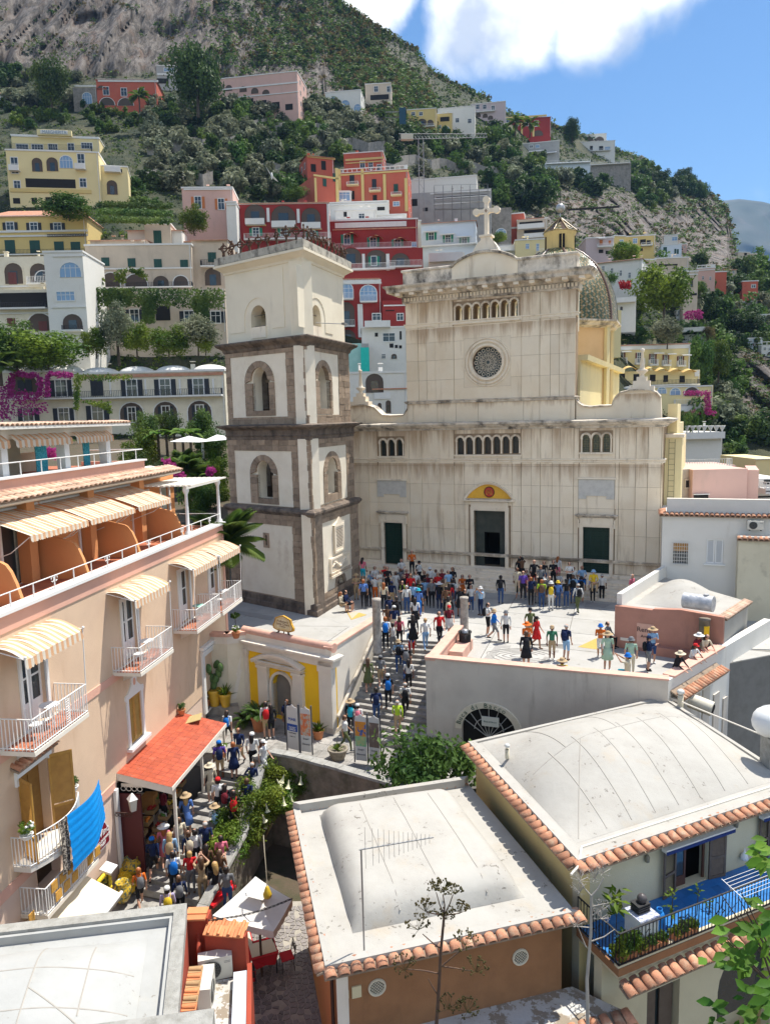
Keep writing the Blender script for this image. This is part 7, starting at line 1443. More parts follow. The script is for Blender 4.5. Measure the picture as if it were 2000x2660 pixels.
def house(k,col,x0,yt,x1,yb,lab,wins='',yaw=0,roof='f',d=9,dep=None,name='town_house',cat='house',ext=5,lift=0,side=None):
 xm=(x0+x1)/2;s=z(k,xm,yb);D=max(dep or 0,(Ba(*s)-3)*(.9 if dep else 1))if k!=25 else dep;P=gY(z(k,x0,yb),D);Q=gY(z(k,x1,yb),D);c=(P+Q)/2;F_=Face(c,radians(yaw),0)
 a=F_.p(k,x0,yb);b=F_.p(k,x1,yb);zt=F_.p(k,x0+(x1-x0)*.5,yt)[1];zb=min(a[1],b[1]);L=b[0]-a[0];O=F_.w(a[0],0,0);F_=Face(O,radians(yaw),0);t=T(name,lab,cat,O,F_.a);mt=HC[col]
 HR.append((z(k,x0,yt),z(k,x1,yb),D))
 m_=MB();m_.box(0,0,zb-ext,L,d,zt);m_.O('wall',mt,t)
 if 'f' in roof:m_=MB();m_.box(-.12,-.14,zt-.05,L+.12,d+.1,zt+.22);m_.O('cornice',An,t)
 if 't' in roof:m_=MB();h=min(2.2,d*.25);m_.A([(-.35,-.4,zt),(L+.35,-.4,zt),(L+.35,d+.3,zt),(-.35,d+.3,zt),(L*.12,d/2,zt+h),(L*.88,d/2,zt+h)],[(0,1,5,4),(1,2,5),(2,3,4,5),(3,0,4),(0,3,2,1)]);m_.O('roof',RTF,t)
 if 'e' in roof:m_=MB();m_.A([(-.2,-.45,zt-.12),(L+.2,-.45,zt-.12),(L+.2,d,zt+.9),(-.2,d,zt+.9),(-.2,-.45,zt-.25),(L+.2,-.45,zt-.25)],[(0,1,2,3),(0,1,5,4)]);m_.O('roof',RTF,t)
 if 'v' in roof:
  n=max(1,round(L/4.6))
  for i in range(n):m_=MB();w=L/n;m_.lathe((0,0,0),[(0,1)]+[(sin(q*.157*1),cos(q*.157))for q in range(1,11)],18);o=m_.O('roof_vault',Bb,t,loc=(w*(i+.5),d*.4,zt+.1));o.scale=(w*.47,d*.4,.95)
 if 'p' in roof:m_=MB();m_.plate(Ad(0,L,zt,zt+.9),[Ad(.12+i*1.1,1.1+i*1.1,zt+.12,zt+.75)for i in range(int((L-.2)/1.1))],-.08,.05);m_.O('parapet',An,t)
 if d>6 and L>6 and k!=25:
  for q in range(2):m_=MB();cx_=L*UF(.1,.9);s9=UF(.25,.6);m_.box(cx_,d*.4,zt,cx_+s9,d*.4+s9,zt+UF(.7,1.5));m_.box(cx_-.08,d*.4-.08,zt+1.5,cx_+s9+.08,d*.4+s9+.08,zt+1.6);m_.O('chimney',mt,t,kind='stuff')
  m_=MB();m_.tube([(L-.25,-.07,zb),(L-.25,-.07,zt)],.06,5);m_.O('drainpipe',An,t)
  if yaw:
   zz=zt-2.6;xs=L+.02 if yaw<0 else-.02
   while zz>zb-1:
    for y in(d*.3,d*.7):m_=MB();m_.box(xs-.04,y-.45,zz,xs+.04,y+.45,zz+1.3);w9=m_.O('side_window',DSH,t);m_=MB();m_.box(xs-.03,y-.6,zz-.12,xs+.03,y+.6,zz+1.42);m_.O('window_frame',An,w9)
    zz-=3.3
 for item in wins.split(';'):
  item=item.strip()
  if not item:continue
  f=item.split();ty=f[0];v=[float(q)for q in f[1:]]
  if ty[0]in 'HTB':pass
  n=1;seq=[]
  if len(v)>4:xa,xb,n,ya,yb_,w,h=v;n=int(n);seq=[(xa+(xb-xa)*i/max(1,n-1),ya+(yb_-ya)*i/max(1,n-1),w,h)for i in range(n)]
  else:seq=[tuple(v)]
  for(x,y,w,h)in seq:
   A=F_.p(k,x-w/2,y+h/2);B=F_.p(k,x+w/2,y+h/2);Cc=F_.p(k,x,y-h/2);a0,a1,c0,c1=A[0],B[0],(A[1]+B[1])/2,Cc[1];u=ty[0]
   if u=='w':Da(t,F_,a0,a1,c0,c1,False,An,An)
   elif u=='n':Da(t,F_,a0,a1,c0,c1,False,mt,An,Bg,0)
   elif u=='g':Da(t,F_,a0,a1,c0,c1,len(ty)>1,An,An,GLASSB)
   elif u=='a':
    w_=Da(t,F_,a0,a1,c0,c1,True,An if len(ty)<2 else mt,An,Aa('loggia shade',(.10,.075,.06),.9)if ty!='ar' else HC['r'],0)  # arch pane is a dark plate coloured as the shade inside a loggia
    if len(ty)>1 and ty[1]in 'xr':m_=MB();m_.box(a0+(a1-a0)*.3,-.06,c0,a1-(a1-a0)*.3,-.021,c0+(c1-c0)*.62);m_.O('loggia_door',GSHU if ty[1]=='r' else Be,w_)
   elif u=='c':m_=MB();m_.box(a0,-.1,c0,(a0+a1)/2-.01,.02,c1);m_.box((a0+a1)/2+.01,-.1,c0,a1,.02,c1);w_=m_.O('shutter',SHC[ty[1]],t,kind='stuff')
   elif u=='s':
    Da(t,F_,a0+(a1-a0)*.27,a1-(a1-a0)*.27,c0,c1,False,An,An)
    for(p0,p1)in((a0,a0+(a1-a0)*.24),(a1-(a1-a0)*.24,a1)):m_=MB();m_.box(p0,-.09,c0,p1,.02,c1);m_.O('shutter',SHC[ty[1]],t)
   elif u=='B':
    m_=MB();m_.box(a0,-1.15,c0-.22,a1,0,c0);bo=m_.O('balcony',An if ty!='By' else HC['Y'],t)
    if ty=='Bs':m_=MB();m_.box(a0,-1.15,c0,a1,-1.05,c1);m_.O('balcony_front',An,bo)
    else:Ax(bo,[(a0+.05,0),(a0+.05,-1.1),(a1-.05,-1.1),(a1-.05,0)],c0,max(.6,c1-c0),An if ty[1:]!='d' else Af,.24,.022)
   elif u=='A':Br(t,a0,a1,c1,c0,1.5,12,.35 if ty[1:]=='y' else.05,.2);
   elif u=='Q':m_=MB();m_.A([(a0,0,c1),(a1,0,c1),(a1,-1.6,c0),(a0,-1.6,c0),(a1,-1.6,c0-.2),(a0,-1.6,c0-.2)],[(0,1,2,3),(3,2,4,5)]);m_.O('awning',{'y':Dj,'w':An,'t':RTF}[ty[1]],t)
   elif u=='O':
    m_=MB();vs=[(a0+(a1-a0)*i/8,-1.7*j/4,c0+(c1-c0)*cos((i/8-.5)*2.6)*(1-.35*j/4))for i in range(9)for j in range(5)];m_.A(vs,[(i*5+j,i*5+5+j,i*5+6+j,i*5+1+j)for i in range(8)for j in range(4)],True);m_.O('arched_awning',YAW,t)
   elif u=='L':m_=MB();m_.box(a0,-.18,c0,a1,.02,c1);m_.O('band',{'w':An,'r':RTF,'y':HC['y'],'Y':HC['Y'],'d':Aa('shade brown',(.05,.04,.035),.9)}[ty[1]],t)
   elif u=='V':m_=MB();m_.box(a0,-.02,c0,a1,.06,c1);m_.O('wall_patch',HC[ty[1]],t)
   elif u=='R':m_=MB();m_.box(a0,-.06,c0,a1,.02,c1);m_.O('recess_shade',Bg,t)  # raised dark plate, the shade of an opening put into its colour
 return t,F_
Hs=house
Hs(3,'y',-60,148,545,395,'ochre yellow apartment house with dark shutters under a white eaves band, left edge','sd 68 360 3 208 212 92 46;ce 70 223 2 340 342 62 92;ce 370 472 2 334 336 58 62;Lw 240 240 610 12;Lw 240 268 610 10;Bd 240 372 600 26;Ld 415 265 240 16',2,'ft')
Hs(3,'c',-60,395,320,600,'cream house with two broad arches below the yellow apartments','ax 93 250 2 500 502 112 130;cb 85 530 50 75;gx 270 515 92 60;B 250 545 130 40;Lw 130 580 380 10',2,'',dep=112)
Hs(3,'c',-60,600,335,870,'weathered pale house with dark verandas and red door, left edge','R 155 665 300 92;a 255 800 150 110;cb 272 825 52 60;cb 75 800 48 50;Bd 150 700 300 30;Lw 165 745 330 8',2,'',dep=109)
Hs(3,'w',312,368,548,880,'white projecting house front with a big arched blue window','gx 440 478 130 92;g 410 640 108 54;ax 455 800 122 100;Lw 430 705 215 12;Lw 430 392 200 8;Bd 460 838 120 25',2,'f',dep=108)
Hs(3,'b',545,325,1196,600,'beige long house with green shutters and arches over an ivy terrace','ce 655 1140 4 428 442 48 52;a 690 540 110 90;a 845 548 135 90;ax 998 553 98 78;a 1120 552 90 76;Lw 870 470 640 8;Bd 870 575 650 26',3,'f',dep=121)
Hs(3,'b',560,292,905,330,'low red tiled roof over the left of the beige house','',3,'e',dep=124,name='tiled_roof',cat='roof',ext=1)
Hs(3,'b',1050,300,1196,330,'low red tiled roof over the right of the beige house','',3,'e',dep=124,name='tiled_roof',cat='roof',ext=1)
Hs(3,'b',900,195,1060,330,'square beige roof turret with one green shuttered window','ce 977 275 48 78;Lw 915 185 20 30;Lw 1030 185 20 30',4,'f',5,dep=125,ext=0,name='roof_turret',cat='turret')
Hs(3,'w',792,232,1125,300,'white attic house with red tiled roof behind the turret','',4,'e',5,dep=129,ext=1)
Hs(3,'b',1197,290,1420,600,'pale worn house with a green shutter beside the bell tower','ce 1312 400 50 60;ax 1318 520 100 110;Bd 1290 440 90 35',3,'e',dep=121)
Hs(3,'b',520,600,1400,860,'ivy covered lower storey with dark windows behind the garden trees','sd 835 760 110 75;R 1010 745 90 90;sd 1172 765 120 65;sd 1335 770 120 70;n 640 740 60 70',3,'',dep=118)
Hs(3,'c',-60,1108,478,1420,'cream hotel wing wrapped in pink bougainvillea with dark shutters','cd 160 1192 86 68;sd 385 1208 140 100;sd 183 1370 130 78;sd 400 1370 130 78;Bd 385 1250 175 34;Bs 170 1262 200 18;ay 150 1180 190 140',-1,'vf',8,dep=100)
Hs(3,'c',478,1110,1400,1420,'cream hotel row of balconies with dark shuttered doors and arches','cd 605 1205 76 100;sd 820 1230 3 1208 1202 132 104;sd 610 1368 140 105;a 820 1238 3 1362 1350 145 130;sd 820 1238 3 1372 1358 95 90;Bd 930 1238 900 38;Lr 930 1128 900 18;Lw 925 1268 910 9;Lw 688 1200 10 90;Lw 905 1198 10 90;Lw 1116 1195 10 90;Lw 1322 1195 10 90',-1,'vf',8,dep=100)
Hs(1,'Y',45,655,440,870,'big pale yellow hotel with arched windows and glazed loggia, upper left','w 68 715 28 68;w 355 700 28 68;Bs 68 728 44 20;Bs 352 722 44 20;ax 165 712 46 60;ax 230 710 50 60;gx 290 700 54 54;R 222 792 215 38;w 78 800 26 36;w 362 790 26 36;Ly 222 825 350 16;R 75 868 30 24;R 152 868 24 26;R 215 866 30 28;R 275 864 26 28',9,'f',12)
Hs(1,'Y',55,590,432,650,'upper storey of the yellow hotel with railed terrace and name board','w 100 640 50 32;w 165 640 48 30;w 232 640 38 34;w 310 636 26 32;w 378 630 46 24;Bd 225 642 350 24;Lw 240 592 380 7',9,'f',10)
tt,Fy=Hs(1,'Y',162,560,310,582,'gabled name board of the yellow hotel','Lw 236 571 118 16',9,'',1,ext=0,name='name_board',cat='sign',dep=Ba(*z(1,240,650))-4.5)
c=Fy.p(1,236,571,-.3);Bm('MARGHERITA',1.25,TM((c[0],-.25,c[1])),Aa('grey blue letters',(.2,.28,.36),.6),tt,sx=.78)
Hs(1,'Y',438,720,560,855,'yellow annex with one tall arched window and roof terrace','ax 488 810 46 62;Bs 490 735 70 18;n 505 738 50 16',14,'f',9)
Hs(1,'o',425,345,682,475,'coral red villa with white cornice and a round window, left of the big pine','w 461 393 24 34;w 538 398 24 34;w 613 400 24 34;a 465 438 66 34;a 545 440 68 34;Lw 555 350 260 9;Lw 660 440 16 50;ay 440 375 40 12',4,'ft',12)
Hs(1,'s',322,378,424,470,'ivy clad wing of the red villa with an arched window','gx 380 425 40 50;Lw 375 372 100 6',4,'',10)
Hs(1,'g',682,285,770,380,'small grey modern house with white balconies above the pine','R 705 350 50 22;g 735 302 50 14;Lw 725 322 90 8',6,'f',7)
Hs(1,'p',948,325,1290,490,'long faded pink villa with pergola columns right of the pine','ay 990 380 30 26;ay 1052 385 32 26;ay 1102 392 32 26;ay 1150 400 32 26;R 1030 445 4 432 452 30 26;R 1080 1250 4 438 462 32 26;Lw 1120 372 340 6;Lw 1150 410 280 4',-9,'f',12)
Hs(1,'b',1110,322,1275,400,'upper cream block standing on the pink villa','n 1150 1250 3 360 375 14 16',-9,'f',6)
Hs(1,'w',1408,395,1560,485,'white villa with two arched blue windows under the cliff','gx 1441 437 38 34;gx 1492 450 38 34;gx 1440 476 30 16;gx 1545 465 30 30',-8,'f',9)
Hs(1,'b',1580,362,1690,470,'cream villa with dark balcony on the ridge','w 1625 1680 2 385 385 16 24;R 1640 420 80 22;ay 1645 458 40 20',-4,'f',9)
Hs(1,'w',-60,405,92,445,'low white house among trees at the left edge','R 45 435 70 16',3,'te',7)
Hs(1,'p',795,812,1012,975,'pale pink house with orange shutters and a parasol terrace','so 858 875 58 50;so 958 882 54 46;Lw 900 818 210 6;ay 870 950 50 26',3,'f',8,dep=142)
Hs(4,'w',128,380,205,690,'white stair strip at the left end of the red hotel','Lw 160 400 80 8',3,'f',9,dep=143)
Hs(4,'r',205,392,925,700,'dark red hotel with three big white rimmed balcony arches','ax 345 470 165 150;ax 567 482 195 155;ax 782 490 152 135;Bs 345 535 150 38;Bs 570 555 190 40;Bs 783 565 150 38;Ly 355 562 150 10;Ly 575 580 190 10;Ly 790 592 150 10;sg 350 612 102 62;sg 570 615 100 60;sg 790 635 96 60;B 600 650 680 40;Lw 925 560 14 330;Lr 560 388 730 8;Lw 447 480 22 110;Lw 683 488 22 110',2,'f',9,dep=144)
Hs(4,'r',930,520,1620,770,'red hotel wing with three gold arched awnings over green doors','sg 1065 672 98 78;sg 1270 692 96 74;sg 1460 708 92 72;O 1095 640 110 52;O 1290 662 110 52;O 1480 680 110 52;B 1270 725 600 38;Lr 1280 588 660 10;Lw 1250 556 560 40;g 1590 712 34 34',-1,'f',8,dep=150)
Hs(4,'r',930,745,1660,935,'red hotel storey of white rimmed arches above the round windows','ax 1095 800 170 125;axr 1295 822 178 140;ax 1482 835 150 115;sg 1275 840 84 70;B 1260 885 360 40;B 1520 865 260 44;Lw 1385 850 26 130;Lw 1195 845 22 120',-1,'',6,dep=147)
Hs(4,'r',978,1020,1340,1480,'red hotel lower front with two tall arched fan windows','gx 1046 1072 128 128;gx 1232 1096 128 128;B 1048 1118 130 46;B 1232 1138 130 46;axr 1058 1258 135 190;B 1060 1330 130 44;ax 1068 1430 130 100;Lr 1150 985 340 14;Lw 1150 1002 360 30;Lw 1172 1310 40 260',2,'f',8,dep=139)
Hs(4,'r',1342,1150,1530,1370,'small red hotel block with cream window behind the church','w 1295 1280 60 50;w 1480 1280 46 50;Lw 1440 1190 180 10;R 1400 1230 70 8',2,'',8,dep=138)
Hs(4,'w',1185,1365,1540,1620,'white house with a black picture window and air conditioners','w 1392 1440 90 62;R 1294 1420 24 30;R 1484 1425 16 66;Bs 1300 1335 200 40;R 1412 1505 30 32;R 1450 1512 22 24;R 1482 1515 22 24;ax 1432 1590 44 40;w 1350 1590 26 34',2,'f',8,dep=126)
Hs(4,'w',1040,1720,1540,2100,'white vaulted house with tiny arched windows behind the church front','ax 1320 1990 30 70;ax 1388 1985 42 100;ax 1280 1800 140 150;Lr 1400 1845 280 10;L'+'w 1340 1900 130 50',3,'f',8,dep=104)
Hs(4,'g',1045,1490,1240,1750,'building wrapped in turquoise scaffold netting between tower and church','',3,'',4,dep=122,name='netted_building',cat='building')
Hs(4,'o',812,178,1000,440,'left face of the coral palazzo with yellow quoins','c'+'e 888 225 28 60;ce 965 185 24 64;Ly 905 182 210 14;Ly 820 300 16 220;Ly 990 280 22 330',28,'',10,dep=172)
Hs(4,'o',1000,135,1545,440,'coral red palazzo with yellow cornice and small balconies','cd 1103 195 36 80;cd 1277 235 34 74;ce 1447 270 34 66;n 1108 325 30 70;n 1283 355 34 66;g 1450 392 44 30;By 1110 243 92 10;By 1285 290 88 10;By 1452 323 84 10;Ly 1270 150 560 12;Ly 1190 260 22 280;Ly 1362 290 22 260;Ly 1530 320 24 260;Ly 1010 250 22 260',-7,'p',10,dep=171)
Hs(4,'o',1040,-10,1345,130,'set back top storey of the coral palazzo with flower terrace','w 1185 85 34 50;w 1250 92 30 56;w 1316 112 28 56;Ly 1200 40 300 16;Ly 1200 66 290 8',-7,'f',7,dep=178)
Hs(4,'o',752,20,960,150,'left attic of the coral palazzo under a sloping tile roof','R 800 110 40 60;R 880 90 36 70;Ly 860 30 220 14',20,'e',8,dep=180)
Hs(4,'w',905,300,1100,400,'white rooftop house with a big blue glazed window','g 1030 330 110 74',3,'f',6,dep=163)
Hs(4,'w',620,385,1390,470,'long white terrace house with roof tanks','n 1330 430 60 30;Lw 1000 400 760 10',-2,'f',7,dep=160)
Hs(4,'w',975,440,1290,580,'white house with green trimmed lower windows above the red hotel','ce 1030 546 54 18;ce 1178 560 100 20;n 1050 475 26 40;w 1178 488 42 38;Lw 1130 525 300 20',-1,'f',7,dep=154)
Hs(4,'w',1290,480,1530,600,'white terrace house with parasols beside the blue one','gx 1400 580 70 30;Bs 1400 515 200 36',-2,'f',6,dep=156)
Hs(5,'k',193,158,490,330,'pale blue house with red tiled roof and green shuttered doors','sg 250 237 56 40;sg 340 250 56 40;sg 428 263 54 38;Qw 250 212 80 8;Qw 340 226 76 8;Qw 428 240 74 8;B 345 272 300 26',-9,'e',10,dep=150)
Hs(5,'c',90,150,196,320,'cream gable end joining the pale blue house','',22,'f',8,dep=150)
Hs(5,'w',235,330,430,390,'white terrace deck with pots under the pale blue house','Bs 330 350 180 40;Lw 330 330 190 6',-7,'',8,dep=143)
Hs(5,'w',600,285,705,330,'white railed terrace strip behind the stone cross','B 655 300 100 30',-5,'',6,dep=150)
Hs(19,'Y',625,575,905,720,'small pale yellow house with blue framed windows left of the lantern','g 730 632 26 40;g 818 640 22 60;g 892 655 20 50;B 850 680 90 40',-6,'f',8,dep=150)
Hs(19,'o',560,350,700,500,'terraced orange house with brown verandas above the yellow one','R 680 440 70 40;Lw 640 470 120 14',-14,'f',7,dep=185)
Hs(19,'b',640,400,900,560,'stacked terraces with thatched awnings left of the lantern','R 760 430 200 26;R 790 500 180 26;Bs 760 460 230 34;Bs 800 540 200 30;Lr 760 395 230 8',-12,'f',8,dep=178)
Hs(2,'g',105,825,460,960,'grey concrete building under construction behind scaffolding','R 125 875 30 30;R 175 905 20 16;R 330 900 2 850 900 220 8;Lw 325 830 260 6;Lw 325 852 230 4;Lw 325 876 230 4',-8,'',8,dep=195)
Hs(2,'w',105,770,395,830,'white terrace walls above the building site','',-10,'f',6,dep=205)
Hs(2,'s',395,900,545,1010,'grey stone building with a blue arched window','gx 500 1000 44 24;n 450 995 26 24',-8,'',6,dep=182)
Hs(2,'y',95,472,222,555,'yellow villa with arched loggia on the upper slope','w 122 492 14 14;w 155 492 14 14;ax 160 528 44 30;ay 195 530 30 26;B 160 545 110 10',-6,'f',9)
Hs(2,'y',222,490,292,572,'yellow corner house with an arched blue window','gx 263 558 30 26;n 258 515 40 20;w 236 548 12 12',-6,'f',8)
Hs(2,'w',228,465,388,550,'plain white house between the yellow and the lilac villas','w 312 530 2 520 520 14 18;w 365 523 14 18;n 262 515 40 16',-9,'f',10)
Hs(2,'l',372,445,520,520,'lilac grey villa with balconies on the upper slope','w 400 462 14 18;w 430 466 2 462 466 14 18;ay 402 497 22 18;ay 432 500 22 18;ay 455 508 22 18;B 430 480 90 8',-10,'f',10)
Hs(2,'w',470,478,518,535,'small white annex beside the lilac villa','R 490 508 36 8',-10,'f',7)
Hs(2,'r',515,510,715,590,'crimson villa with cream arches and palms on the ridge','w 568 532 16 24;w 610 532 16 24;w 652 534 16 24;ay 570 575 40 26;ay 660 575 44 26;Ly 605 505 185 8;Ly 530 560 8 60;Ly 590 560 8 60;Ly 640 560 8 60',-6,'e',10)
Hs(2,'w',820,612,992,660,'white villa with dark windows on the skyline','n 890 640 12 20;n 932 640 18 18;g 960 642 22 16;B 900 650 140 8',-5,'f',9)
Hs(2,'w',850,580,955,614,'upper white storey with two shallow arches on the skyline','ay 880 600 40 20;ay 925 600 40 20',-5,'f',6)
Hs(2,'g',590,615,752,680,'grey house with awnings below the crimson villa','w 630 632 2 632 634 14 12;g 658 632 16 12;Qw 640 655 90 8;Qw 710 660 60 8',-12,'f',9)
Hs(2,'k',690,700,885,775,'curved white retaining wall of a clifftop pool terrace','B 790 700 190 12',-4,'',6,name='retaining_wall',cat='wall')
Hs(2,'s',885,705,1060,790,'stone retaining wall with a railing right of the pool terrace','B 970 705 170 10',-6,'',5,name='retaining_wall',cat='wall')
Hs(16,'l',-100,62,148,205,'lilac terrace row with blue awnings right of the lantern','co 35 100 26 40;co 112 100 22 30;R 35 180 40 30;R 95 190 40 30;B 70 130 140 20;Qw 35 68 70 12',-4,'f',9,dep=180)
Hs(16,'y',146,45,250,150,'golden yellow house with one white shuttered window','g 215 98 30 36',12,'f',7,dep=200)
Hs(16,'y',250,45,512,195,'golden yellow house with a columned corner loggia','g 335 88 34 40;R 405 95 50 40;R 455 100 34 36;B 435 120 100 18;n 390 165 26 26',-10,'f',8,dep=196)
Hs(16,'k',565,120,745,218,'pale blue house with turquoise shutters','ce 600 165 30 44;ce 690 180 16 42;ce 712 182 16 42',-12,'f',7,dep=205)
Hs(16,'w',590,40,712,95,'little white and blue pavilion on the slope','g 685 70 44 30',-20,'f',5,dep=250)
Hs(16,'w',0,260,392,420,'long white convent wing with a terracotta roof and small windows','w 55 287 4 335 392 18 46;w 100 190 2 345 362 5 30',-26,'e',12,dep=118)
Hs(16,'b',300,255,515,360,'beige plain house with roof terrace','',10,'f',7,dep=165)
Hs(16,'b',510,240,805,385,'cream house with dark canopies over its balcony','R 566 305 40 32;R 650 300 120 14;w 774 338 24 30;R 690 325 30 20',-4,'f',8,dep=163)
Hs(16,'b',760,360,885,620,'tall cream house with an arched window right of the big tree','ax 832 460 28 70;R 850 560 60 20;Lw 840 385 100 8',-6,'f',8,dep=152)
Hs(16,'p',880,330,1040,450,'pink house with a balustraded roof terrace','w 935 415 2 415 420 14 30;w 1000 420 14 30;Lw 960 345 160 8',-14,'fp',8,dep=190)
Hs(16,'o',1040,362,1142,455,'plain salmon house end','',-4,'f',8,dep=195)
Hs(16,'o',1282,445,1420,520,'orange house with a curved roof top','w 1380 488 34 26',-4,'f',7,dep=215)
Hs(16,'b',1240,190,1345,330,'old beige house on the spur with green door','n 1310 205 24 24;n 1305 305 24 24',8,'f',7,dep=300)
Hs(16,'b',1340,200,1470,330,'pinkish ruined house with a teal door on the spur','ce 1364 300 26 46;n 1385 250 16 24',-8,'f',7,dep=302)
Hs(16,'Y',178,1010,815,1240,'yellow hotel wing with brown shutters and straw awnings on the right','sb 215 1118 66 88;sb 370 1120 66 88;sb 490 1130 66 88;sb 605 1135 58 80;sb 735 1145 62 76;B 215 1145 80 44;B 370 1150 80 44;B 490 1160 76 44;B 605 1165 70 42;B 735 1170 70 42;Lw 495 1030 640 30;Lr 495 1005 660 8;Lw 808 1130 12 220;Qw 240 1065 90 8;Qw 525 1078 90 8;Qw 640 1085 80 8;Qw 770 1095 80 8',-3,'f',10,dep=140)
Hs(16,'Y',190,1235,905,1370,'lower terrace of the yellow hotel with five straw barrel awnings','O 275 1215 125 46;O 450 1222 95 46;O 555 1228 105 44;O 672 1232 105 44;O 795 1238 118 44;R 215 1290 60 80;R 345 1300 50 70;R 490 1300 50 60;R 605 1305 40 60;R 750 1310 46 60;Bd 540 1340 700 40;Lw 880 1260 40 50',-3,'',9,dep=134)
Hs(16,'Y',195,1372,1020,1560,'arcaded base of the yellow hotel with turquoise arches','gx 272 1410 80 60;gx 570 1410 75 56;gx 690 1420 85 60;a 835 1420 130 80;Lw 600 1378 820 12;Bs 800 1560 240 50;B 790 1510 230 44',-3,'',9,dep=131)
Hs(16,'w',680,1780,1105,1860,'white terrace wall with stone urns below the yellow hotel','Lw 890 1790 420 8;Bs 885 1800 425 46',2,'',9,dep=112)
Hs(16,'s',682,1860,1100,2010,'grey retaining wall with climbing weeds under the urn terrace','',2,'',6,dep=113,name='retaining_wall',cat='wall')
Hs(16,'w',1180,1060,1390,1180,'white house block with blue glass on the right slope','g 1290 1130 90 40;B 1300 1165 200 30',-6,'fp',8,dep=190)
Hs(16,'w',1185,1210,1600,1320,'pinkish white villa with a balustraded curved terrace','ax 1388 1268 30 50;R 1165 1270 30 50;w 1290 1270 20 40;Bs 1380 1300 400 34;n 1255 1240 30 24',-4,'f',8,dep=178)
Hs(16,'w',1060,1170,1190,1290,'small white house with arched roofs beside the curved terrace','R 1165 1262 34 48;B 1120 1200 100 20',-4,'f',7,dep=183)
Hs(16,'s',1408,1330,1600,1700,'rough stone tower wall with blind arches at the right edge','a 1440 1530 3 1388 1388 26 60',-4,'',8,dep=172,name='stone_wall',cat='wall')
Hs(16,'w',740,850,985,960,'long white balustraded terrace among the trees','Bs 850 870 230 30;R 850 905 200 16',-18,'',6,dep=165)
Hs(16,'w',1035,890,1260,1000,'white terrace with a cream awning among the trees','Qy 1150 940 200 26;Bs 1120 900 180 30',-14,'',6,dep=190)
Hs(16,'s',1215,620,1410,720,'stone garden wall with arches under a blue seated terrace','a 1385 720 40 60;Lw 1300 628 180 6',-8,'',5,dep=205)
Hs(16,'w',120,590,345,650,'white railed terrace stepping down behind the dome','Bs 230 610 220 34;ax 215 685 24 34',-18,'',7,dep=126)
Hs(16,'Y',150,700,212,860,'yellow arch wall close behind the dome','a 172 780 20 60',0,'',3,dep=85)
Hs(25,'p',560,205,1305,640,'pale pink rooftop house with a tile edged flat roof','R 680 572 195 60;Lw 680 545 220 10',0,'',5,dep=47,ext=2)
Hs(25,'b',388,205,560,640,'narrow cream side of the pink rooftop house with a small window','n 502 405 86 100',24,'',4,dep=47.5,ext=2)
Hs(25,'p',1300,215,1460,640,'right return of the pink rooftop house','',-24,'',4,dep=47,ext=2)
Hs(25,'p',300,160,1160,200,'salmon terrace with a pale railing on the roofs at the right','B 680 110 720 100',0,'',5,dep=70,ext=4)
Hs(25,'Y',1430,60,1800,240,'yellow rooftop with a white edge at the right border','Lw 1600 62 360 10',0,'',8,dep=75)
Hs(25,'w',1455,330,1800,620,'white balustraded balcony of the rooftop at the right border','R 1620 380 160 60;R 1620 580 330 20;Bs 1620 440 330 14;B 1620 430 330 90',0,'',8,dep=52)
for(k,x0,x1,y,yaw,D,nn_)in((25,385,1480,222,0,46.6,'tile_row'),):
 pass
cr=T('tower_crane','thin lattice tower crane standing before the slope left of centre','crane',gY(z(2,160,940),190));b0=cr.location
tpz=gY(z(2,155,600),190).z-b0.z;m_=MB()
for sx,sy in((-.6,-.6),(.6,-.6),(.6,.6),(-.6,.6)):m_.tube([(sx,sy,0),(sx,sy,tpz)],.09,4)
for q in range(int(tpz/1.6)):
 s_=1 if q%2 else-1;m_.tube([(-.6*s_,-.6,q*1.6),(.6*s_,-.6,q*1.6+1.6)],.05,3);m_.tube([(-.6,-.6*s_,q*1.6),(-.6,.6*s_,q*1.6+1.6)],.05,3)
m_.O('mast',Aa('crane grey',(.35,.36,.36),.6),cr)
jl=gY(z(2,60,606),190)-b0;jr=gY(z(2,440,606),190)-b0;m_=MB();jl.z=jr.z=tpz
for dz in(0,1.3):m_.tube([jl+V((0,0,dz)),jr+V((0,0,dz*.6))],.09,4)
for q in range(26):a=jl.lerp(jr,q/26);b=jl.lerp(jr,(q+.5)/26);c=jl.lerp(jr,(q+1)/26);m_.tube([a,b+V((0,0,1.2)),c],.05,3)
m_.O('jib',Aa('crane grey',(.35,.36,.36),.6),cr);m_=MB();m_.cb((jl.x+2,0,tpz+.4),(3,1.2,1.2));m_.O('counterweight',Aa('crane beige',(.5,.5,.4),.7),cr)
def At(lab,k,x0,x1,y0,y1,dep,mt,net=None):
 a,b=gY(z(k,x0,y1),dep),gY(z(k,x1,y1),dep);h=gY(z(k,x0,y0),dep).z-a.z;t=T('scaffolding',lab,'scaffolding',a);n=max(2,round((b.x-a.x)/2.4));r=max(2,round(h/2));m_=MB()
 for q in range(n+1):
  for y in(0,1.0):m_.tube([((b.x-a.x)*q/n,y,-1),((b.x-a.x)*q/n,y,h)],.05,3)
 for j in range(1,r+1):m_.tube([(0,0,h*j/r),(b.x-a.x,0,h*j/r)],.04,3)
 m_.O('poles',mt,t,kind='stuff')
 for j in range(1,r):m_=MB();m_.box(0,.1,h*j/r-.15,b.x-a.x,.95,h*j/r-.08);m_.O('platform',Aa('platform',(.40,.42,.43),.7),t)
 if net:m_=MB();m_.box(-.1,-.12,-.5,(b.x-a.x)*1.02,-.08,h);m_.O('netting',net,t)
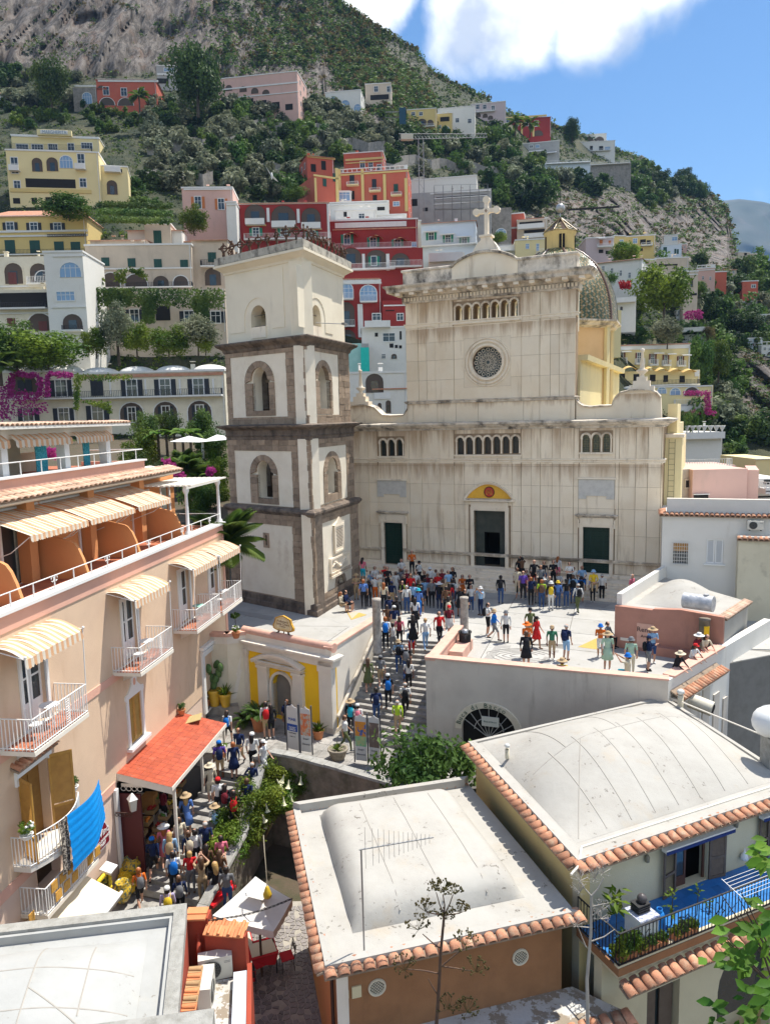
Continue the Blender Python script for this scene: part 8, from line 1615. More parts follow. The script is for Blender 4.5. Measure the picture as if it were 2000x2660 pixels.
At('steel scaffolding on the concrete building site',2,215,445,800,935,190,Aa('scaffold steel',(.2,.2,.2),.5))
At('scaffolding wrapped in bright turquoise net beside the bell tower',4,1180,1240,1520,1755,118,Af,mat('turquoise net',(.02,.42,.36),(.03,.5,.43),2,.7));At('scaffolding with pale turquoise film beside the bell tower',4,1050,1178,1490,1700,119,Af,mat('pale turquoise film',(.30,.52,.48),(.38,.58,.55),1,.7))
At('dark scaffolding with blue tarpaulin beside the yellow villa',2,2,62,455,530,255,Af);At('scaffolding with blue tarpaulin beside the yellow villa',2,64,90,465,530,254,Af,Aa('blue tarpaulin',(.01,.06,.10),.6))
for i,(c,x0,y0,x1,y1,yw,rf,lab)in enumerate((('w',905,395,985,470,-8,'f','small white house between the salmon and the orange ones'),('c',985,560,1075,640,-10,'e','cream cottage with a tile roof among the right trees'),('w',1100,480,1200,560,-6,'p','white house with a balustrade above the dark conifers'),('Y',1330,560,1460,620,-8,'f','pale yellow house above the garden wall arches'),('w',1420,740,1600,860,-8,'f','white arcaded house at the right border'),('k',1330,950,1460,1020,-8,'f','bluish terrace house below the conifers'),('w',1450,1010,1600,1100,-6,'p','white railed terrace house at the right border'),('b',1100,340,1230,400,-4,'e','long beige house with tile roof below the headland'),('w',1400,400,1500,470,-8,'v','white domed house near the old beige house'),('p',700,120,790,175,-16,'f','pinkish house above the turquoise shuttered one'),('w',700,700,790,780,-12,'f','little white gate house under the bright tree'),('c',400,590,470,660,-10,'f','cream shed left of the bright tree'))):
 w=x1-x0;h=y1-y0;Hs(16,c,x0,y0,x1,y1,lab,'w %g %g 3 %g %g %g %g;%s %g %g %g %g'%(x0+w*.2,x1-w*.2,y0+h*.35,y0+h*.4,w*.12,h*.26,('ax','R','sb')[i%3],x0+w*.5,y0+h*.78,w*.3,h*.3),yw,rf,7)
for i,(x0,x1,ya,yb)in enumerate(((390,640,395,372),(520,780,440,452),(700,1000,360,392),(380,560,470,476),(800,1060,470,440),(1020,1300,420,452),(1060,1240,480,500),(640,900,330,352))):
 pts_=[hpt(x0+(x1-x0)*q/14,ya+(yb-ya)*q/14+5*sin(q*1.7))-V((0,2.5,0))for q in range(15)];m_=MB();vs=[]
 for P in pts_:vs+=[P-V((0,0,2)),P+V((0,0,1.7)),P+V((0,.7,1.7))]
 m_.A(vs,[(q*3+r,q*3+3+r,q*3+4+r,q*3+1+r)for q in range(14)for r in(0,1)]);m_.O('terrace_wall',HC['s'],None,label='dry stone terrace wall on the olive slope, '+('upper left','middle left','upper centre','lowest left','below the long pink villa','left of the clifftop pool','behind the building site','highest centre')[i],cat='wall')
def Cr(x,y,m=0):return any(a[0]-m<x<b[0]+m and a[1]-m<y<b[1]+4 for a,b,d in HR)
def spt(k,x,y,back=0):s=z(k,x,y);return gY(s,Ba(*s)+back)
def Bj(nm,lab,k,xc,yt,yb,w,kind,var=0,dep=None,low=.3,big=True):
 s=z(k,xc,yb);D=dep or Ba(*s)-1;D=max(D,Ba(*s)*.87)if nm!='garden_bush' else D;P=gY(s,D);h=gY(z(k,xc,yt),D).z-P.z;W_=w*ZR[k][2]*D/FL;return Dg(nm,lab,P,h,W_,kind,var,big=big,low=low)
for a in(('pine_tree','huge dark pine standing between the coral and the pink villa',1,855,215,465,195,0,0,236,.1),('tree','tall dark green tree left of the coral villa',1,225,262,455,135,2,1,240,.1),('cypress_tree','dark broad cypress on the skyline right of the crimson villa',2,808,512,612,56,0,1,None,.05),('pine_tree','dark pine on the headland ridge, left of the slim cypress',2,1290,728,815,66,0,2,None,.1),('cypress_tree','slim cypress beside the headland pine',2,1333,757,822,22,0,1,None,.05),('tree','round tree at the left end of the headland ridge',2,1185,742,825,82,0,0,None,.1),('pine_tree','pine leaning on the slope of the headland ridge',2,1360,790,870,60,0,1,None,.1),('tree','big bright green broadleaf tree right of the church dome',16,585,312,780,470,3,0,112,.22),('olive_tree','large silvery olive tree below the bright broadleaf tree',16,620,780,1005,240,1,1,128,.1),('tree','wide dark conifer mass on the right slope',16,1240,715,925,320,0,2,190,.05),('tree','yellow flowering tree above the right ravine',16,1070,1000,1300,220,3,2,150,.2),('tree','dark tree beside the yellow hotel wing',16,890,960,1350,220,2,1,141,.1),('tree','dark feathery tree with a bent trunk beside the arched window house',16,905,460,590,110,2,2,148,.35),('tree','small red leaved tree on the white terrace',16,985,850,985,90,4,1,163,.15),('tree','leafy tree high in the middle of the building site',2,312,742,808,62,0,2,199,.05),('tree','dense dark shrub tree at the left border below the weathered house',3,110,818,1075,270,2,0,100,.05),('tree','spreading bright tree above the cream hotel wing',3,300,880,1078,400,3,1,99,.05),('conifer_tree','blue grey conifer with a bare trunk in the ivy garden',3,735,690,1010,180,1,2,104,.25),('tree','lime green round tree at the left of the ivy garden',3,598,850,1000,160,3,2,103,.1),('tree','lime green tree right of the blue grey conifer',3,848,812,990,160,3,0,104,.1),('tree','wide yellow green tree in the middle of the ivy garden',3,1045,845,1000,240,3,1,103,.1),('tree','grey green loose tree at the right of the ivy garden',3,1225,780,975,240,1,0,105,.1),('tree','yellow green bush tree beside the bell tower at terrace level',3,1270,868,985,110,3,2,102,.1),('tree','trees clipped flat behind the vine terraces',1,300,855,940,200,2,2,128,.05),('tree','young green tree before the pale pink house',1,840,900,1000,100,3,1,139,.1),('tree','dark green round tree below the coral palazzo',1,1270,805,855,100,2,0,168,.05),('tree','orange flowered tree before the convent wing',16,80,372,500,170,2,1,105,.15),('tree','green tree in front of the golden houses',16,240,120,275,250,3,2,158,.1),('tree','leafy tree behind the stone cross',19,480,515,605,140,3,0,152,.1)):Bj(*a[:8],a[8],dep=a[9],low=a[10])
zones=[(380,285,1010,520,105,(1,1,1,2,2,0),7.6),(0,170,215,285,14,(1,1,2,0),7),(0,262,420,345,30,(2,3,2,0),4),(600,180,900,300,14,(2,1,0),6.5),(1000,320,1420,560,56,(0,2,1,2),7.4),(1380,440,1700,570,30,(0,0,2,1),11),(1640,470,1910,560,22,(0,1,2),9),(1700,640,2000,720,14,(2,0,2),8),(1770,730,2000,860,26,(2,1,0),7.5),(1780,860,2000,1150,30,(2,0,1,2),6.5),(1820,1010,1920,1200,12,(2,0,1),4),(960,900,1060,985,9,(0,2),4),(330,470,400,560,6,(2,),4),(1600,870,1800,960,6,(2,1),4)]
TL_={0:('bushy_tree','one of many dark bushy trees covering the hillside'),1:('olive_tree','one of many grey green olive trees on the terraced hillside'),2:('leafy_tree','one of many mid green trees on the hillside'),3:('garden_tree','one of many bright green garden trees high on the slope')}
for(x0,y0,x1,y1,n,ks,sz)in zones:
 done=[];tries=0
 while len(done)<n and tries<n*30:
  tries+=1;x=UF(x0,x1);y=UF(y0,y1)
  if y<Bn(x)+6 or Cr(x,y,7)or Aq(x,y)>.5:continue
  D=Ba(x,y);r=sz*FL/D
  if any(abs(x-a)<r*.42 and abs(y-b)<r*.3 for a,b in done):continue
  done.append((x,y));P=hpt(x,y);kd=RN.choice(ks);s_=sz*UF(.7,1.25);Dg(TL_[kd][0],TL_[kd][1],P-V((0,.5,s_*.2)),s_*UF(.85,1.1),s_*1.1,kd,RN.randrange(3),'trees of one kind on the hillside, '+TL_[kd][0].replace('_',' '),parts=False)
def Bd(name,kind,pts,leafn,seed,leaf=.2):
 v_,f_=crown(seed,leafn,5,leaf,.7);bv=np.array([tuple(p)for p in v_]);bf=np.array(f_);V_=[];F_=[];k=0
 for(P,s,r)in pts:c,q=cos(r),sin(r);R_=np.array([[c*s,-q*s,0],[q*s,c*s,0],[0,0,s*.85]]);V_.append(bv@R_.T+np.array(tuple(P)));F_.append(bf+k);k+=len(bv)
 V_=np.concatenate(V_);F_=np.concatenate(F_);me=bpy.data.meshes.new(name);me.vertices.add(len(V_));me.vertices.foreach_set('co',V_.ravel());me.loops.add(F_.size);me.loops.foreach_set('vertex_index',F_.ravel());me.polygons.add(len(F_));me.polygons.foreach_set('loop_start',np.arange(len(F_))*4);me.polygons.foreach_set('loop_total',np.full(len(F_),4));me.update();me.materials.append(LG[kind]);return ob(name,me,None,kind='stuff')
cl=[];sl_=[[],[],[],[]]
for i in range(44000):
 x=UF(-150,2150);s0=Bn(x);y=s0+(1150-s0)*RN.random()**1.25
 r=Aq(x,y);D=Ba(x,y)
 if r>.5:
  n=noise.noise(V((x*.012,y*.02,7)))+.5*noise.noise(V((x*.05,y*.07,2)));want=n>(.16 if x<560 else-.3)
  if want and RN.random()<.7:cl.append((hpt(x,y),UF(1.0,2.6)*D/330,UF(0,6)))
 elif not Cr(x,y,0)and RN.random()<.72:
  sl_[RN.choice((0,2,2,0,3 if y>600 else 1))].append((hpt(x,y),UF(.8,1.7)*(D/230)**.8,UF(0,6)))
for i in range(420):x=UF(836,1905);P=hpt(x,Bn(x)+UF(-1,9));cl.append((P,UF(1.2,4.0),UF(0,6)))
for i in range(9000):
 x=UF(480,1300);y=max(-60,Bn(x))+UF(0,230)
 if RN.random()>(x-480)/520:continue
 if Aq(x,y)>.5 and noise.noise(V((x*.015,y*.03,1)))>-.25-(x-560)/1500:cl.append((hpt(x,y),UF(1.3,3.2),UF(0,6)))
Bd('cliff_scrub',2,cl[::2],20,5,.26);Bd('cliff_scrub_olive',4,cl[1::4],20,6,.26);Bd('cliff_scrub_green',0,cl[3::4],20,8,.26)
for k in range(4):Bd('slope_scrub',k,sl_[k],20,9+k,.24)
def Ag(name,lab,cat,k,quads,kind,n,leaf,dep,thick=.5,grp=None,mt=None):
 m_=MB();tot=0
 for(x0,y0,x1,y1,x2,y2,x3,y3)in quads:
  for i in range(n):
   s,t=RN.random(),RN.random();x=RN.gauss(0,7)+(x0*(1-s)+x1*s)*(1-t)+(x3*(1-s)+x2*s)*t;y=(y0*(1-s)+y1*s)*(1-t)+(y3*(1-s)+y2*s)*t+RN.gauss(0,6)
   P=gY(z(k,x,y),dep+UF(-thick,thick*.3));nn=V((UF(-1,1),-1.2,UF(-.3,1.3))).normalized();a=nn.orthogonal().normalized();a=RM(UF(0,6),3,nn)@a;b=nn.cross(a);s_=leaf*UF(.6,1.4);m_.A([P-a*s_,P+b*s_*.6,P+a*s_,P-b*s_*.6],[(0,1,2,3)])
 return m_.O(name,mt or LG[kind],None,label=lab,cat=cat)
Ag('ivy','thick green ivy curtain hanging along the terrace edge of the ivy house','ivy',3,[(520,590,1385,600,1385,715,520,690)]*2+[(525,600,620,600,600,860,530,850),(640,600,820,600,800,700,650,700),(880,640,960,640,950,800,890,800),(1200,640,1290,640,1280,790,1210,790)],2,1500,.2,113.5,.8)
Ag('vine','green vine arching over the beige house terrace','vine',3,[(715,480,790,475,770,560,712,540),(790,475,870,470,915,540,850,500),(560,520,640,520,640,570,560,570)],3,260,.2,116,.4)
for i,(a,b)in enumerate(((60,100),(100,150),(150,195))):Ag('vine_terrace','strip of green vines on the %s terrace below the yellow annex'%('top','middle','lowest')[i],'vines',3,[(610,a,1060,a+18,1060,b-8,600,b-14)],2,2300,.2,132-2*i,.8)
Ag('bougainvillea','pink bougainvillea climbing over the cream hotel wing','bougainvillea',3,[(60,1120,100,1110,80,1260,45,1260),(100,1110,230,1120,230,1140,100,1130),(235,1130,262,1150,260,1260,240,1250),(60,1225,240,1235,240,1285,70,1285),(290,1130,305,1130,300,1260,285,1260),(300,1108,450,1120,450,1140,300,1125),(0,1180,45,1180,60,1400,0,1400),(30,1290,280,1300,300,1350,20,1400)],0,330,.15,96,.4,mt=Cs)
Ag('creeper','green creeper with orange tips along the hotel balconies','creeper',3,[(460,1125,820,1130,820,1150,470,1165),(460,1130,500,1140,480,1340,465,1340),(500,1290,680,1290,690,1370,660,1320)],3,420,.14,95.5,.4)
Ag('bougainvillea','magenta bougainvillea over the arches of the yellow hotel','bougainvillea',16,[(775,1415,990,1415,990,1450,775,1450),(950,1430,1000,1430,1000,1590,950,1590),(830,1590,1050,1590,1040,1625,830,1615)],0,260,.16,128,.5,mt=Cs)
Ag('bougainvillea','red bougainvillea bush behind the dome','bougainvillea',16,[(200,445,290,450,280,510,205,500)],0,300,.16,108,.5,mt=Ak('crimson flowers',(.3,.01,.03),(.5,.02,.06),3,.1))
Ag('bougainvillea','purple bougainvillea bank on the right slope','bougainvillea',16,[(775,710,930,705,930,770,770,780)],0,420,.2,160,.5,mt=Cs)
for i in range(2):Bj('round_shrub',('clipped round bush on the urn terrace, left one','clipped round bush on the urn terrace, right one')[i],16,(720,825)[i],1605,1760,120,2,i,dep=110,low=.02)
for i in range(8):P=gY(z(16,740+i*52,1785),111.5);u_=T('stone_urn','white stone urn on the balustrade below the yellow hotel','urn',P,0,'urns on the white terrace balustrade');m_=MB();m_.lathe((0,0,0),[(.12,0),(.1,.3),(.35,.8),(.5,1.1),(0,1.0)],8);m_.O('urn_body',An,u_)
m_=MB();m_.A([(-34,46,5.2),(-8,46,5.2),(-6,60,6.2),(-6,100,9.5),(-50,100,9.5)],[(0,1,2,3,4)]);m_.O('garden_terrace',Cz,kind='structure')
def Do(L,n=22,w=.32,droop=.9):
 m_=MB();pts=[(L*t,0,L*(.55*t-droop*t*t))for t in[i/8 for i in range(9)]];m_.tube(pts,[.02*L/2*(1-i/9)+.006 for i in range(9)],4)
 for i in range(n):
  t=.15+.85*i/n;x=L*t;zz=L*(.55*t-droop*t*t);l=w*L*sin(pi*(t*.85+.12))*.9
  for s_ in(-1,1):m_.A([(x,0,zz),(x+l*.35,s_*l*.55,zz+.03),(x+l*.75,s_*l,zz-l*.3),(x+.05*L,0,zz)],[(0,1,2,3)])
 return m_.mesh('frond',LG[2])
def Cm(lab,P,h,L,n=26,dr=.8,kind=None):
 t=T('palm_tree',lab,'palm tree',P);m_=MB();m_.tube([(0,0,-.3),(.06,0,h*.5),(0,0,h)],[.26,.2,.24],9);m_.ball((0,0,h),.34,8,5);m_.O('trunk',Co,t);fr=Do(L,droop=dr)
 for i in range(n):o=ob('frond',fr,t,(0,0,h));o.rotation_euler=(0,UF(-1.0,.35),i*2.4+UF(-.2,.2))
PB=gY(z(6,1500,930),39.5);Cm('big date palm squeezed between the hotel terrace and the bell tower',PB-V((.1,0,3)),2.9,2.6,34,.55)
for i,(x,y,h)in enumerate(((1235,470,1.4),(1330,510,1.2),(1200,420,1.2))):Cm(('fan palm left in the garden behind the pergola','fan palm right in the garden behind the pergola','smaller palm at the back of the garden')[i],gY(z(6,x,y),55+3*i)-V((0,0,1.2)),h,1.9,24,.5)
Cm('small palm in front of the coral villa',gY(z(1,605,480),226),4,3.2,18,.8);Cm('left palm in front of the crimson villa',gY(z(2,562,585),268),4,3.5,14);Cm('right palm in front of the crimson villa',gY(z(2,625,590),268),4,3.5,14);Cm('palm at the left edge beside the cream hotel wing',gY(z(3,10,1180),95),2,3.4,22)
bn_=T('banana_plant','banana plants with broad torn leaves in the garden left of the bell tower','banana plant',gY(z(3,1090,1640),66));BAN=Ak('banana leaf',(.05,.13,.02),(.20,.32,.06),2,.1,.45)
for k in range(5):m_=MB();m_.tube([(-1.6+k*.75,UF(-.4,.4),-1),(-1.5+k*.72,0,2.2)],[.16,.1],7);m_.O('stem',Co,bn_)
for k in range(26):
 a=UF(0,6.3);r0=UF(.6,1.2);cx_,h0=-1.5+(k%5)*.72,2.1;vs=[];Lf=UF(1.3,2.1);up=UF(.3,1.2)
 for i in range(8):
  t=i/7;x=Lf*t*cos(up*(1-t*.6));zz=Lf*t*sin(up)-.7*Lf*t*t*.8;w=.3*sin(pi*min(1,t*.9+.08))**.7
  for s_ in(-1,0,1):vs.append((cx_+x*cos(a)-s_*w*sin(a),x*sin(a)+s_*w*cos(a),h0+zz+(.06 if s_ else 0)))
 m_=MB();m_.A(vs,[(i*3+j,i*3+3+j,i*3+4+j,i*3+1+j)for i in range(7)for j in(0,1)],True);m_.O('leaf',BAN,bn_)
for i,(x,y0,y1,w,kd,D)in enumerate(((905,1370,1480,140,2,78),(1045,1365,1450,140,2,80),(1250,1375,1500,180,2,78),(880,1480,1620,220,3,66),(1310,1480,1560,180,2,70),(1300,1600,1680,200,3,60),(1180,1650,1720,160,2,58),(830,1600,1700,160,2,60),(1360,1660,1780,120,3,56),(1340,1780,1880,160,3,53),(1240,1800,1950,220,2,50),(1000,1660,1760,200,0,62))):
 Bj('garden_bush','%s bush in the hotel garden, %s'%(('mid green','mid green','round','bright yellow green','dark','yellow green','leafy','shady','lime green','sunlit low','low spreading','deep green')[i],('back row left','back row middle','back row beside the bell tower','left of the banana plant','behind the white parasol','below the white parasol','below the banana plant','at the far left','touching the tower edge','at the tower foot','behind the pergola','under the banana stems')[i]),3,x,y0,y1+60,w,kd,i%3,dep=D,low=0)
Ag('bougainvillea','purple bougainvillea between the garden palms','bougainvillea',6,[(1080,370,1130,370,1240,480,1140,480),(1380,420,1430,430,1400,470,1380,470)],0,350,.1,52,.4,mt=Cs)
Ag('bougainvillea','pink flowers seen through the top terrace of the hotel','bougainvillea',6,[(262,290,370,295,370,360,262,345)],0,420,.06,36,.3,mt=Cs)
pa_=T('garden_parasol','white square parasol on posts in the hotel garden','parasol',gY(z(6,1400,330),60));m_=MB();w=1.9
m_.A([(-3,-1,1.1),(-.6,-1,1.0),(1.6,-1,1.15),(1.6,2,1.25),(-.6,2,1.1),(-3,2,1.2),(.5,.5,1.55),(-1.8,.5,1.5)],[(0,1,7),(1,4,7),(4,5,7),(5,0,7),(1,2,6),(2,3,6),(3,4,6),(4,1,6)]);m_.O('parasol_cloth',Ab,pa_)
for x in(-.6,1.6):m_=MB();m_.box(x-.08,-.1,-1.2,x+.08,.1,1.1);m_.O('post',Ab,pa_)
STW_=mat('rough garden stone wall',(.24,.205,.165),(.14,.12,.095),2.4,.9,stain=(.07,.075,.04),samt=.7,ssc=1.5,streak=1.5,cov=.48,bump=1.6,bsc=9)
def Bv(nm,lab,pts,h,w,zb,cop=True,mt=STW_):
 t=T(nm,lab,'wall')
 for i in range(len(pts)-1):
  a,b=V(pts[i]),V(pts[i+1]);F_=Ae(a,b,0);L=(V((b.x,b.y))-V((a.x,a.y))).length;dz=b.z-a.z;F_.M=TM((a.x,a.y,a.z))@RM(F_.a,4,'Z')
  m_=MB(F_.M);m_.A([(0,0,h),(L,0,h+dz),(L,w,h+dz),(0,w,h),(0,0,zb),(L,0,zb),(L,w,zb),(0,w,zb)],[(0,1,2,3),(4,5,1,0),(6,7,3,2),(5,6,2,1),(7,4,0,3)]);m_.O('wall_body',mt,t)
  n=max(1,round(L/.75))
  for q in range(n):
   x0,x1=L*q/n,L*(q+1)/n-.012;za,zb_=h+dz*x0/L,h+dz*x1/L;j=UF(-.02,.02);m_=MB(F_.M);m_.A([(x0,-.06+j,za),(x1,-.06+j,zb_),(x1,w+.06,zb_),(x0,w+.06,za),(x0,-.04+j,za+.1),(x1,-.04+j,zb_+.1),(x1,w+.03,zb_+.1),(x0,w+.03,za+.1)],[(0,3,2,1),(4,5,6,7),(0,1,5,4),(1,2,6,5),(2,3,7,6),(3,0,4,7)]);m_.O('coping_stone',Df,t)
 return t
zt_=LZ+.85;gw=[gz((1075,2058),zt_),gz((1000,2036),zt_),gz((880,2002),zt_),gz((770,1972),zt_),gz((700,1958),zt_),gz((672,1975),zt_)]
Bv('garden_wall','rough vine grown stone wall below the museum landing',[tuple(p+V((0,0,-.85)))for p in gw[::-1]],.85,.32,-3.5)
sp_=[gz((672,1975),LZ+.75)-V((0,0,.75)),gz(z(15,1230,1290),-4.1)-V((0,0,.75)),gz(z(15,890,1910),DBz+.7)-V((0,0,.75))]
Bv('stair_side_wall','low stone wall with pale coping along the right of the crowded stairs',[tuple(p)for p in(sp_[0],sp_[1],sp_[2],sp_[2]+(sp_[2]-sp_[1])*.6)],.75,.3,-3)
m_=MB();m_.pris([(-8,31),(-6.2,22),(-3.8,20.5),(3,22),(4,28)],-7.5,-6.4,'z');m_.O('garden_ground',Cz,kind='structure')
rb=T('red_bench','bright red bench beam leaning on the stair side wall','bench',gz(z(27,490,380),-5.1),radians(62));m_=MB();m_.cb((0,0,0),(1.25,.16,.1));m_.cb((0,.12,.08),(1.25,.05,.2));m_.O('plank',Aa('signal red',(.55,.01,.015),.4),rb)
br_=T('angel_trumpet','angel trumpet shrub with hanging white flowers below the landing wall','shrub',gz(z(10,560,1330),-4.2)-V((0,0,1.5)))
for i,(dx,dy,dz,s)in enumerate(((0,0,2.6,1.0),(-.5,-1.6,2.2,1.05),(-.6,-.9,2.0,.95),(-1.1,-2.2,1.7,1.1),(.9,-.3,2.3,.7),(-1.3,-3.0,1.3,.95),(.1,-1.2,2.0,.9))):o=ob('foliage',Ah(3,i%3,True),br_,(dx,dy,dz),i);o.scale=(s*1.15,s*1.15,s)
fl_=MB();fl_.lathe((0,0,-.34),[(.12,0),(.075,.05),(.035,.18),(.02,.34)],6);flm=fl_.mesh('trumpet_flower',Aa('cream petals',(.68,.66,.45),.6))
for i in range(70):q=RN.choice(((0,0,2.6),(-.5,-1.6,2.2),(-.6,-.9,2.0),(.9,-.3,2.3),(.1,-1.2,2.0),(-.9,-2,1.5)));a,b_=UF(0,6.3),UF(-.4,1);o=ob('trumpet_flower',flm,br_,(q[0]+.85*cos(a)*cos(b_),q[1]+.85*sin(a)*cos(b_)-.1,q[2]+.65*sin(b_)));o.rotation_euler=(UF(-.4,.4),UF(-.4,.4),0)
for k in range(14):m_=MB();a=UF(0,6.3);m_.tube([(-.4,-.8,.2),(-.5+.5*cos(a),-1.2+.6*sin(a),1.0),(-.8+1.1*cos(a),-1.6+1.2*sin(a),1.3+RN.random())],[.035,.025,.01],5);m_.O('bare_branch',Aa('pale branch',(.35,.27,.18),.8),br_)
tp_=gz((1115,2065),-3.4);t=Dg('loquat_tree','dark glossy leafed tree between the landing and the roofs',tp_-V((0,.4,2.2)),4.6,3.7,2,1,big=True,low=.28);Dg('loquat_shrub','lower dark branches of shrubs left of the glossy tree',gz((1060,2090),-4.4)-V((0,0,1.0)),2.6,2.6,0,2,big=True,low=.05)
def Aj(nm,lab,P,kind,s,pot=None,pr=.2,ph=.35,cat='potted plant',grp=None,n=22):
 t=T(nm,lab,cat,P,UF(0,6),grp)
 if pot:m_=MB();m_.lathe((0,0,0),[(pr*.65,0),(pr*.8,ph*.3),(pr*.98,ph*.8),(pr*1.08,ph*.85),(pr*1.08,ph),(pr*.9,ph),(pr*.85,ph*.8),(0,ph*.8)],14);m_.O('pot',pot,t)
 if kind=='agave':
  for i in range(n):a=i*2.4;e=UF(.35,1.35);L=s*UF(.8,1.1);m_=MB();d=V((cos(a)*cos(e),sin(a)*cos(e),sin(e)));q=V((-sin(a),cos(a),0))*s*.07;P0=V((0,0,ph*.8));m_.A([P0-q*.6,P0+q*.6,P0+d*L*.5+q,P0+d*L-V((0,0,L*.12)),P0+d*L*.5-q],[(0,1,2,3,4)]);m_.O('leaf',LG[3]if grp is None else LG[2],t)
 elif kind=='cycad':
  f=Do(s,16,.25,.7)
  for i in range(n):o=ob('leaf',f,t,(0,0,ph*.9));o.rotation_euler=(0,UF(-.9,.1),i*2.4)
 elif kind=='cactus':
  for i in range(n):
   a=UF(0,6.3);lv_=i%4;c=V((cos(a)*.13*lv_*s,sin(a)*.1*lv_*s,ph+.2*s+lv_*.28*s));m_=MB(TM(c)@RM(UF(-.5,.5),4,'Y')@RM(a,4,'Z'));m_.ball((0,0,0),.14*s,8,5,1.6);m_.v=[tuple(c+(V(v)-c)*1)for v in m_.v];m_.O('pad',mat('cactus green',(.07,.13,.04),(.10,.17,.06),5,.6),t)
 elif kind=='ball':m_=MB();m_.tube([(0,0,ph*.8),(0,0,ph+s)],.02,5);m_.O('stem',Co,t);o=ob('foliage',Ah(2,1),t,(0,0,ph+s+.2));o.scale=(.3,.3,.3)
 else:o=ob('foliage',Ah(2 if kind!='flowers' else 3,1),t,(0,0,ph+s*.35));o.scale=(s*.5,s*.5,s*.42)
 if kind=='flowers':
  for i in range(14):a=UF(0,6.3);m_=MB();m_.ball((s*.4*cos(a)*RN.random(),s*.4*sin(a),ph+s*.35+s*.3*RN.random()),.04,6,4);m_.O('blossom',Ab if pot is not Cq else Aa('pink blossom',(.6,.15,.2),.6),t)
 return t
YP=mat('yellow glazed pot',(.55,.34,.03),(.45,.27,.02),4,.7,rough=.35,spec=.5);TC_=mat('terracotta pot',(.50,.20,.09),(.42,.16,.07),4,.7)
Aj('cactus_pot','tall prickly pear in a big yellow glazed pot on the ledge',gz(z(10,152,722),PTZ),'cactus',1.15,YP,.34,.85,n=14);Aj('agave_pot','spiky bright agave in a yellow glazed pot beside the prickly pear',gz(z(10,222,728),PTZ),'agave',.75,YP,.3,.68);Aj('flower_pot','small terracotta pot with dark flowers left of the prickly pear',gz(z(10,100,722),PTZ),'flowers',.45,TC_,.2,.35)
Aj('flower_pot','white flowers in a brown urn beside the hotel portal',gz(z(11,1170,222),LZ+.6),'flowers',.5,TC_,.2,.45);Aj('cycad','dark cycad growing beside the museum wall',gz(z(10,365,850),LZ),'cycad',.8,None,.2,.15,n=26,cat='plant');Aj('palm_pot','palm in a large terracotta pot by the museum door',gz(z(10,445,890),LZ),'cycad',.95,TC_,.36,.75)
Aj('shrub_pot','leafy plant in a terracotta pot right of the ticket banners',gz(z(10,838,945),LZ),'agave',.6,TC_,.26,.45,grp=None,n=34);Aj('aloe_pot','aloe in a wide stone basket planter behind the garden wall',gz(z(24,880,840),LZ),'agave',.45,mat('stone basket',(.30,.26,.2),(.2,.17,.13),8,.9),.42,.5)
Aj('dry_plant','dry orange brown plant in a pot on the garden wall',gz(z(10,915,1330),-4.4),'agave',.6,TC_,.2,.4).children[1:];Aj('topiary','ball topiary on a stem on the piazza, nearer the hotel',gz(z(10,182,285),.0),'ball',.75,TC_,.15,.2);Aj('topiary','ball topiary on a stem behind the flower pot',gz(z(10,290,230),0),'ball',.5,TC_,.15,.2)
Aj('flower_pot','terracotta pot of red flowers on the museum parapet corner',gz(z(10,292,275),.95),'flowers',.45,TC_,.2,.3);Aj('canopy_pot','square clay pot with a small shrub on the red canopy corner',FH.w(-1.5,-.2,-1.5),'bush',.45,TC_,.17,.25);Aj('flower_pot','white flowered pot at the top of the crowded stairs',gz(z(15,1085,640),LZ-.1),'flowers',.6,TC_,.22,.4)
Aj('window_box','green plant box on the right end of the curved balcony',FH.w(d5[1]+.75,-.35,d5[2]+.95),'bush',.5,Ab,.16,.15);Aj('window_box','white flowered plant box on the left end of the curved balcony',FH.w(d5[0]-.6,-.55,d5[2]+.95),'flowers',.5,Ab,.18,.15)
def banner(lab,k,q,fz,prt,texts):
 A,B=gz(z(k,*q[0]),fz),gz(z(k,*q[1]),fz);F_=Ae(A,B,0);W_=(B-A).length;H_=1.95;t=T('banner_stand',lab,'banner',A,F_.a,'information banners on the landing')
 for x in(0,W_):m_=MB();m_.tube([(x,0,0),(x,0,H_+.25)],.035,6);m_.ball((x,0,H_+.28),.045,6,4);m_.O('post',Aa('banner post',(.10,.10,.11),.5),t)
 m_=MB();m_.box(.05,-.012,.1,W_-.05,.012,H_);m_.pris([(.05,H_),(W_-.05,H_),(W_-.08,H_+.12),(W_*.68,H_+.14),(W_*.5,H_+.24),(W_*.32,H_+.14),(.08,H_+.12)],-.01,.01);bd_=m_.O('panel',Aa('banner grey white',(.55,.55,.54),.6),t)
 for(z0,z1,mt)in prt:m_=MB();m_.box(.06,-.018,z0,W_-.06,-.012,z1);m_.O('print',mt,bd_)
 for(s_,size,zz,mt)in texts:Bm(s_,size,TM((W_/2,-.022,zz)),mt,bd_)
BLU=Aa('museum blue',(.01,.06,.30),.6);GT=Aa('dark grey text',(.05,.05,.06),.7)
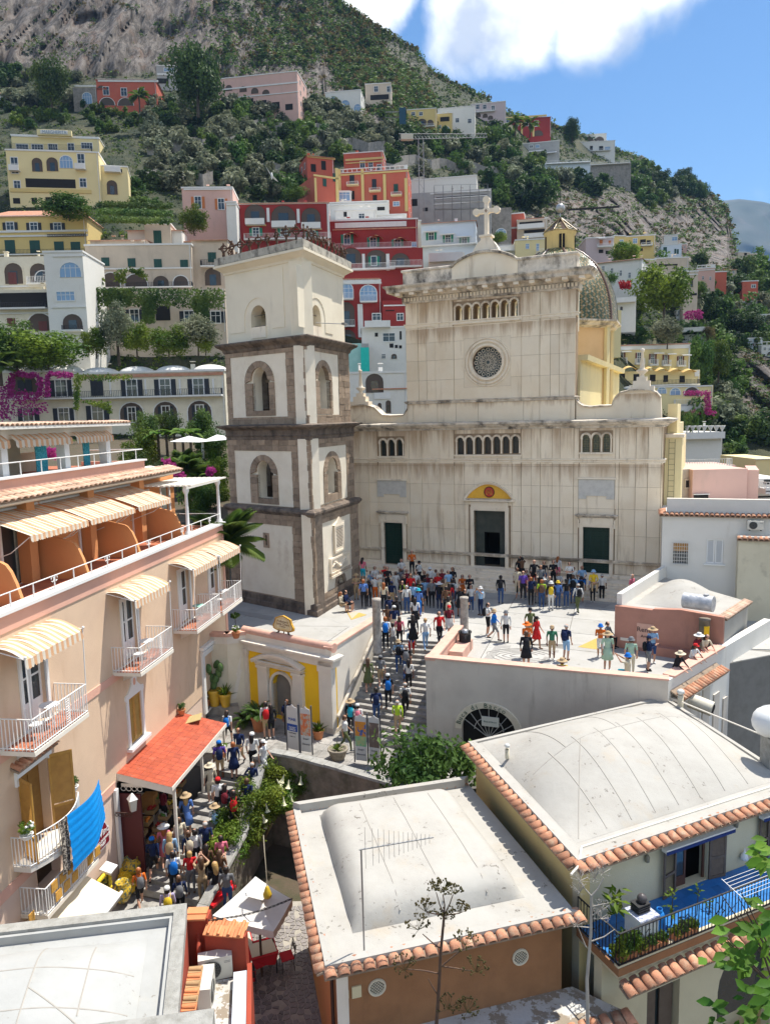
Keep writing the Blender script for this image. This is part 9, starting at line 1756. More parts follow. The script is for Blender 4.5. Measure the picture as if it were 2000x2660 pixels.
ZRm=[((100,700),(290,745),'white and blue banner reading ticket office, first from the left',[(.95,1.28,BLU)],[('MAR',.2,1.5,BLU),('TICKET\nOFFICE',.115,1.07,Ab),('POSITANO',.08,.86,GT),('ORARI  9-21',.06,.7,GT)]),((305,745),(490,775),'banner with an orange red fresco print, second from the left',[(.85,1.85,mat('red fresco print',(.62,.16,.06),(.45,.42,.36),6,1,obj=True,lo=.5,hi=.56,stain=(.65,.45,.25),samt=.8,ssc=5,streak=1))],[('Scopri',.11,.7,GT),('Discover',.11,.45,GT)]),((1140,885),(1345,910),'banner with an orange and green fresco print, third from the left',[(.75,1.2,mat('green fresco print',(.16,.42,.24),(.5,.45,.2),6,1,obj=True)),(1.2,1.85,mat('orange fresco print',(.60,.25,.04),(.05,.12,.35),4,1,obj=True,lo=.52,hi=.58))],[('Scopri',.11,.6,GT),('Discover',.11,.38,GT)]),((1350,905),(1545,935),'banner with a dark brown crypt photograph, fourth from the left',[(.75,1.85,mat('crypt photo print',(.16,.12,.10),(.4,.34,.27),5,1,obj=True,lo=.55,hi=.7))],[('Scopri',.11,.6,GT),('Discover',.11,.38,GT)])]
for a,b,lab,pr_,tx in ZRm:banner(lab,24,(a,b),LZ+.05,pr_,tx)
def BP(x,y,o=-.8):return F2.w(*(lambda q:(q[0],o,q[1]))(P2(x,y,o)))
gb=T('gas_bottle','bright blue gas bottle on the tiled balcony','gas bottle',F2.w(P2(925,1500,-1.0)[0],-1.0,FLZ));m_=MB();m_.lathe((0,0,0),[(.15,0),(.16,.04),(.16,.42),(.1,.52),(.05,.55)],14);m_.lathe((0,0,.52),[(.08,0),(.08,.1),(.07,.1),(.07,0)],10);m_.O('bottle',Aa('gas bottle blue',(.01,.17,.50),.35),gb)
wm_=T('washing_machine','white washing machine under a patterned cloth on the balcony','washing machine',F2.w(P2(795,1600,-1.05)[0],-1.1,FLZ),F2.a);m_=MB();m_.box(-.3,-.28,0,.3,.28,.8);m_.O('cabinet',Ab,wm_);m_=MB();m_.box(-.32,-.3,.8,.32,.3,.82);m_.box(-.32,-.31,.68,.32,-.3,.8);m_.O('cloth_cover',mat('blue white print',(.6,.6,.62),(.1,.15,.35),15,1),wm_)
bk=T('black_crate','black plastic crate with a bag of onions on the washing machine','crate',F2.w(P2(795,1600,-1.05)[0],-1.05,FLZ+.84),F2.a)
for q in range(4):m_=MB();m_.box(-.2,-.15,q*.06,.2,.15,q*.06+.03);m_.O('slat',Af,bk)
m_=MB();m_.ball((.05,0,.3),.13,8,6);m_.O('bag',Aa('dark bag',(.08,.07,.07),.4),bk)
for i,(x,o,w,lab)in enumerate(((710,-1.45,.5,'terracotta trough with a flowering shrub at the balcony corner'),(880,-1.48,.9,'long terracotta trough of low plants along the balcony railing'),(1090,-1.48,.8,'second long trough of plants beside the railing'))):
 t=T('planter_trough',lab,'planter',F2.w(P2(x,1640,o)[0],o+.02,FLZ),F2.a);m_=MB();m_.box(-w/2,-.12,0,w/2,.12,.2);m_.O('trough',TC_,t)
 for q in range(3):c_=ob('foliage',Ah((3,2)[q%2],q),t,(-w/3+q*w/3,0,.3+(.15 if i==0 else 0)),q);s_=.22 if i else.3;c_.scale=(s_,s_,s_*(1.7 if i==0 else 1))
for i,(x,y,s,lab)in enumerate(((640,1390,.62,'lush broad leafed plant in a white bucket at the left end of the balcony'),(1010,1330,.3,'small leafy shoot rising behind the balcony railing'),(1180,1300,.26,'pale green shoot right of the first one on the balcony'),(1260,1390,.25,'young shoot leaning over the railing'),(1010,1440,.3,'bushy seedling beside the blue gas bottle'))):
 P=BP(x,y,-1.0 if i else-.7);t=T('broadleaf_plant',lab,'plant',V((P.x,P.y,FLZ)));hz=P.z-FLZ;m_=MB();m_.tube([(0,0,0),(.02,0,hz)],.012,4);m_.O('stem',Co,t)
 for q in range(30 if i==0 else 12):
  a=q*2.4;e=UF(-.3,1.1);L=s*UF(.45,.7);c0=V((UF(-.3,.3)*s,UF(-.3,.3)*s,hz+UF(-.4,.3)*s*1.4));d=V((cos(a)*cos(e),sin(a)*cos(e),sin(e)));w=V((-sin(a),cos(a),0))*L*.2;m_=MB();m_.A([c0,c0+d*L*.45+w,c0+d*L-V((0,0,L*.15)),c0+d*L*.45-w,c0+d*L*.45-V((0,0,.02))],[(0,1,4),(1,2,4),(2,3,4),(3,0,4)]);m_.O('leaf',LG[3],t)
bag=T('white_bag','white string bag hanging on the wall between the two shutters','bag',BP(1490,1080,-.12));m_=MB();m_.lathe((0,0,-.16),[(0,0),(.12,.05),(.1,.16),(.02,.3),(.01,.4)],10);m_.O('bag_body',Ab,bag)
sh_=T('clothes_airer','folding white clothes airer over the balcony railing','airer',F2.w(P2(1500,1330,-1.5)[0],-1.6,FLZ+.95),F2.a);m_=MB()
for q in range(7):m_.tube([(-.7,-.35+q*.1,.02*q),(.9,-.35+q*.1,.02*q)],.006,4)
for s_ in(-.7,.9):m_.tube([(s_,-.38,0),(s_,.3,.13)],.01,4)
m_.tube([(-.7,.1,.1),(.2,.5,-.9)],.01,4);m_.O('airer_frame',Ab,sh_)
def Dn(lab,k,base,nodes,dep,mt,tip):
 O=gY(z(k,*base),dep);t=T('dry_umbel_plant',lab,'plant',O);P3=lambda q,dd=0:gY(z(k,*q),dep+dd)-O
 for(pts,r0,r1)in nodes[0]:m_=MB();n=len(pts);m_.tube([P3(p)for p in pts],[r0+(r1-r0)*i/(n-1)for i in range(n)],6);m_.O('stem',mt,t)
 for(x,y,s)in nodes[1]:
  c=P3((x,y));m_=MB()
  for q in range(14):
   a,e=q*2.4,UF(.1,1.3);d=V((cos(a)*cos(e),sin(a)*cos(e),sin(e)));m_.tube([c,c+d*s],.0025,3)
   for w in range(4):m_.ball(tuple(c+d*s+V((UF(-.02,.02),UF(-.02,.02),UF(-.01,.03)))),tip,5,3)
  m_.O('umbel',mt if tip<.006 else LG[4],t)
BRS=mat('brown dry stem',(.10,.06,.045),(.16,.10,.06),8,.7)
Dn('tall brown umbel plant with seed clusters before the centre roof',13,(800,1330),([([(800,1330),(812,1150),(822,960),(838,790)],.022,.014),([(838,790),(840,740),(832,690)],.01,.006),([(838,790),(815,735),(800,680)],.008,.005),([(838,790),(865,735),(880,690)],.008,.005),([(838,790),(800,785),(752,775)],.008,.005),([(838,790),(880,785),(915,780)],.008,.005),([(822,950),(780,920),(735,880)],.009,.005),([(826,1035),(890,980),(935,950)],.009,.005),([(812,1070),(740,1055),(660,1048)],.009,.005),([(826,1035),(900,1045),(980,1060)],.009,.005),([(806,1170),(780,1130),(762,1095)],.009,.005)],[(832,680,.12),(800,668,.1),(882,682,.1),(748,772,.12),(918,778,.11),(845,810,.1),(715,860,.15),(938,935,.15),(650,1055,.15),(990,1062,.15),(858,1240,.14),(948,1255,.14)]),7.6,BRS,.011)
Dn('pale bleached umbel skeleton at the right of the centre roof',14,(450,2230),([([(450,2230),(445,1900),(470,1600),(475,1350)],.02,.012),([(475,1350),(520,1300),(555,1230)],.01,.006),([(475,1350),(430,1300),(398,1255)],.009,.005),([(475,1420),(520,1410),(590,1395)],.006,.004),([(470,1560),(420,1555),(370,1550)],.006,.004),([(475,1480),(510,1460),(535,1440)],.006,.004),([(475,1650),(560,1620),(630,1570)],.008,.004),([(440,1690),(410,1620),(385,1550)],.006,.003)],[(548,1200,.1),(398,1248,.1),(396,1325,.09),(495,1235,.09),(370,1550,.09),(538,1440,.09),(535,1500,.09)]),7.2,mat('bleached stem',(.42,.39,.35),(.3,.27,.24),6,.7),.004)
ft=T('foreground_shrub','bright broad leaved shrub reaching in at the lower right corner','shrub',gY((2040,2700),6.5));LF=Ak('near leaf',(.03,.10,.012),(.16,.30,.03),.8,.1,.4)
for i in range(150):
 x,y=RN.choice(((1992,2225,12,20),(1970,2460,40,30),(1925,2490,35,20),(1985,2600,35,60),(1950,2640,45,25),(2000,2400,18,30)))[:4],0;x,y,sx,sy=x;x+=RN.gauss(0,sx);y+=RN.gauss(0,sy)
 c=gY((x,y),6.4+UF(-.4,.4))-ft.location;a=UF(2,4.4);e=UF(-.7,.5);L=UF(.10,.20);d=V((cos(a)*cos(e),sin(a)*.5,sin(e))).normalized();w=d.cross(V((UF(-.3,.3),-.6,1))).normalized()*L*.24;m_=MB()
 m_.A([c,c+d*L*.3+w*.8,c+d*L*.6+w,c+d*L-V((0,0,L*.1)),c+d*L*.6-w,c+d*L*.3-w*.8,c+d*L*.5-V((0,0,.015))],[(0,1,6),(1,2,6),(2,3,6),(3,4,6),(4,5,6),(5,0,6)],True);m_.O('leaf',LF,ft)
for i in range(9):m_=MB();P=gY((1900+UF(-60,80),2380+UF(-80,250)),6.4)-ft.location;m_.tube([(0,0,.2),P*.5+V((.1,0,.1)),P],[.02,.01,.004],5);m_.O('branch',Co,ft)
A9=gz(z(9,262,1468),0);B9=gz(z(9,1042,1440),.95);FP=Ae(A9,B9,0);LP=(V(xy(B9))-V(xy(A9))).length;pq=lambda k,x,y,o=0:FP.p(k,x,y,o)
zl,zr=pq(9,262,1170)[1],pq(9,1042,1255)[1];zs_=pq(9,545,1195)[1]
pk_=T('pink_wall','weathered salmon pink wall with a small notice, facing the terrace','wall');PKW=mat('weathered salmon wall',(.46,.23,.17),(.38,.19,.14),.9,.8,stain=(.20,.12,.10),samt=.6,ssc=1.6,streak=3,cov=.56,bump=.4)
m_=MB(FP.M);m_.pris([(0,-.5),(LP,-.5),(LP,zr),(LP*.62,zr+.12),(LP*.37,zs_+.0),(LP*.36,zl),(0,zl)],0,.3);m_.O('wall_body',PKW,pk_)
m_=MB(FP.M);m_.box(LP*.36,-.02,-.1,LP-.1,.0,.55);m_.box(LP*.37,-.35,0,LP*.8,0,.42);m_.O('wall_seat',PKW,pk_,kind='stuff')
a,b=pq(9,420,1480,-.03),pq(9,545,1310,-.03);m_=MB(FP.M);m_.box(a[0],-.03,a[1]+.1,b[0],0,b[1]);pb_=m_.O('painted_patch',Az,pk_);Bm('Rene!',.34,FP.M@TM(((a[0]+b[0])/2,-.04,b[1]-.3)),Aa('black paint',(.03,.02,.02),.7),pb_);Bm('Amo',.2,FP.M@TM(((a[0]+b[0])/2,-.04,b[1]-.62)),Aa('black paint',(.03,.02,.02),.7),pb_)
m_=MB(FP.M);a=pq(9,335,1412,-.03);m_.box(a[0]-.2,-.03,a[1]-.07,a[0]+.2,0,a[1]+.07);m_.O('small_plate',LIL,pk_)
cl_=gz(z(9,905,1510),0);c=T('terrace_column','short round stone column with a yellow panel against the salmon wall','column',FP.w(pq(9,905,1450,-.3)[0],-.32,0));hcl=pq(9,905,1262,-.3)[1];m_=MB();m_.lathe((0,0,0),[(.24,0),(.24,hcl-.05),(.26,hcl-.04),(.26,hcl),(0,hcl)],14);m_.O('shaft',STW_,c);m_=MB();m_.box(-.11,-.27,hcl-.75,.11,-.2,hcl-.3);m_.O('panel',YELO,c)
YB_=41.2;w0=gY((1726,1338),YB_);w1=gz((2000,1344),w0.z);FW=Ae(w0,w1,0);wp=lambda x,y,o=0:FW.p(25,x,y,o);EZ=w0.z
wh=TF('white_house','plain white house with a barred window and white shutters, right of the church','house',FW);LW_=12
bw=(wp(300,1495),wp(508,1215));sw_=(wp(750,1490),wp(995,1165))
m_=MB();m_.plate(Ad(-.12,LW_,-7,EZ),[Ad(bw[0][0],bw[1][0],bw[0][1],bw[1][1]),Ad(sw_[0][0],sw_[1][0],sw_[0][1],sw_[1][1])],0,.3);m_.box(-.12,.3,-7,LW_,7,EZ-.05);m_.O('wall',Bb,wh)
tz=wp(700,625,.25)[1];m_=MB();m_.box(.1,.25,EZ,LW_,.5,tz);m_.O('parapet',Bb,wh);m_=MB();m_.box(.1,.25,tz,LW_,.55,tz+.06);m_.O('parapet_cap',LIL,wh)
Av(wh,(-.3,0),(LW_,0),EZ,.22,.26,.3,rows=1);Av(wh,(-.1,2),(-.1,0),EZ,.22,.26,.3)
m_=MB();m_.box(bw[0][0],.2,bw[0][1],bw[1][0],.22,bw[1][1]);wn=m_.O('window_glass',Be,wh);m_=MB();m_.box(bw[0][0],.15,(bw[0][1]+bw[1][1])/2+.1,bw[1][0],.2,bw[1][1]);m_.O('amber_blind',Aa('amber blind',(.45,.22,.03),.6),wn)
m_=MB();W9=bw[1][0]-bw[0][0];H9=bw[1][1]-bw[0][1]
for q in range(8):x=bw[0][0]-.05+(W9+.1)*q/7;m_.tube([(x,-.1,bw[0][1]-.08),(x,-.1,bw[1][1]+.08)],.014,4)
for q in range(7):zz=bw[0][1]+H9*q/6;m_.tube([(bw[0][0]-.1,-.1,zz),(bw[1][0]+.1,-.1,zz)],.014,4)
m_.O('window_bars',An,wh)
for s_ in(0,1):w=(sw_[1][0]-sw_[0][0])/2;Ap(wh,TM((sw_[0][0]+.01+s_*w,.06,sw_[0][1])),w-.02,sw_[1][1]-sw_[0][1],Ab,20,1)
m_=MB();m_.box(sw_[0][0]-.12,-.12,sw_[0][1]-.1,sw_[1][0]+.12,.0,sw_[0][1]-.02);m_.O('sill',Ab,wh)
ac=wp(1420,1025,-.2);Bc(FW.w(ac[0],-.25,ac[1]),FW.a,wp(1530,1000)[0]-wp(1310,1000)[0],wp(1400,900)[1]-ac[1],.34,'air conditioner high on the white house wall')
ax_=wp(1175,1180);an_=T('cream_annex','stained cream annex with its own tile edge joined to the white house','house',FW.o,FW.a);m_=MB();az=wp(1180,1165,-.9)[1];m_.box(ax_[0],-.9,-7,LW_,.0,az);m_.O('wall',mat('mouldy cream wall',(.64,.59,.45),(.56,.51,.38),.7,.8,stain=(.22,.2,.15),samt=.75,ssc=.8,streak=1.2,cov=.54),an_);Av(an_,(ax_[0]-.1,-.9),(LW_,-.9),az,.2,.26,.3);m_=MB();m_.box(ax_[0],-.85,az+.05,LW_,0,az+.16);m_.O('annex_roof',LIL,an_)
rz_=zr-.12;rq=[FP.w(0,.3,0),FP.w(LP,.3,0),None,None];e1=gz(z(9,1250,1180),rz_);rq[2]=e1+V((.3,1,0));rq[3]=FW.w(-.1,0,0);rq=[V((p.x,p.y,0))for p in rq]
rf_=T('tank_roof','patched white roof with a low dome and tile edge behind the salmon wall','roof');Dh(rf_,rq,rz_-7,rz_,As)
o,_=Ci(rf_,rq,rz_+.003,(.12,.22,.12,.05),.85,(.5,.5),As,24,.9,.1)
Av(rf_,xy(rq[1]+V((-.1,0,0))),xy(rq[2]),rz_-.03,.22,.24,.3,Bs);m_=MB();Fq=Ae(rq[0],rq[3],0);Lq=(rq[3]-rq[0]).length;m_.M=Fq.M;m_.box(0,-.25,-.5,Lq,.0,zl+.55);m_.O('roof_side_parapet',Bb,rf_)
P0_,P1_=gz(z(9,760,1130),rz_+.8),gz(z(9,975,1160),rz_+.8);tk=T('water_tank','silvery wrapped cylindrical water tank lying on the domed roof','tank');m_=MB();m_.tube([P0_,P1_],.36,18);m_.O('tank_body',mat('aluminium wrap',(.55,.56,.57),(.35,.37,.4),4,.9,rough=.4,bump=1.5,bsc=6,metal=.3),tk);m_=MB();m_.tube([P0_.lerp(P1_,.75)+V((0,0,.34)),P0_.lerp(P1_,.75)+V((0,0,.42))],.12,10);m_.O('hatch',Aa('tank hatch',(.4,.4,.4),.5),tk)
FS_=Ft2;sp2=lambda x,y,o=0:FS_.p(26,x,y,o);a,b=sp2(200,1180,-.5),sp2(820,770,-.5)
sf=T('side_facade','tiled canopy and shuttered openings on the wall below the right end of the terrace','facade');zc_=b[1];pa0,pa1=FS_.w(min(a[0],.2),0,0),FS_.w(b[0],0,0);Av(sf,xy(pa0),xy(pa1),zc_-.05,.6,.24,.45,rows=1);m_=MB(FS_.M);m_.box(min(a[0],.2),-.5,zc_-.2,b[0],0,zc_-.1);m_.O('canopy_soffit',LIL,sf)
for(x0,x1,dz)in((3.3,4.0,.9),(4.5,5.1,1.9),(5.6,6.1,2.4)):m_=MB(FS_.M);m_.box(x0,-.06,-4,x1,0,CZ-dz);m_.O('tall_shutter',Ch,sf)
m_=MB(FS_.M);m_.box(.3,-.1,-6,2.9,-.02,zc_-.25);m_.O('shaded_panel',Ch,sf)
fan=T('exhaust_fan','cream cylindrical exhaust fan housing under the tiled canopy','fan',FS_.w(sp2(430,1260,-.8)[0],-.8,sp2(430,1260,-.8)[1]));m_=MB();m_.tube([(-.35,.2,.08),(.35,-.35,-.1)],.3,16);m_.O('housing',Aa('cream duct',(.6,.56,.45),.6),fan);m_=MB();m_.tube([(.352,-.352,-.1),(.36,-.36,-.102)],.2,14);m_.O('fan_mouth',Bg,fan)
for i,(x,y,zf,lab)in enumerate(((1080,920,-1.9,'narrow balcony with turquoise floor on the right side wall'),(1060,1330,-3.4,'lower curved white balcony with a folded table on the right side wall'))):
 P=gz(z(26,x,y),zf);t=T('side_balcony',lab,'balcony',P,FS_.a);m_=MB();m_.box(-1.1,-.7,-.22,1.1,.8,0);m_.O('balcony_slab',Bk,t);m_=MB();m_.box(-1.05,-.65,0,1.05,.75,.015);m_.O('balcony_floor',Aa('turquoise floor',(.08,.36,.28),.5)if i==0 else Ck,t);Ax(t,[(-1.05,.75),(-1.05,-.65),(1.05,-.65),(1.05,.75)],0,.9)
Bc(gz(z(26,1070,800),-1.1),FS_.a-.3,.8,.6,.32,'white air conditioner hanging above the turquoise balcony')
wt=T('white_water_tank','white cylindrical water tank at the right border behind the big roof','tank');P=gY(z(26,1420,1520),22.5);m_=MB();m_.tube([P+V((-.05,0,0)),P+V((1.6,.2,0))],.52,20);m_.ball(P+V((-.03,0,0)),.5,16,8,1);m_.O('tank_body',Ab,wt);m_=MB();m_.box(P.x-.1,P.y-.3,P.z-1.6,P.x+1.4,P.y+.3,P.z-.5);m_.O('tank_stand',Df,wt)
rr_=T('red_tile_roof','red tiled lean-to roof beside the lower balcony at the right border','roof');q0=[gz(z(26,*p),-4.2)for p in((1050,1580),(1250,1290),(1600,1380),(1600,1800))];u_=(q0[1]-q0[0]);v_=V((1,-.25,0))
for i in range(12):
 for j in range(9):
  P=q0[0]+u_*(i/11)+v_*(j*.33);m_=MB();m_.tube([P+V((0,0,-.09*j)),P+v_*.36+V((0,0,-.09*j-.11))],[.1,.12],6);m_.O('roof_tile',REDT,rr_)
gn=[A9,TWE,V((TWE.x+3,TWE.y,0)),V((40,34,0)),V((40,60,0)),V((20,46,0))]
m_=MB();m_.pris([(16,24),(40,20),(40,60),(19.6,47),(16,33)],-7.5,-5.2,'z');m_.O('lane',Aa('grey lane',(.16,.16,.17),.8),None,kind='structure')
sg_=T('seagull','white seagull gliding in front of the olive slope','bird',gY(z(1,1175,760),90));m_=MB();m_.lathe((0,0,0),[(0,-.45),(.09,-.25),(.13,.05),(.08,.3),(0,.42)],8);m_.O('body',Ab,sg_)
for s_ in(-1,1):m_=MB();m_.A([(0,-.04,.12),(s_*.45,-.1,.75 if s_<0 else-.3),(s_*.75,.0,1.3 if s_<0 else-.7),(s_*.4,.08,.5 if s_<0 else-.5),(0,.05,-.12)],[(0,1,3,4),(1,2,3)]);m_.O('wing',Ab,sg_)
CL={'w':('white',(.62,.62,.60)),'k':('black',(.015,.015,.018)),'n':('navy',(.012,.022,.07)),'B':('bright blue',(.01,.14,.50)),'l':('light blue',(.25,.42,.62)),'r':('red',(.50,.018,.02)),'o':('orange',(.62,.14,.02)),'g':('olive green',(.10,.12,.05)),'G':('green',(.04,.16,.09)),'y':('yellow',(.66,.46,.03)),'Y':('lime',(.42,.60,.04)),'p':('pink',(.60,.16,.22)),'P':('purple',(.10,.05,.30)),'t':('tan',(.40,.29,.17)),'c':('cream',(.56,.49,.36)),'s':('grey',(.16,.165,.175)),'d':('denim',(.035,.075,.19)),'L':('lilac',(.42,.36,.52)),'m':('maroon',(.17,.02,.03)),'T':('turquoise',(.02,.36,.48)),'f':('flowery blue',(.10,.2,.5)),'e':('pale green',(.36,.50,.38)),'h':('brown',(.13,.07,.04))}
def clm(c):return Aa('cloth '+CL[c][0],CL[c][1],.85,spec=.2)
SKN=[Aa('skin fair',(.50,.28,.19),.55),Aa('skin tan',(.38,.19,.11),.55),Aa('skin brown',(.20,.09,.05),.55)]
HAI={'d':Aa('dark hair',(.018,.012,.01),.5),'b':Aa('brown hair',(.08,.04,.02),.5),'y':Aa('blond hair',(.42,.27,.10),.5),'g':Aa('grey hair',(.40,.39,.37),.6),'r':Aa('auburn hair',(.30,.09,.02),.5)}
def skel(ps):
 """capsule chains (slot, points, radii); slots 0 skin 1 top 2 thigh 3 shin 4 shoe 5 forearm"""
 hz=.92;lean=0;L={};J=lambda s_,x,y,zz:V((s_*x,y,zz))
 leg={s_:[J(s_,.09,0,.9),J(s_,.1,-.03,.49),J(s_,.1,.03,.09)]for s_ in(-1,1)};arm={s_:[J(s_,.19,0,1.40),J(s_,.25,.03,1.13),J(s_,.24,-.06,.89)]for s_ in(-1,1)};dz=0;tl=0
 if ps=='w':leg={-1:[J(-1,.09,0,.9),J(-1,.1,-.22,.53),J(-1,.1,-.26,.12)],1:[J(1,.09,0,.9),J(1,.1,.06,.48),J(1,.1,.36,.17)]};arm={-1:[J(-1,.19,0,1.4),J(-1,.24,.12,1.15),J(-1,.23,.1,.9)],1:[J(1,.19,0,1.4),J(1,.24,-.06,1.13),J(1,.2,-.24,.95)]}
 if ps=='h':arm[1]=[J(1,.19,0,1.4),J(1,.36,.08,1.16),J(1,.19,-.08,1.02)];leg[1]=[J(1,.09,0,.9),J(1,.16,-.04,.49),J(1,.2,.02,.09)]
 if ps=='p':arm={s_:[J(s_,.19,0,1.4),J(s_,.23,-.06,1.14),J(s_,.06,-.3,1.28)]for s_ in(-1,1)}
 if ps=='u':arm={s_:[J(s_,.19,0,1.4),J(s_,.27,-.2,1.38),J(s_,.08,-.3,1.58)]for s_ in(-1,1)}
 if ps=='x':arm={-1:[J(-1,.19,0,1.4),J(-1,.25,-.03,1.14),J(1,.08,-.22,1.17)],1:[J(1,.19,0,1.4),J(1,.25,-.03,1.14),J(-1,.06,-.24,1.13)]}
 if ps=='i':dz=-.45;leg={s_:[J(s_,.09,0,.47),J(s_,.14,-.42,.5),J(s_,.13,-.4,.08)]for s_ in(-1,1)};arm={s_:[J(s_,.19,0,.95),J(s_,.25,-.1,.7),J(s_,.1,-.33,.62)]for s_ in(-1,1)}
 if ps=='k':dz=-.42;leg={-1:[J(-1,.09,0,.5),J(-1,.14,-.36,.5),J(-1,.14,-.32,.09)],1:[J(1,.09,0,.5),J(1,.12,-.1,.1),J(1,.12,.3,.08)]};arm={s_:[J(s_,.19,0,.98),J(s_,.26,-.22,1.0),J(s_,.08,-.4,1.16)]for s_ in(-1,1)}
 if ps=='l':tl=.35;arm={s_:[J(s_,.19,-.16,1.36),J(s_,.25,-.32,1.13),J(s_,.2,-.52,1.0)]for s_ in(-1,1)}
 o=lambda zz:V((0,-tl*max(0,zz-.95)*.9 if tl else 0,zz+dz-(tl*.06 if zz>1.2 else 0)))
 ch=[(2,[o(.9),o(.96)],[.135,.14]),(1,[o(1.0),o(1.12),o(1.3),o(1.38)],[.13,.125,.145,.11]),(1,[o(1.39)+V((-.16,0,0)),o(1.39)+V((.16,0,0))],[.058,.058]),(0,[o(1.42),o(1.53)],[.055,.05]),(0,[o(1.565)+V((0,-.01,0)),o(1.64)+V((0,-.005,0))],[.078,.092]),(0,[o(1.53)+V((0,-.05,0)),o(1.56)+V((0,-.055,0))],[.04,.05]),(0,[o(1.575)+V((0,-.09,0)),o(1.6)+V((0,-.085,0))],[.016,.01])]
 for s_ in(-1,1):ch.append((0,[o(1.58)+V((s_*.085,0,0)),o(1.61)+V((s_*.088,.005,0))],[.018,.02]))
 for s_ in(-1,1):
  a,b,c=leg[s_];ch+=[(2,[a,a.lerp(b,.5),b],[.095,.078,.058]),(3,[b,b.lerp(c,.35),c],[.056,.055,.038]),(4,[c+V((0,.03,-.04)),c+V((0,-.15,-.055))],[.045,.035])]
  a,b,c=arm[s_];ch+=[(1,[a,a.lerp(b,.75)],[.055,.044]),(5,[a.lerp(b,.75),b,b.lerp(c,.9)],[.04,.037,.026])];d=(c-b).normalized();q=d.cross(V((0,-1,0)));q=q.normalized()if q.length>.1 else V((1,0,0));ch.append((0,[c,c+d*.07],[.028,.03]))
  for f in range(4):ch.append((0,[c+d*.08+q*(f-1.5)*.019,c+d*(.15+(.015,.025,.02,0)[f])+q*(f-1.5)*.022+V((0,-.02,0))],[.0105,.009]))
  ch.append((0,[c+d*.03+q*.03,c+d*.08+q*.06+V((0,-.02,0))],[.012,.01]))
 hd=o(1.61)
 return ch,hd,o(1.2)
BOD={}
def body(ps):
 if ps in BOD:return BOD[ps]
 ch,hd,bk=skel(ps);m_=MB()
 for _,pts,rs in ch:
  m_.tube(pts,rs,10)
  for p,r in zip(pts,rs):m_.ball(tuple(p),r,10,6)
 me=m_.mesh('body_raw',SKN[0]);o=bpy.data.objects.new('tmp',me);COL.objects.link(o);md=o.modifiers.new('r','REMESH');md.mode='VOXEL';md.voxel_size=.0135;md.use_smooth_shade=True;m2=o.modifiers.new('s','SMOOTH');m2.iterations=2;m2.factor=.4
 dg=bpy.context.evaluated_depsgraph_get();nm=bpy.data.meshes.new_from_object(o.evaluated_get(dg));bpy.data.objects.remove(o);nm.name='body';n=len(nm.polygons);ct=np.empty(n*3);nm.polygons.foreach_get('center',ct);ct=ct.reshape(-1,3);best=np.full(n,9.);idx=np.zeros(n,int)
 for sl,pts,rs in ch:
  for i in range(len(pts)-1):
   a,b=np.array(pts[i]),np.array(pts[i+1]);ab=b-a;t=np.clip(((ct-a)@ab)/max(1e-9,ab@ab),0,1);d=np.linalg.norm(ct-a-t[:,None]*ab,axis=1)-(rs[i]+(rs[i+1]-rs[i])*t);k=d<best;best[k]=d[k];idx[k]=sl
 nm.materials.clear()
 for _ in range(6):nm.materials.append(SKN[0])
 nm.polygons.foreach_set('material_index',idx.astype(np.int32));nm.polygons.foreach_set('use_smooth',[True]*n);nm.update();BOD[ps]=(nm,hd,bk);return BOD[ps]
def Cl():
 P={};m_=MB();m_.lathe((0,.012,.0),[(.098,-.03),(.104,.03),(.085,.08),(.045,.108),(0,.115)],12);m_.A([(.1*cos(a),.02+.1*sin(a),h)for a in(.2,1,1.57,2.1,2.9)for h in(-.09,.02)],[(2*i,2*i+1,2*i+3,2*i+2)for i in range(4)]);P['s']=m_
 m_=MB();m_.lathe((0,.012,0),[(.1,-.03),(.106,.03),(.088,.08),(.045,.11),(0,.118)],12);m_.tube([(0,.06,.02),(0,.105,-.1),(0,.11,-.24),(0,.1,-.34)],[.095,.1,.085,.03],8);P['l']=m_
 m_=MB();m_.lathe((0,.02,0),[(.096,.0),(.1,.03),(.08,.075),(.04,.1),(0,.105)],10);P['b']=m_
 m_=MB();m_.lathe((0,.0,.035),[(.235,-.02),(.2,0),(.112,.012),(.108,.06),(.09,.105),(0,.115)],18);P['hat']=m_
 m_=MB();m_.lathe((0,.0,.02),[(.16,-.03),(.11,.02),(.1,.08),(.06,.11),(0,.115)],16);P['bucket']=m_
 m_=MB();m_.lathe((0,.005,.02),[(.11,0),(.108,.04),(.085,.085),(0,.11)],14);m_.A([(-.08,-.08,.03),(.08,-.08,.03),(.055,-.19,.02),(-.055,-.19,.02)],[(0,1,2,3)]);P['cap']=m_
 m_=MB();m_.lathe((0,0,0),[(.15,0),(.2,-.2),(.26,-.48),(.24,-.48),(0,-.1)],16);P['skirt']=m_
 m_=MB();m_.tube([(0,.06,-.22),(0,.09,-.05),(0,.085,.12),(0,.05,.2)],[.12,.14,.13,.06],10);m_.v=[(x*1.05,y*.75+.08,zz)for x,y,zz in m_.v]
 for s_ in(-1,1):m_.tube([(s_*.09,.1,.16),(s_*.11,-.02,.24),(s_*.12,-.16,.14),(s_*.11,-.14,-.05),(s_*.1,.05,-.15)],.014,4)
 P['pack']=m_;m_=MB();m_.ball((-.032,-.086,.0),.012,6,4);m_.ball((.032,-.086,0),.012,6,4);P['eyes']=m_;return{k:v for k,v in P.items()}
PM=Cl();PMC={}
def Bx(k,mt):
 if(k,mt.name)not in PMC:PMC[k,mt.name]=PM[k].mesh({'s':'hair','l':'hair','b':'hair','bucket':'hat','pack':'backpack'}.get(k,k),mt)
 return PMC[k,mt.name]
LABS={}
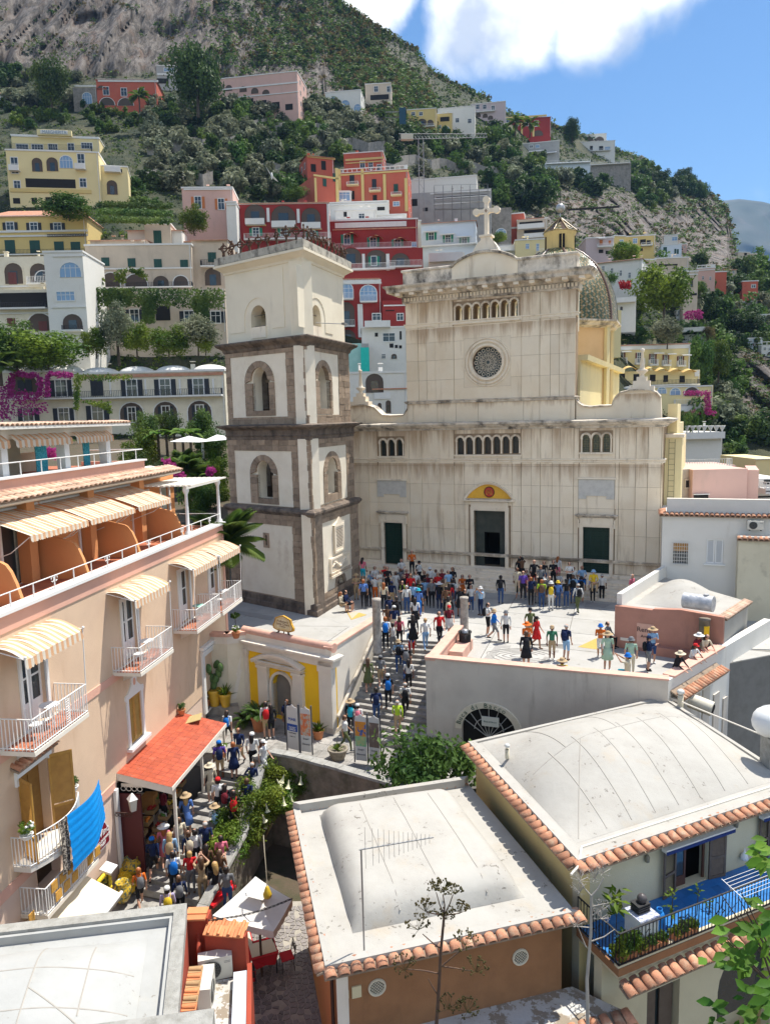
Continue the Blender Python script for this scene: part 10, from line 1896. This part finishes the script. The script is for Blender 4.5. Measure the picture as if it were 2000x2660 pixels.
def uniq(o,base,sx):LABS.setdefault(base,[]).append((sx,o))
def Bw(P,Q,z0,z1):
 T0=(Q[0]+Q[1])/2;T1=(Q[2]+Q[3])/2;d=T1-T0;t=max(-.02,min(1.35,(V((P.x,P.y))-T0).dot(d)/d.length_squared));return z0+(z1-z0)*t
ZN={'P':'on the white piazza','S':'on the church steps','C':'on the grey stairs','L':'on the landing below the museum','D':'on the lower stairs','R':'at the front of the terrace'}
def person(k,x,y,lv,ps,rot,top,bot,leg,hair,hat,bag,n,zone=None,h=None):
 x,y=z(k,x,y);hs=(h or(1.71+.09*((n*7)%5-2)/2));hh=hs*{'i':.76,'k':.78,'l':.97}.get(ps,1)
 hb=1.0*hs/1.74
 if lv=='C' or lv=='D':
  zz=-1.5 if lv=='C' else-4.2
  for _ in range(12):P=gz((x,y),zz+hh);q=Bw(P,CS,-.12,LZ+.05)if lv=='C' else Bw(P,LS,LZ-.15,DBz);q=min(q,-.0 if lv=='C' else LZ);zz=zz*.5+q*.5
  st=.17;zz=round((zz-(-.12 if lv=='C' else LZ-.15))/st)*st+(-.12 if lv=='C' else LZ-.15)if lv=='C' else zz
  zone_=lv
 elif lv=='L':zz=LZ+.01;zone_='L'
 else:zz=int(lv)*.17;zone_='S' if zz else 'P'
 zone_=zone or zone_;P=gz((x,y),zz+hh);P.z=zz
 me,hd,bk=body(ps);o=ob('person',me,None,P,radians(rot)+atan2(P.x,P.y)*-1);s_=hs/1.74;o.scale=(s_,s_,s_)
 sk=SKN[(n*5)%7%3 if n%3 else 0];lm=clm(bot);sm=[sk,clm(top),sk if leg in 'dk' else lm,lm if leg=='t' else sk,clm('kwhs'[n%4]),clm(top)if(n%4==0 or top in 'nk' and n%2)else sk]
 if leg in 'dk':sm[2]=lm
 for i,mm in enumerate(sm):o.material_slots[i].link='OBJECT';o.material_slots[i].material=mm
 o['category']='person';o['group']='people '+ZN[zone_]
 ob('hair',Bx(hair[0],HAI[hair[1]]),o,hd);ob('eyes',Bx('eyes',HAI['d']),o,hd)
 hk={'h':'hat','b':'bucket','c':'cap'}
 if hat!='-':ob(hk[hat[0]],Bx(hk[hat[0]],clm(hat[1])),o,hd+V((0,0,.015)))
 if leg in 'dk' and ps not in 'ik':ob('skirt',Bx('skirt',clm(top if leg=='d' else bot)),o,(0,0,1.02))
 nm=CL[top][0]+(' dress' if leg=='d' else ' top');lb='person in '+nm+('' if leg=='d' else ' and '+CL[bot][0]+{'s':' shorts','t':' trousers','k':' skirt'}[leg])
 if hat!='-':lb+=', '+CL[hat[1]][0]+{'h':' brimmed hat','b':' sun hat','c':' cap'}[hat[0]]
 if ps in 'iklu':lb+={'i':', sitting','k':', kneeling','l':', leaning','u':', photographing'}[ps]
 uniq(o,lb+' '+ZN[zone_],x)
 if bag!='-':
  b=ob('backpack',Bx('pack',clm(bag)),None);b.matrix_world=TM(P)@RM(o.rotation_euler.z,4,'Z')@Matrix.Diagonal((s_,s_,s_,1))@TM(bk+V((0,.05,.03)));b['category']='backpack';b['group']='backpacks'
  uniq(b,CL[bag][0]+' backpack of the person in '+nm+' '+ZN[zone_],x)
ROWS='''17 338 175 5 s 150 p T s ld - -;17 455 255 3 i 10 w d t sd - -;17 710 185 5 i 0 w s t bg - -;17 810 108 5 x 0 o k t sd - -;17 882 210 4 w 60 w k t sd ck k;17 275 332 0 x 10 t t t sb ht -;17 345 385 0 s 180 f k t sr - -;17 395 392 0 s 170 k k t sd - -;17 455 345 0 p 165 w o t bg - -;17 420 300 2 i 0 l d t ld - -;17 510 300 2 p 0 w c t ld - -;17 575 262 3 x 5 k k t sd - -
17 655 312 0 s 0 w w t ld - -;17 540 415 0 s 180 c k t lr - -;17 618 405 0 s 180 n t s sd cn -;17 760 440 0 s 185 w d t bg - -;17 828 415 0 s 170 l k t sd - -;17 875 474 0 s 165 f B t sb bT -;17 938 375 0 h 180 l k t sd - -;17 985 268 2 s 0 w k s sd bw -;17 1072 415 0 s 165 k n t sd hw -;17 1170 420 0 s 180 r s t ld - -;17 1295 340 0 x 0 o o d ld - -;17 1365 340 0 p 10 k k s sd - -
17 1378 440 0 s 0 w d t ld - -;17 1470 455 0 u -40 l n t sd bw w;17 665 548 0 w 180 k k t sd - k;17 592 540 0 s 180 n s t sd - n;17 840 560 0 w 180 w k k ld - -;17 572 632 0 w 175 h h t sd - -;17 640 638 0 w 180 n c t sd cw -;17 1160 545 0 s 180 k k t ld - c;17 1168 635 0 w 15 m w k ld cr -;17 555 742 0 w 180 w k t sr - B;17 690 740 0 w 180 p k t lb - m;17 626 800 C w 180 w s t sd - -
17 820 722 0 w 180 k k d ld - -;17 940 756 0 w 190 w l t by - -;17 1072 694 0 w 15 r k t sd - -;17 806 853 C w 180 l r s by - B;17 680 965 C w 180 l d t sb bt k;17 756 1010 C w 175 k d t bg - s;17 778 1150 C w 180 w k t ld - -;17 388 1140 C w 180 g g d lb - -;17 508 1115 C w 185 s t s sd cs -;17 580 1290 C w 180 k k t sd cw B;17 745 1372 C w 180 w k t bg - k;17 1600 672 0 w 80 B s s sd bt -
17 1540 610 0 p 70 w k s sd - k;17 700 275 3 i 0 s s t sd - -;17 760 285 3 i 15 m k t sd - -;17 800 330 2 s 0 r s t ld - -;17 850 310 2 s 0 w d t sd - -;17 930 300 2 i 0 k k t sd - -;17 1040 285 3 i -10 w k t sd - -;17 1060 320 2 s 0 r d t lb - -;17 1100 280 3 i 0 m k t sd - -;17 1160 300 3 s 20 l t s sb - -;17 1200 268 3 x -20 k k k ld - -;17 740 340 1 s 0 k s t sd - -;17 870 390 0 s 180 k k t sb - g;17 1110 380 0 s 175 t k t sb - -
17 1210 385 0 s 160 w d t sd - k;17 1270 455 0 s 0 k k d ld - -;17 1320 480 0 s 20 k t k ld - -;17 550 250 4 i 0 r k t sd - -;17 1000 380 0 s 0 s k t sd - -;17 130 500 0 i 60 c t s lr - -;17 175 485 0 i 70 n k s sd - -;17 700 320 1 i 0 r k t sd cr -;17 960 330 1 s 0 m k t sd - -;17 1140 450 0 s 180 h k t sd - -;17 900 450 0 s 190 n k s sd - -;17 720 400 0 x 0 k s t ld - Y
18 362 182 5 s 190 k k t sd - -;18 390 170 5 u 200 h k t sd - -;18 505 198 5 h 0 k k t bg - -;18 600 210 5 s 0 k d t sb - -;18 690 200 5 x 0 k k t sd - -;18 735 165 5 s 150 w p s lr - -;18 845 220 5 x 0 w k t sd - -;18 965 250 4 i 10 l d t bg - -;18 885 265 3 s 30 w k t ld - -;18 1075 290 5 i 10 y t t sb bl -;18 345 275 3 s 0 c c t sb - -;18 430 288 3 i 0 w k t sd - -;18 400 305 2 s 10 P k t sd - -
18 480 300 3 i 0 r d t sd - -;18 570 250 4 s 0 s k t sd - -;18 655 355 1 s 0 s s t sb - -;18 740 310 3 i 0 w k t sd - -;18 185 345 0 s 170 k d t sd - k;18 365 335 0 h 175 g k s sd ch k;18 475 362 0 s 180 n k t sr - -;18 440 335 0 s 185 p d t sb - -;18 535 355 0 s 180 s s t bg - -;18 578 385 0 s 180 Y d t sr - h;18 600 370 0 s 170 s s t sb bw -;18 668 405 0 s 180 k w t sb bw y;18 735 400 0 s 180 f d t sb by -;18 815 385 0 s 185 k d t sd ck -
18 880 340 0 s 180 l d t sb - k;18 960 352 0 s 180 B s s sd - k;18 928 425 0 w 200 w g t bg - k;18 1070 358 0 s 180 L k t ld - s;18 1158 333 0 s 180 w k t bg - -;18 1447 335 2 s 60 p k t bg - -;18 235 686 0 s 0 w k s ld bs w;18 468 660 0 w 20 g t s sd ck -;18 530 742 0 w 60 r r d ld ck -;18 437 800 0 p 20 o t s sb ho -;18 430 878 0 s 180 k k d sb - k;18 678 830 0 s 0 G t s sd ct -;18 815 815 0 s 150 n l s bg - n
18 1143 815 0 p 0 o w s sd bB -;18 1210 785 0 i 60 s k t sd - -;18 1212 890 0 s 10 e e d ld ht -;18 775 1140 0 i 180 y k t sb ht -;9 385 1395 0 s 180 e c t sb bs -;9 512 1385 0 p 100 n s s sd cn k;9 540 1325 0 p 20 l d s sd ht -;9 360 1505 0 k -100 c T s sd bB -;9 705 1495 0 l 60 k k t ld hc -;9 840 1365 0 l 60 m k t sd hw -;9 818 1438 0 l 55 w k s ld cr -;9 905 1370 0 l 40 c c d ld - -
10 1218 600 C w 180 n d t sd - n;10 1360 685 C w 180 Y t s bg - -;10 1048 682 L w 180 k k t sb ht T;10 1095 710 L w 180 w p t sd cw p;10 1010 785 L w 90 w g t sb - -;10 485 695 L s 180 w t s sd - r;10 518 712 L s 200 k k s ld - -;10 625 680 L s 20 n k t sd - k;10 228 755 L w 160 w k s ld - B;10 305 870 L w -20 n t s sd - -;10 395 900 L s 165 w k t ld cw -;10 470 950 L w 60 w w t lb cw -;10 175 955 D s 180 P t s sd cB n;10 268 962 L s 180 n n d sr - -
15 980 675 D s 195 c c s sb hc -;15 1050 795 D s 180 w k t sd cr -;15 1110 850 D w 170 k s t ld - m;15 1185 905 D w 175 k k t sd - r;15 1348 660 D h 150 n n t bg - -;15 1300 800 D w 160 n k t sb - -;15 770 932 D s 180 f w d ly ht -;15 1025 1018 D i 175 w s t sd ht l;15 700 1050 D s 180 k w t ld - -;15 715 1140 D s 195 c s s sb - -;15 580 1200 D w 180 p p d lr hw -;15 632 1262 D s 170 l d t ly - t;15 795 1255 D s 190 n k t sb - c;15 940 1172 D w 180 n k t bg - -
15 1075 1295 D s 180 p k s sd - -;15 480 1308 D w 170 n k s sd cB -;15 660 1430 D s 180 w k t sd - B;15 805 1428 D s 180 r s t sy - -;15 905 1480 D u 180 t t t lb - -;15 950 1370 D s 170 h k t ld - -;15 1065 1418 D p 150 h t s lb - -;15 1022 1520 D s 200 k k t ly - -;15 712 1640 D s 180 n k t sb - s;15 610 1735 D s 180 L y s sd cw y;15 365 1572 D w 190 o k s sr - s;15 575 880 D s 120 m k t sd - -;15 1120 1560 D s 170 s d t sd - -;15 850 1240 D w 180 w k s sd - -'''
n=0
for r in ROWS.replace('\n',';').split(';'):
 f=r.split()
 if not f:continue
 n+=1;zo='R' if(f[0]=='9' or(f[0]=='18' and float(f[2])>640 and float(f[1])<1300))else None
 person(int(f[0]),float(f[1]),float(f[2]),f[3],f[4],float(f[5]),*f[6:12],n,zo)
NTH=['first','second','third','fourth','fifth','sixth','seventh','eighth','ninth','tenth','eleventh','twelfth']
for b,l in LABS.items():
 l.sort(key=lambda q:q[0])
 for i,(_,o)in enumerate(l):
  o['label']=b if len(l)==1 else('leftmost ' if i==0 else 'rightmost ' if i==len(l)-1 else NTH[min(i,11)]+' from left, ')+b
  w=o['label'].split()
  if len(w)>16:o['label']=' '.join(w).replace(' brimmed hat',' hat').replace('of the person in','on').replace(' below the museum','')
  if len(o['label'].split())>16:import re;o['label']=re.sub(' and [a-z ]+?(trousers|shorts|skirt)','',o['label'])
hz=bpy.data.materials.new('air');hz.use_nodes=True;nt=hz.node_tree;nt.nodes.clear();N,L=Al(nt);o_=N('OutputMaterial');pv=N('VolumePrincipled');pv.inputs['Color'].default_value=(.34,.60,1,1);pv.inputs['Density'].default_value=.00009;pv.inputs['Anisotropy'].default_value=.0;L(pv.outputs[0],o_.inputs['Volume'])
m_=MB();m_.box(-3500,-60,-10.5,5000,5200,1250);m_.O('haze',hz,kind='stuff')
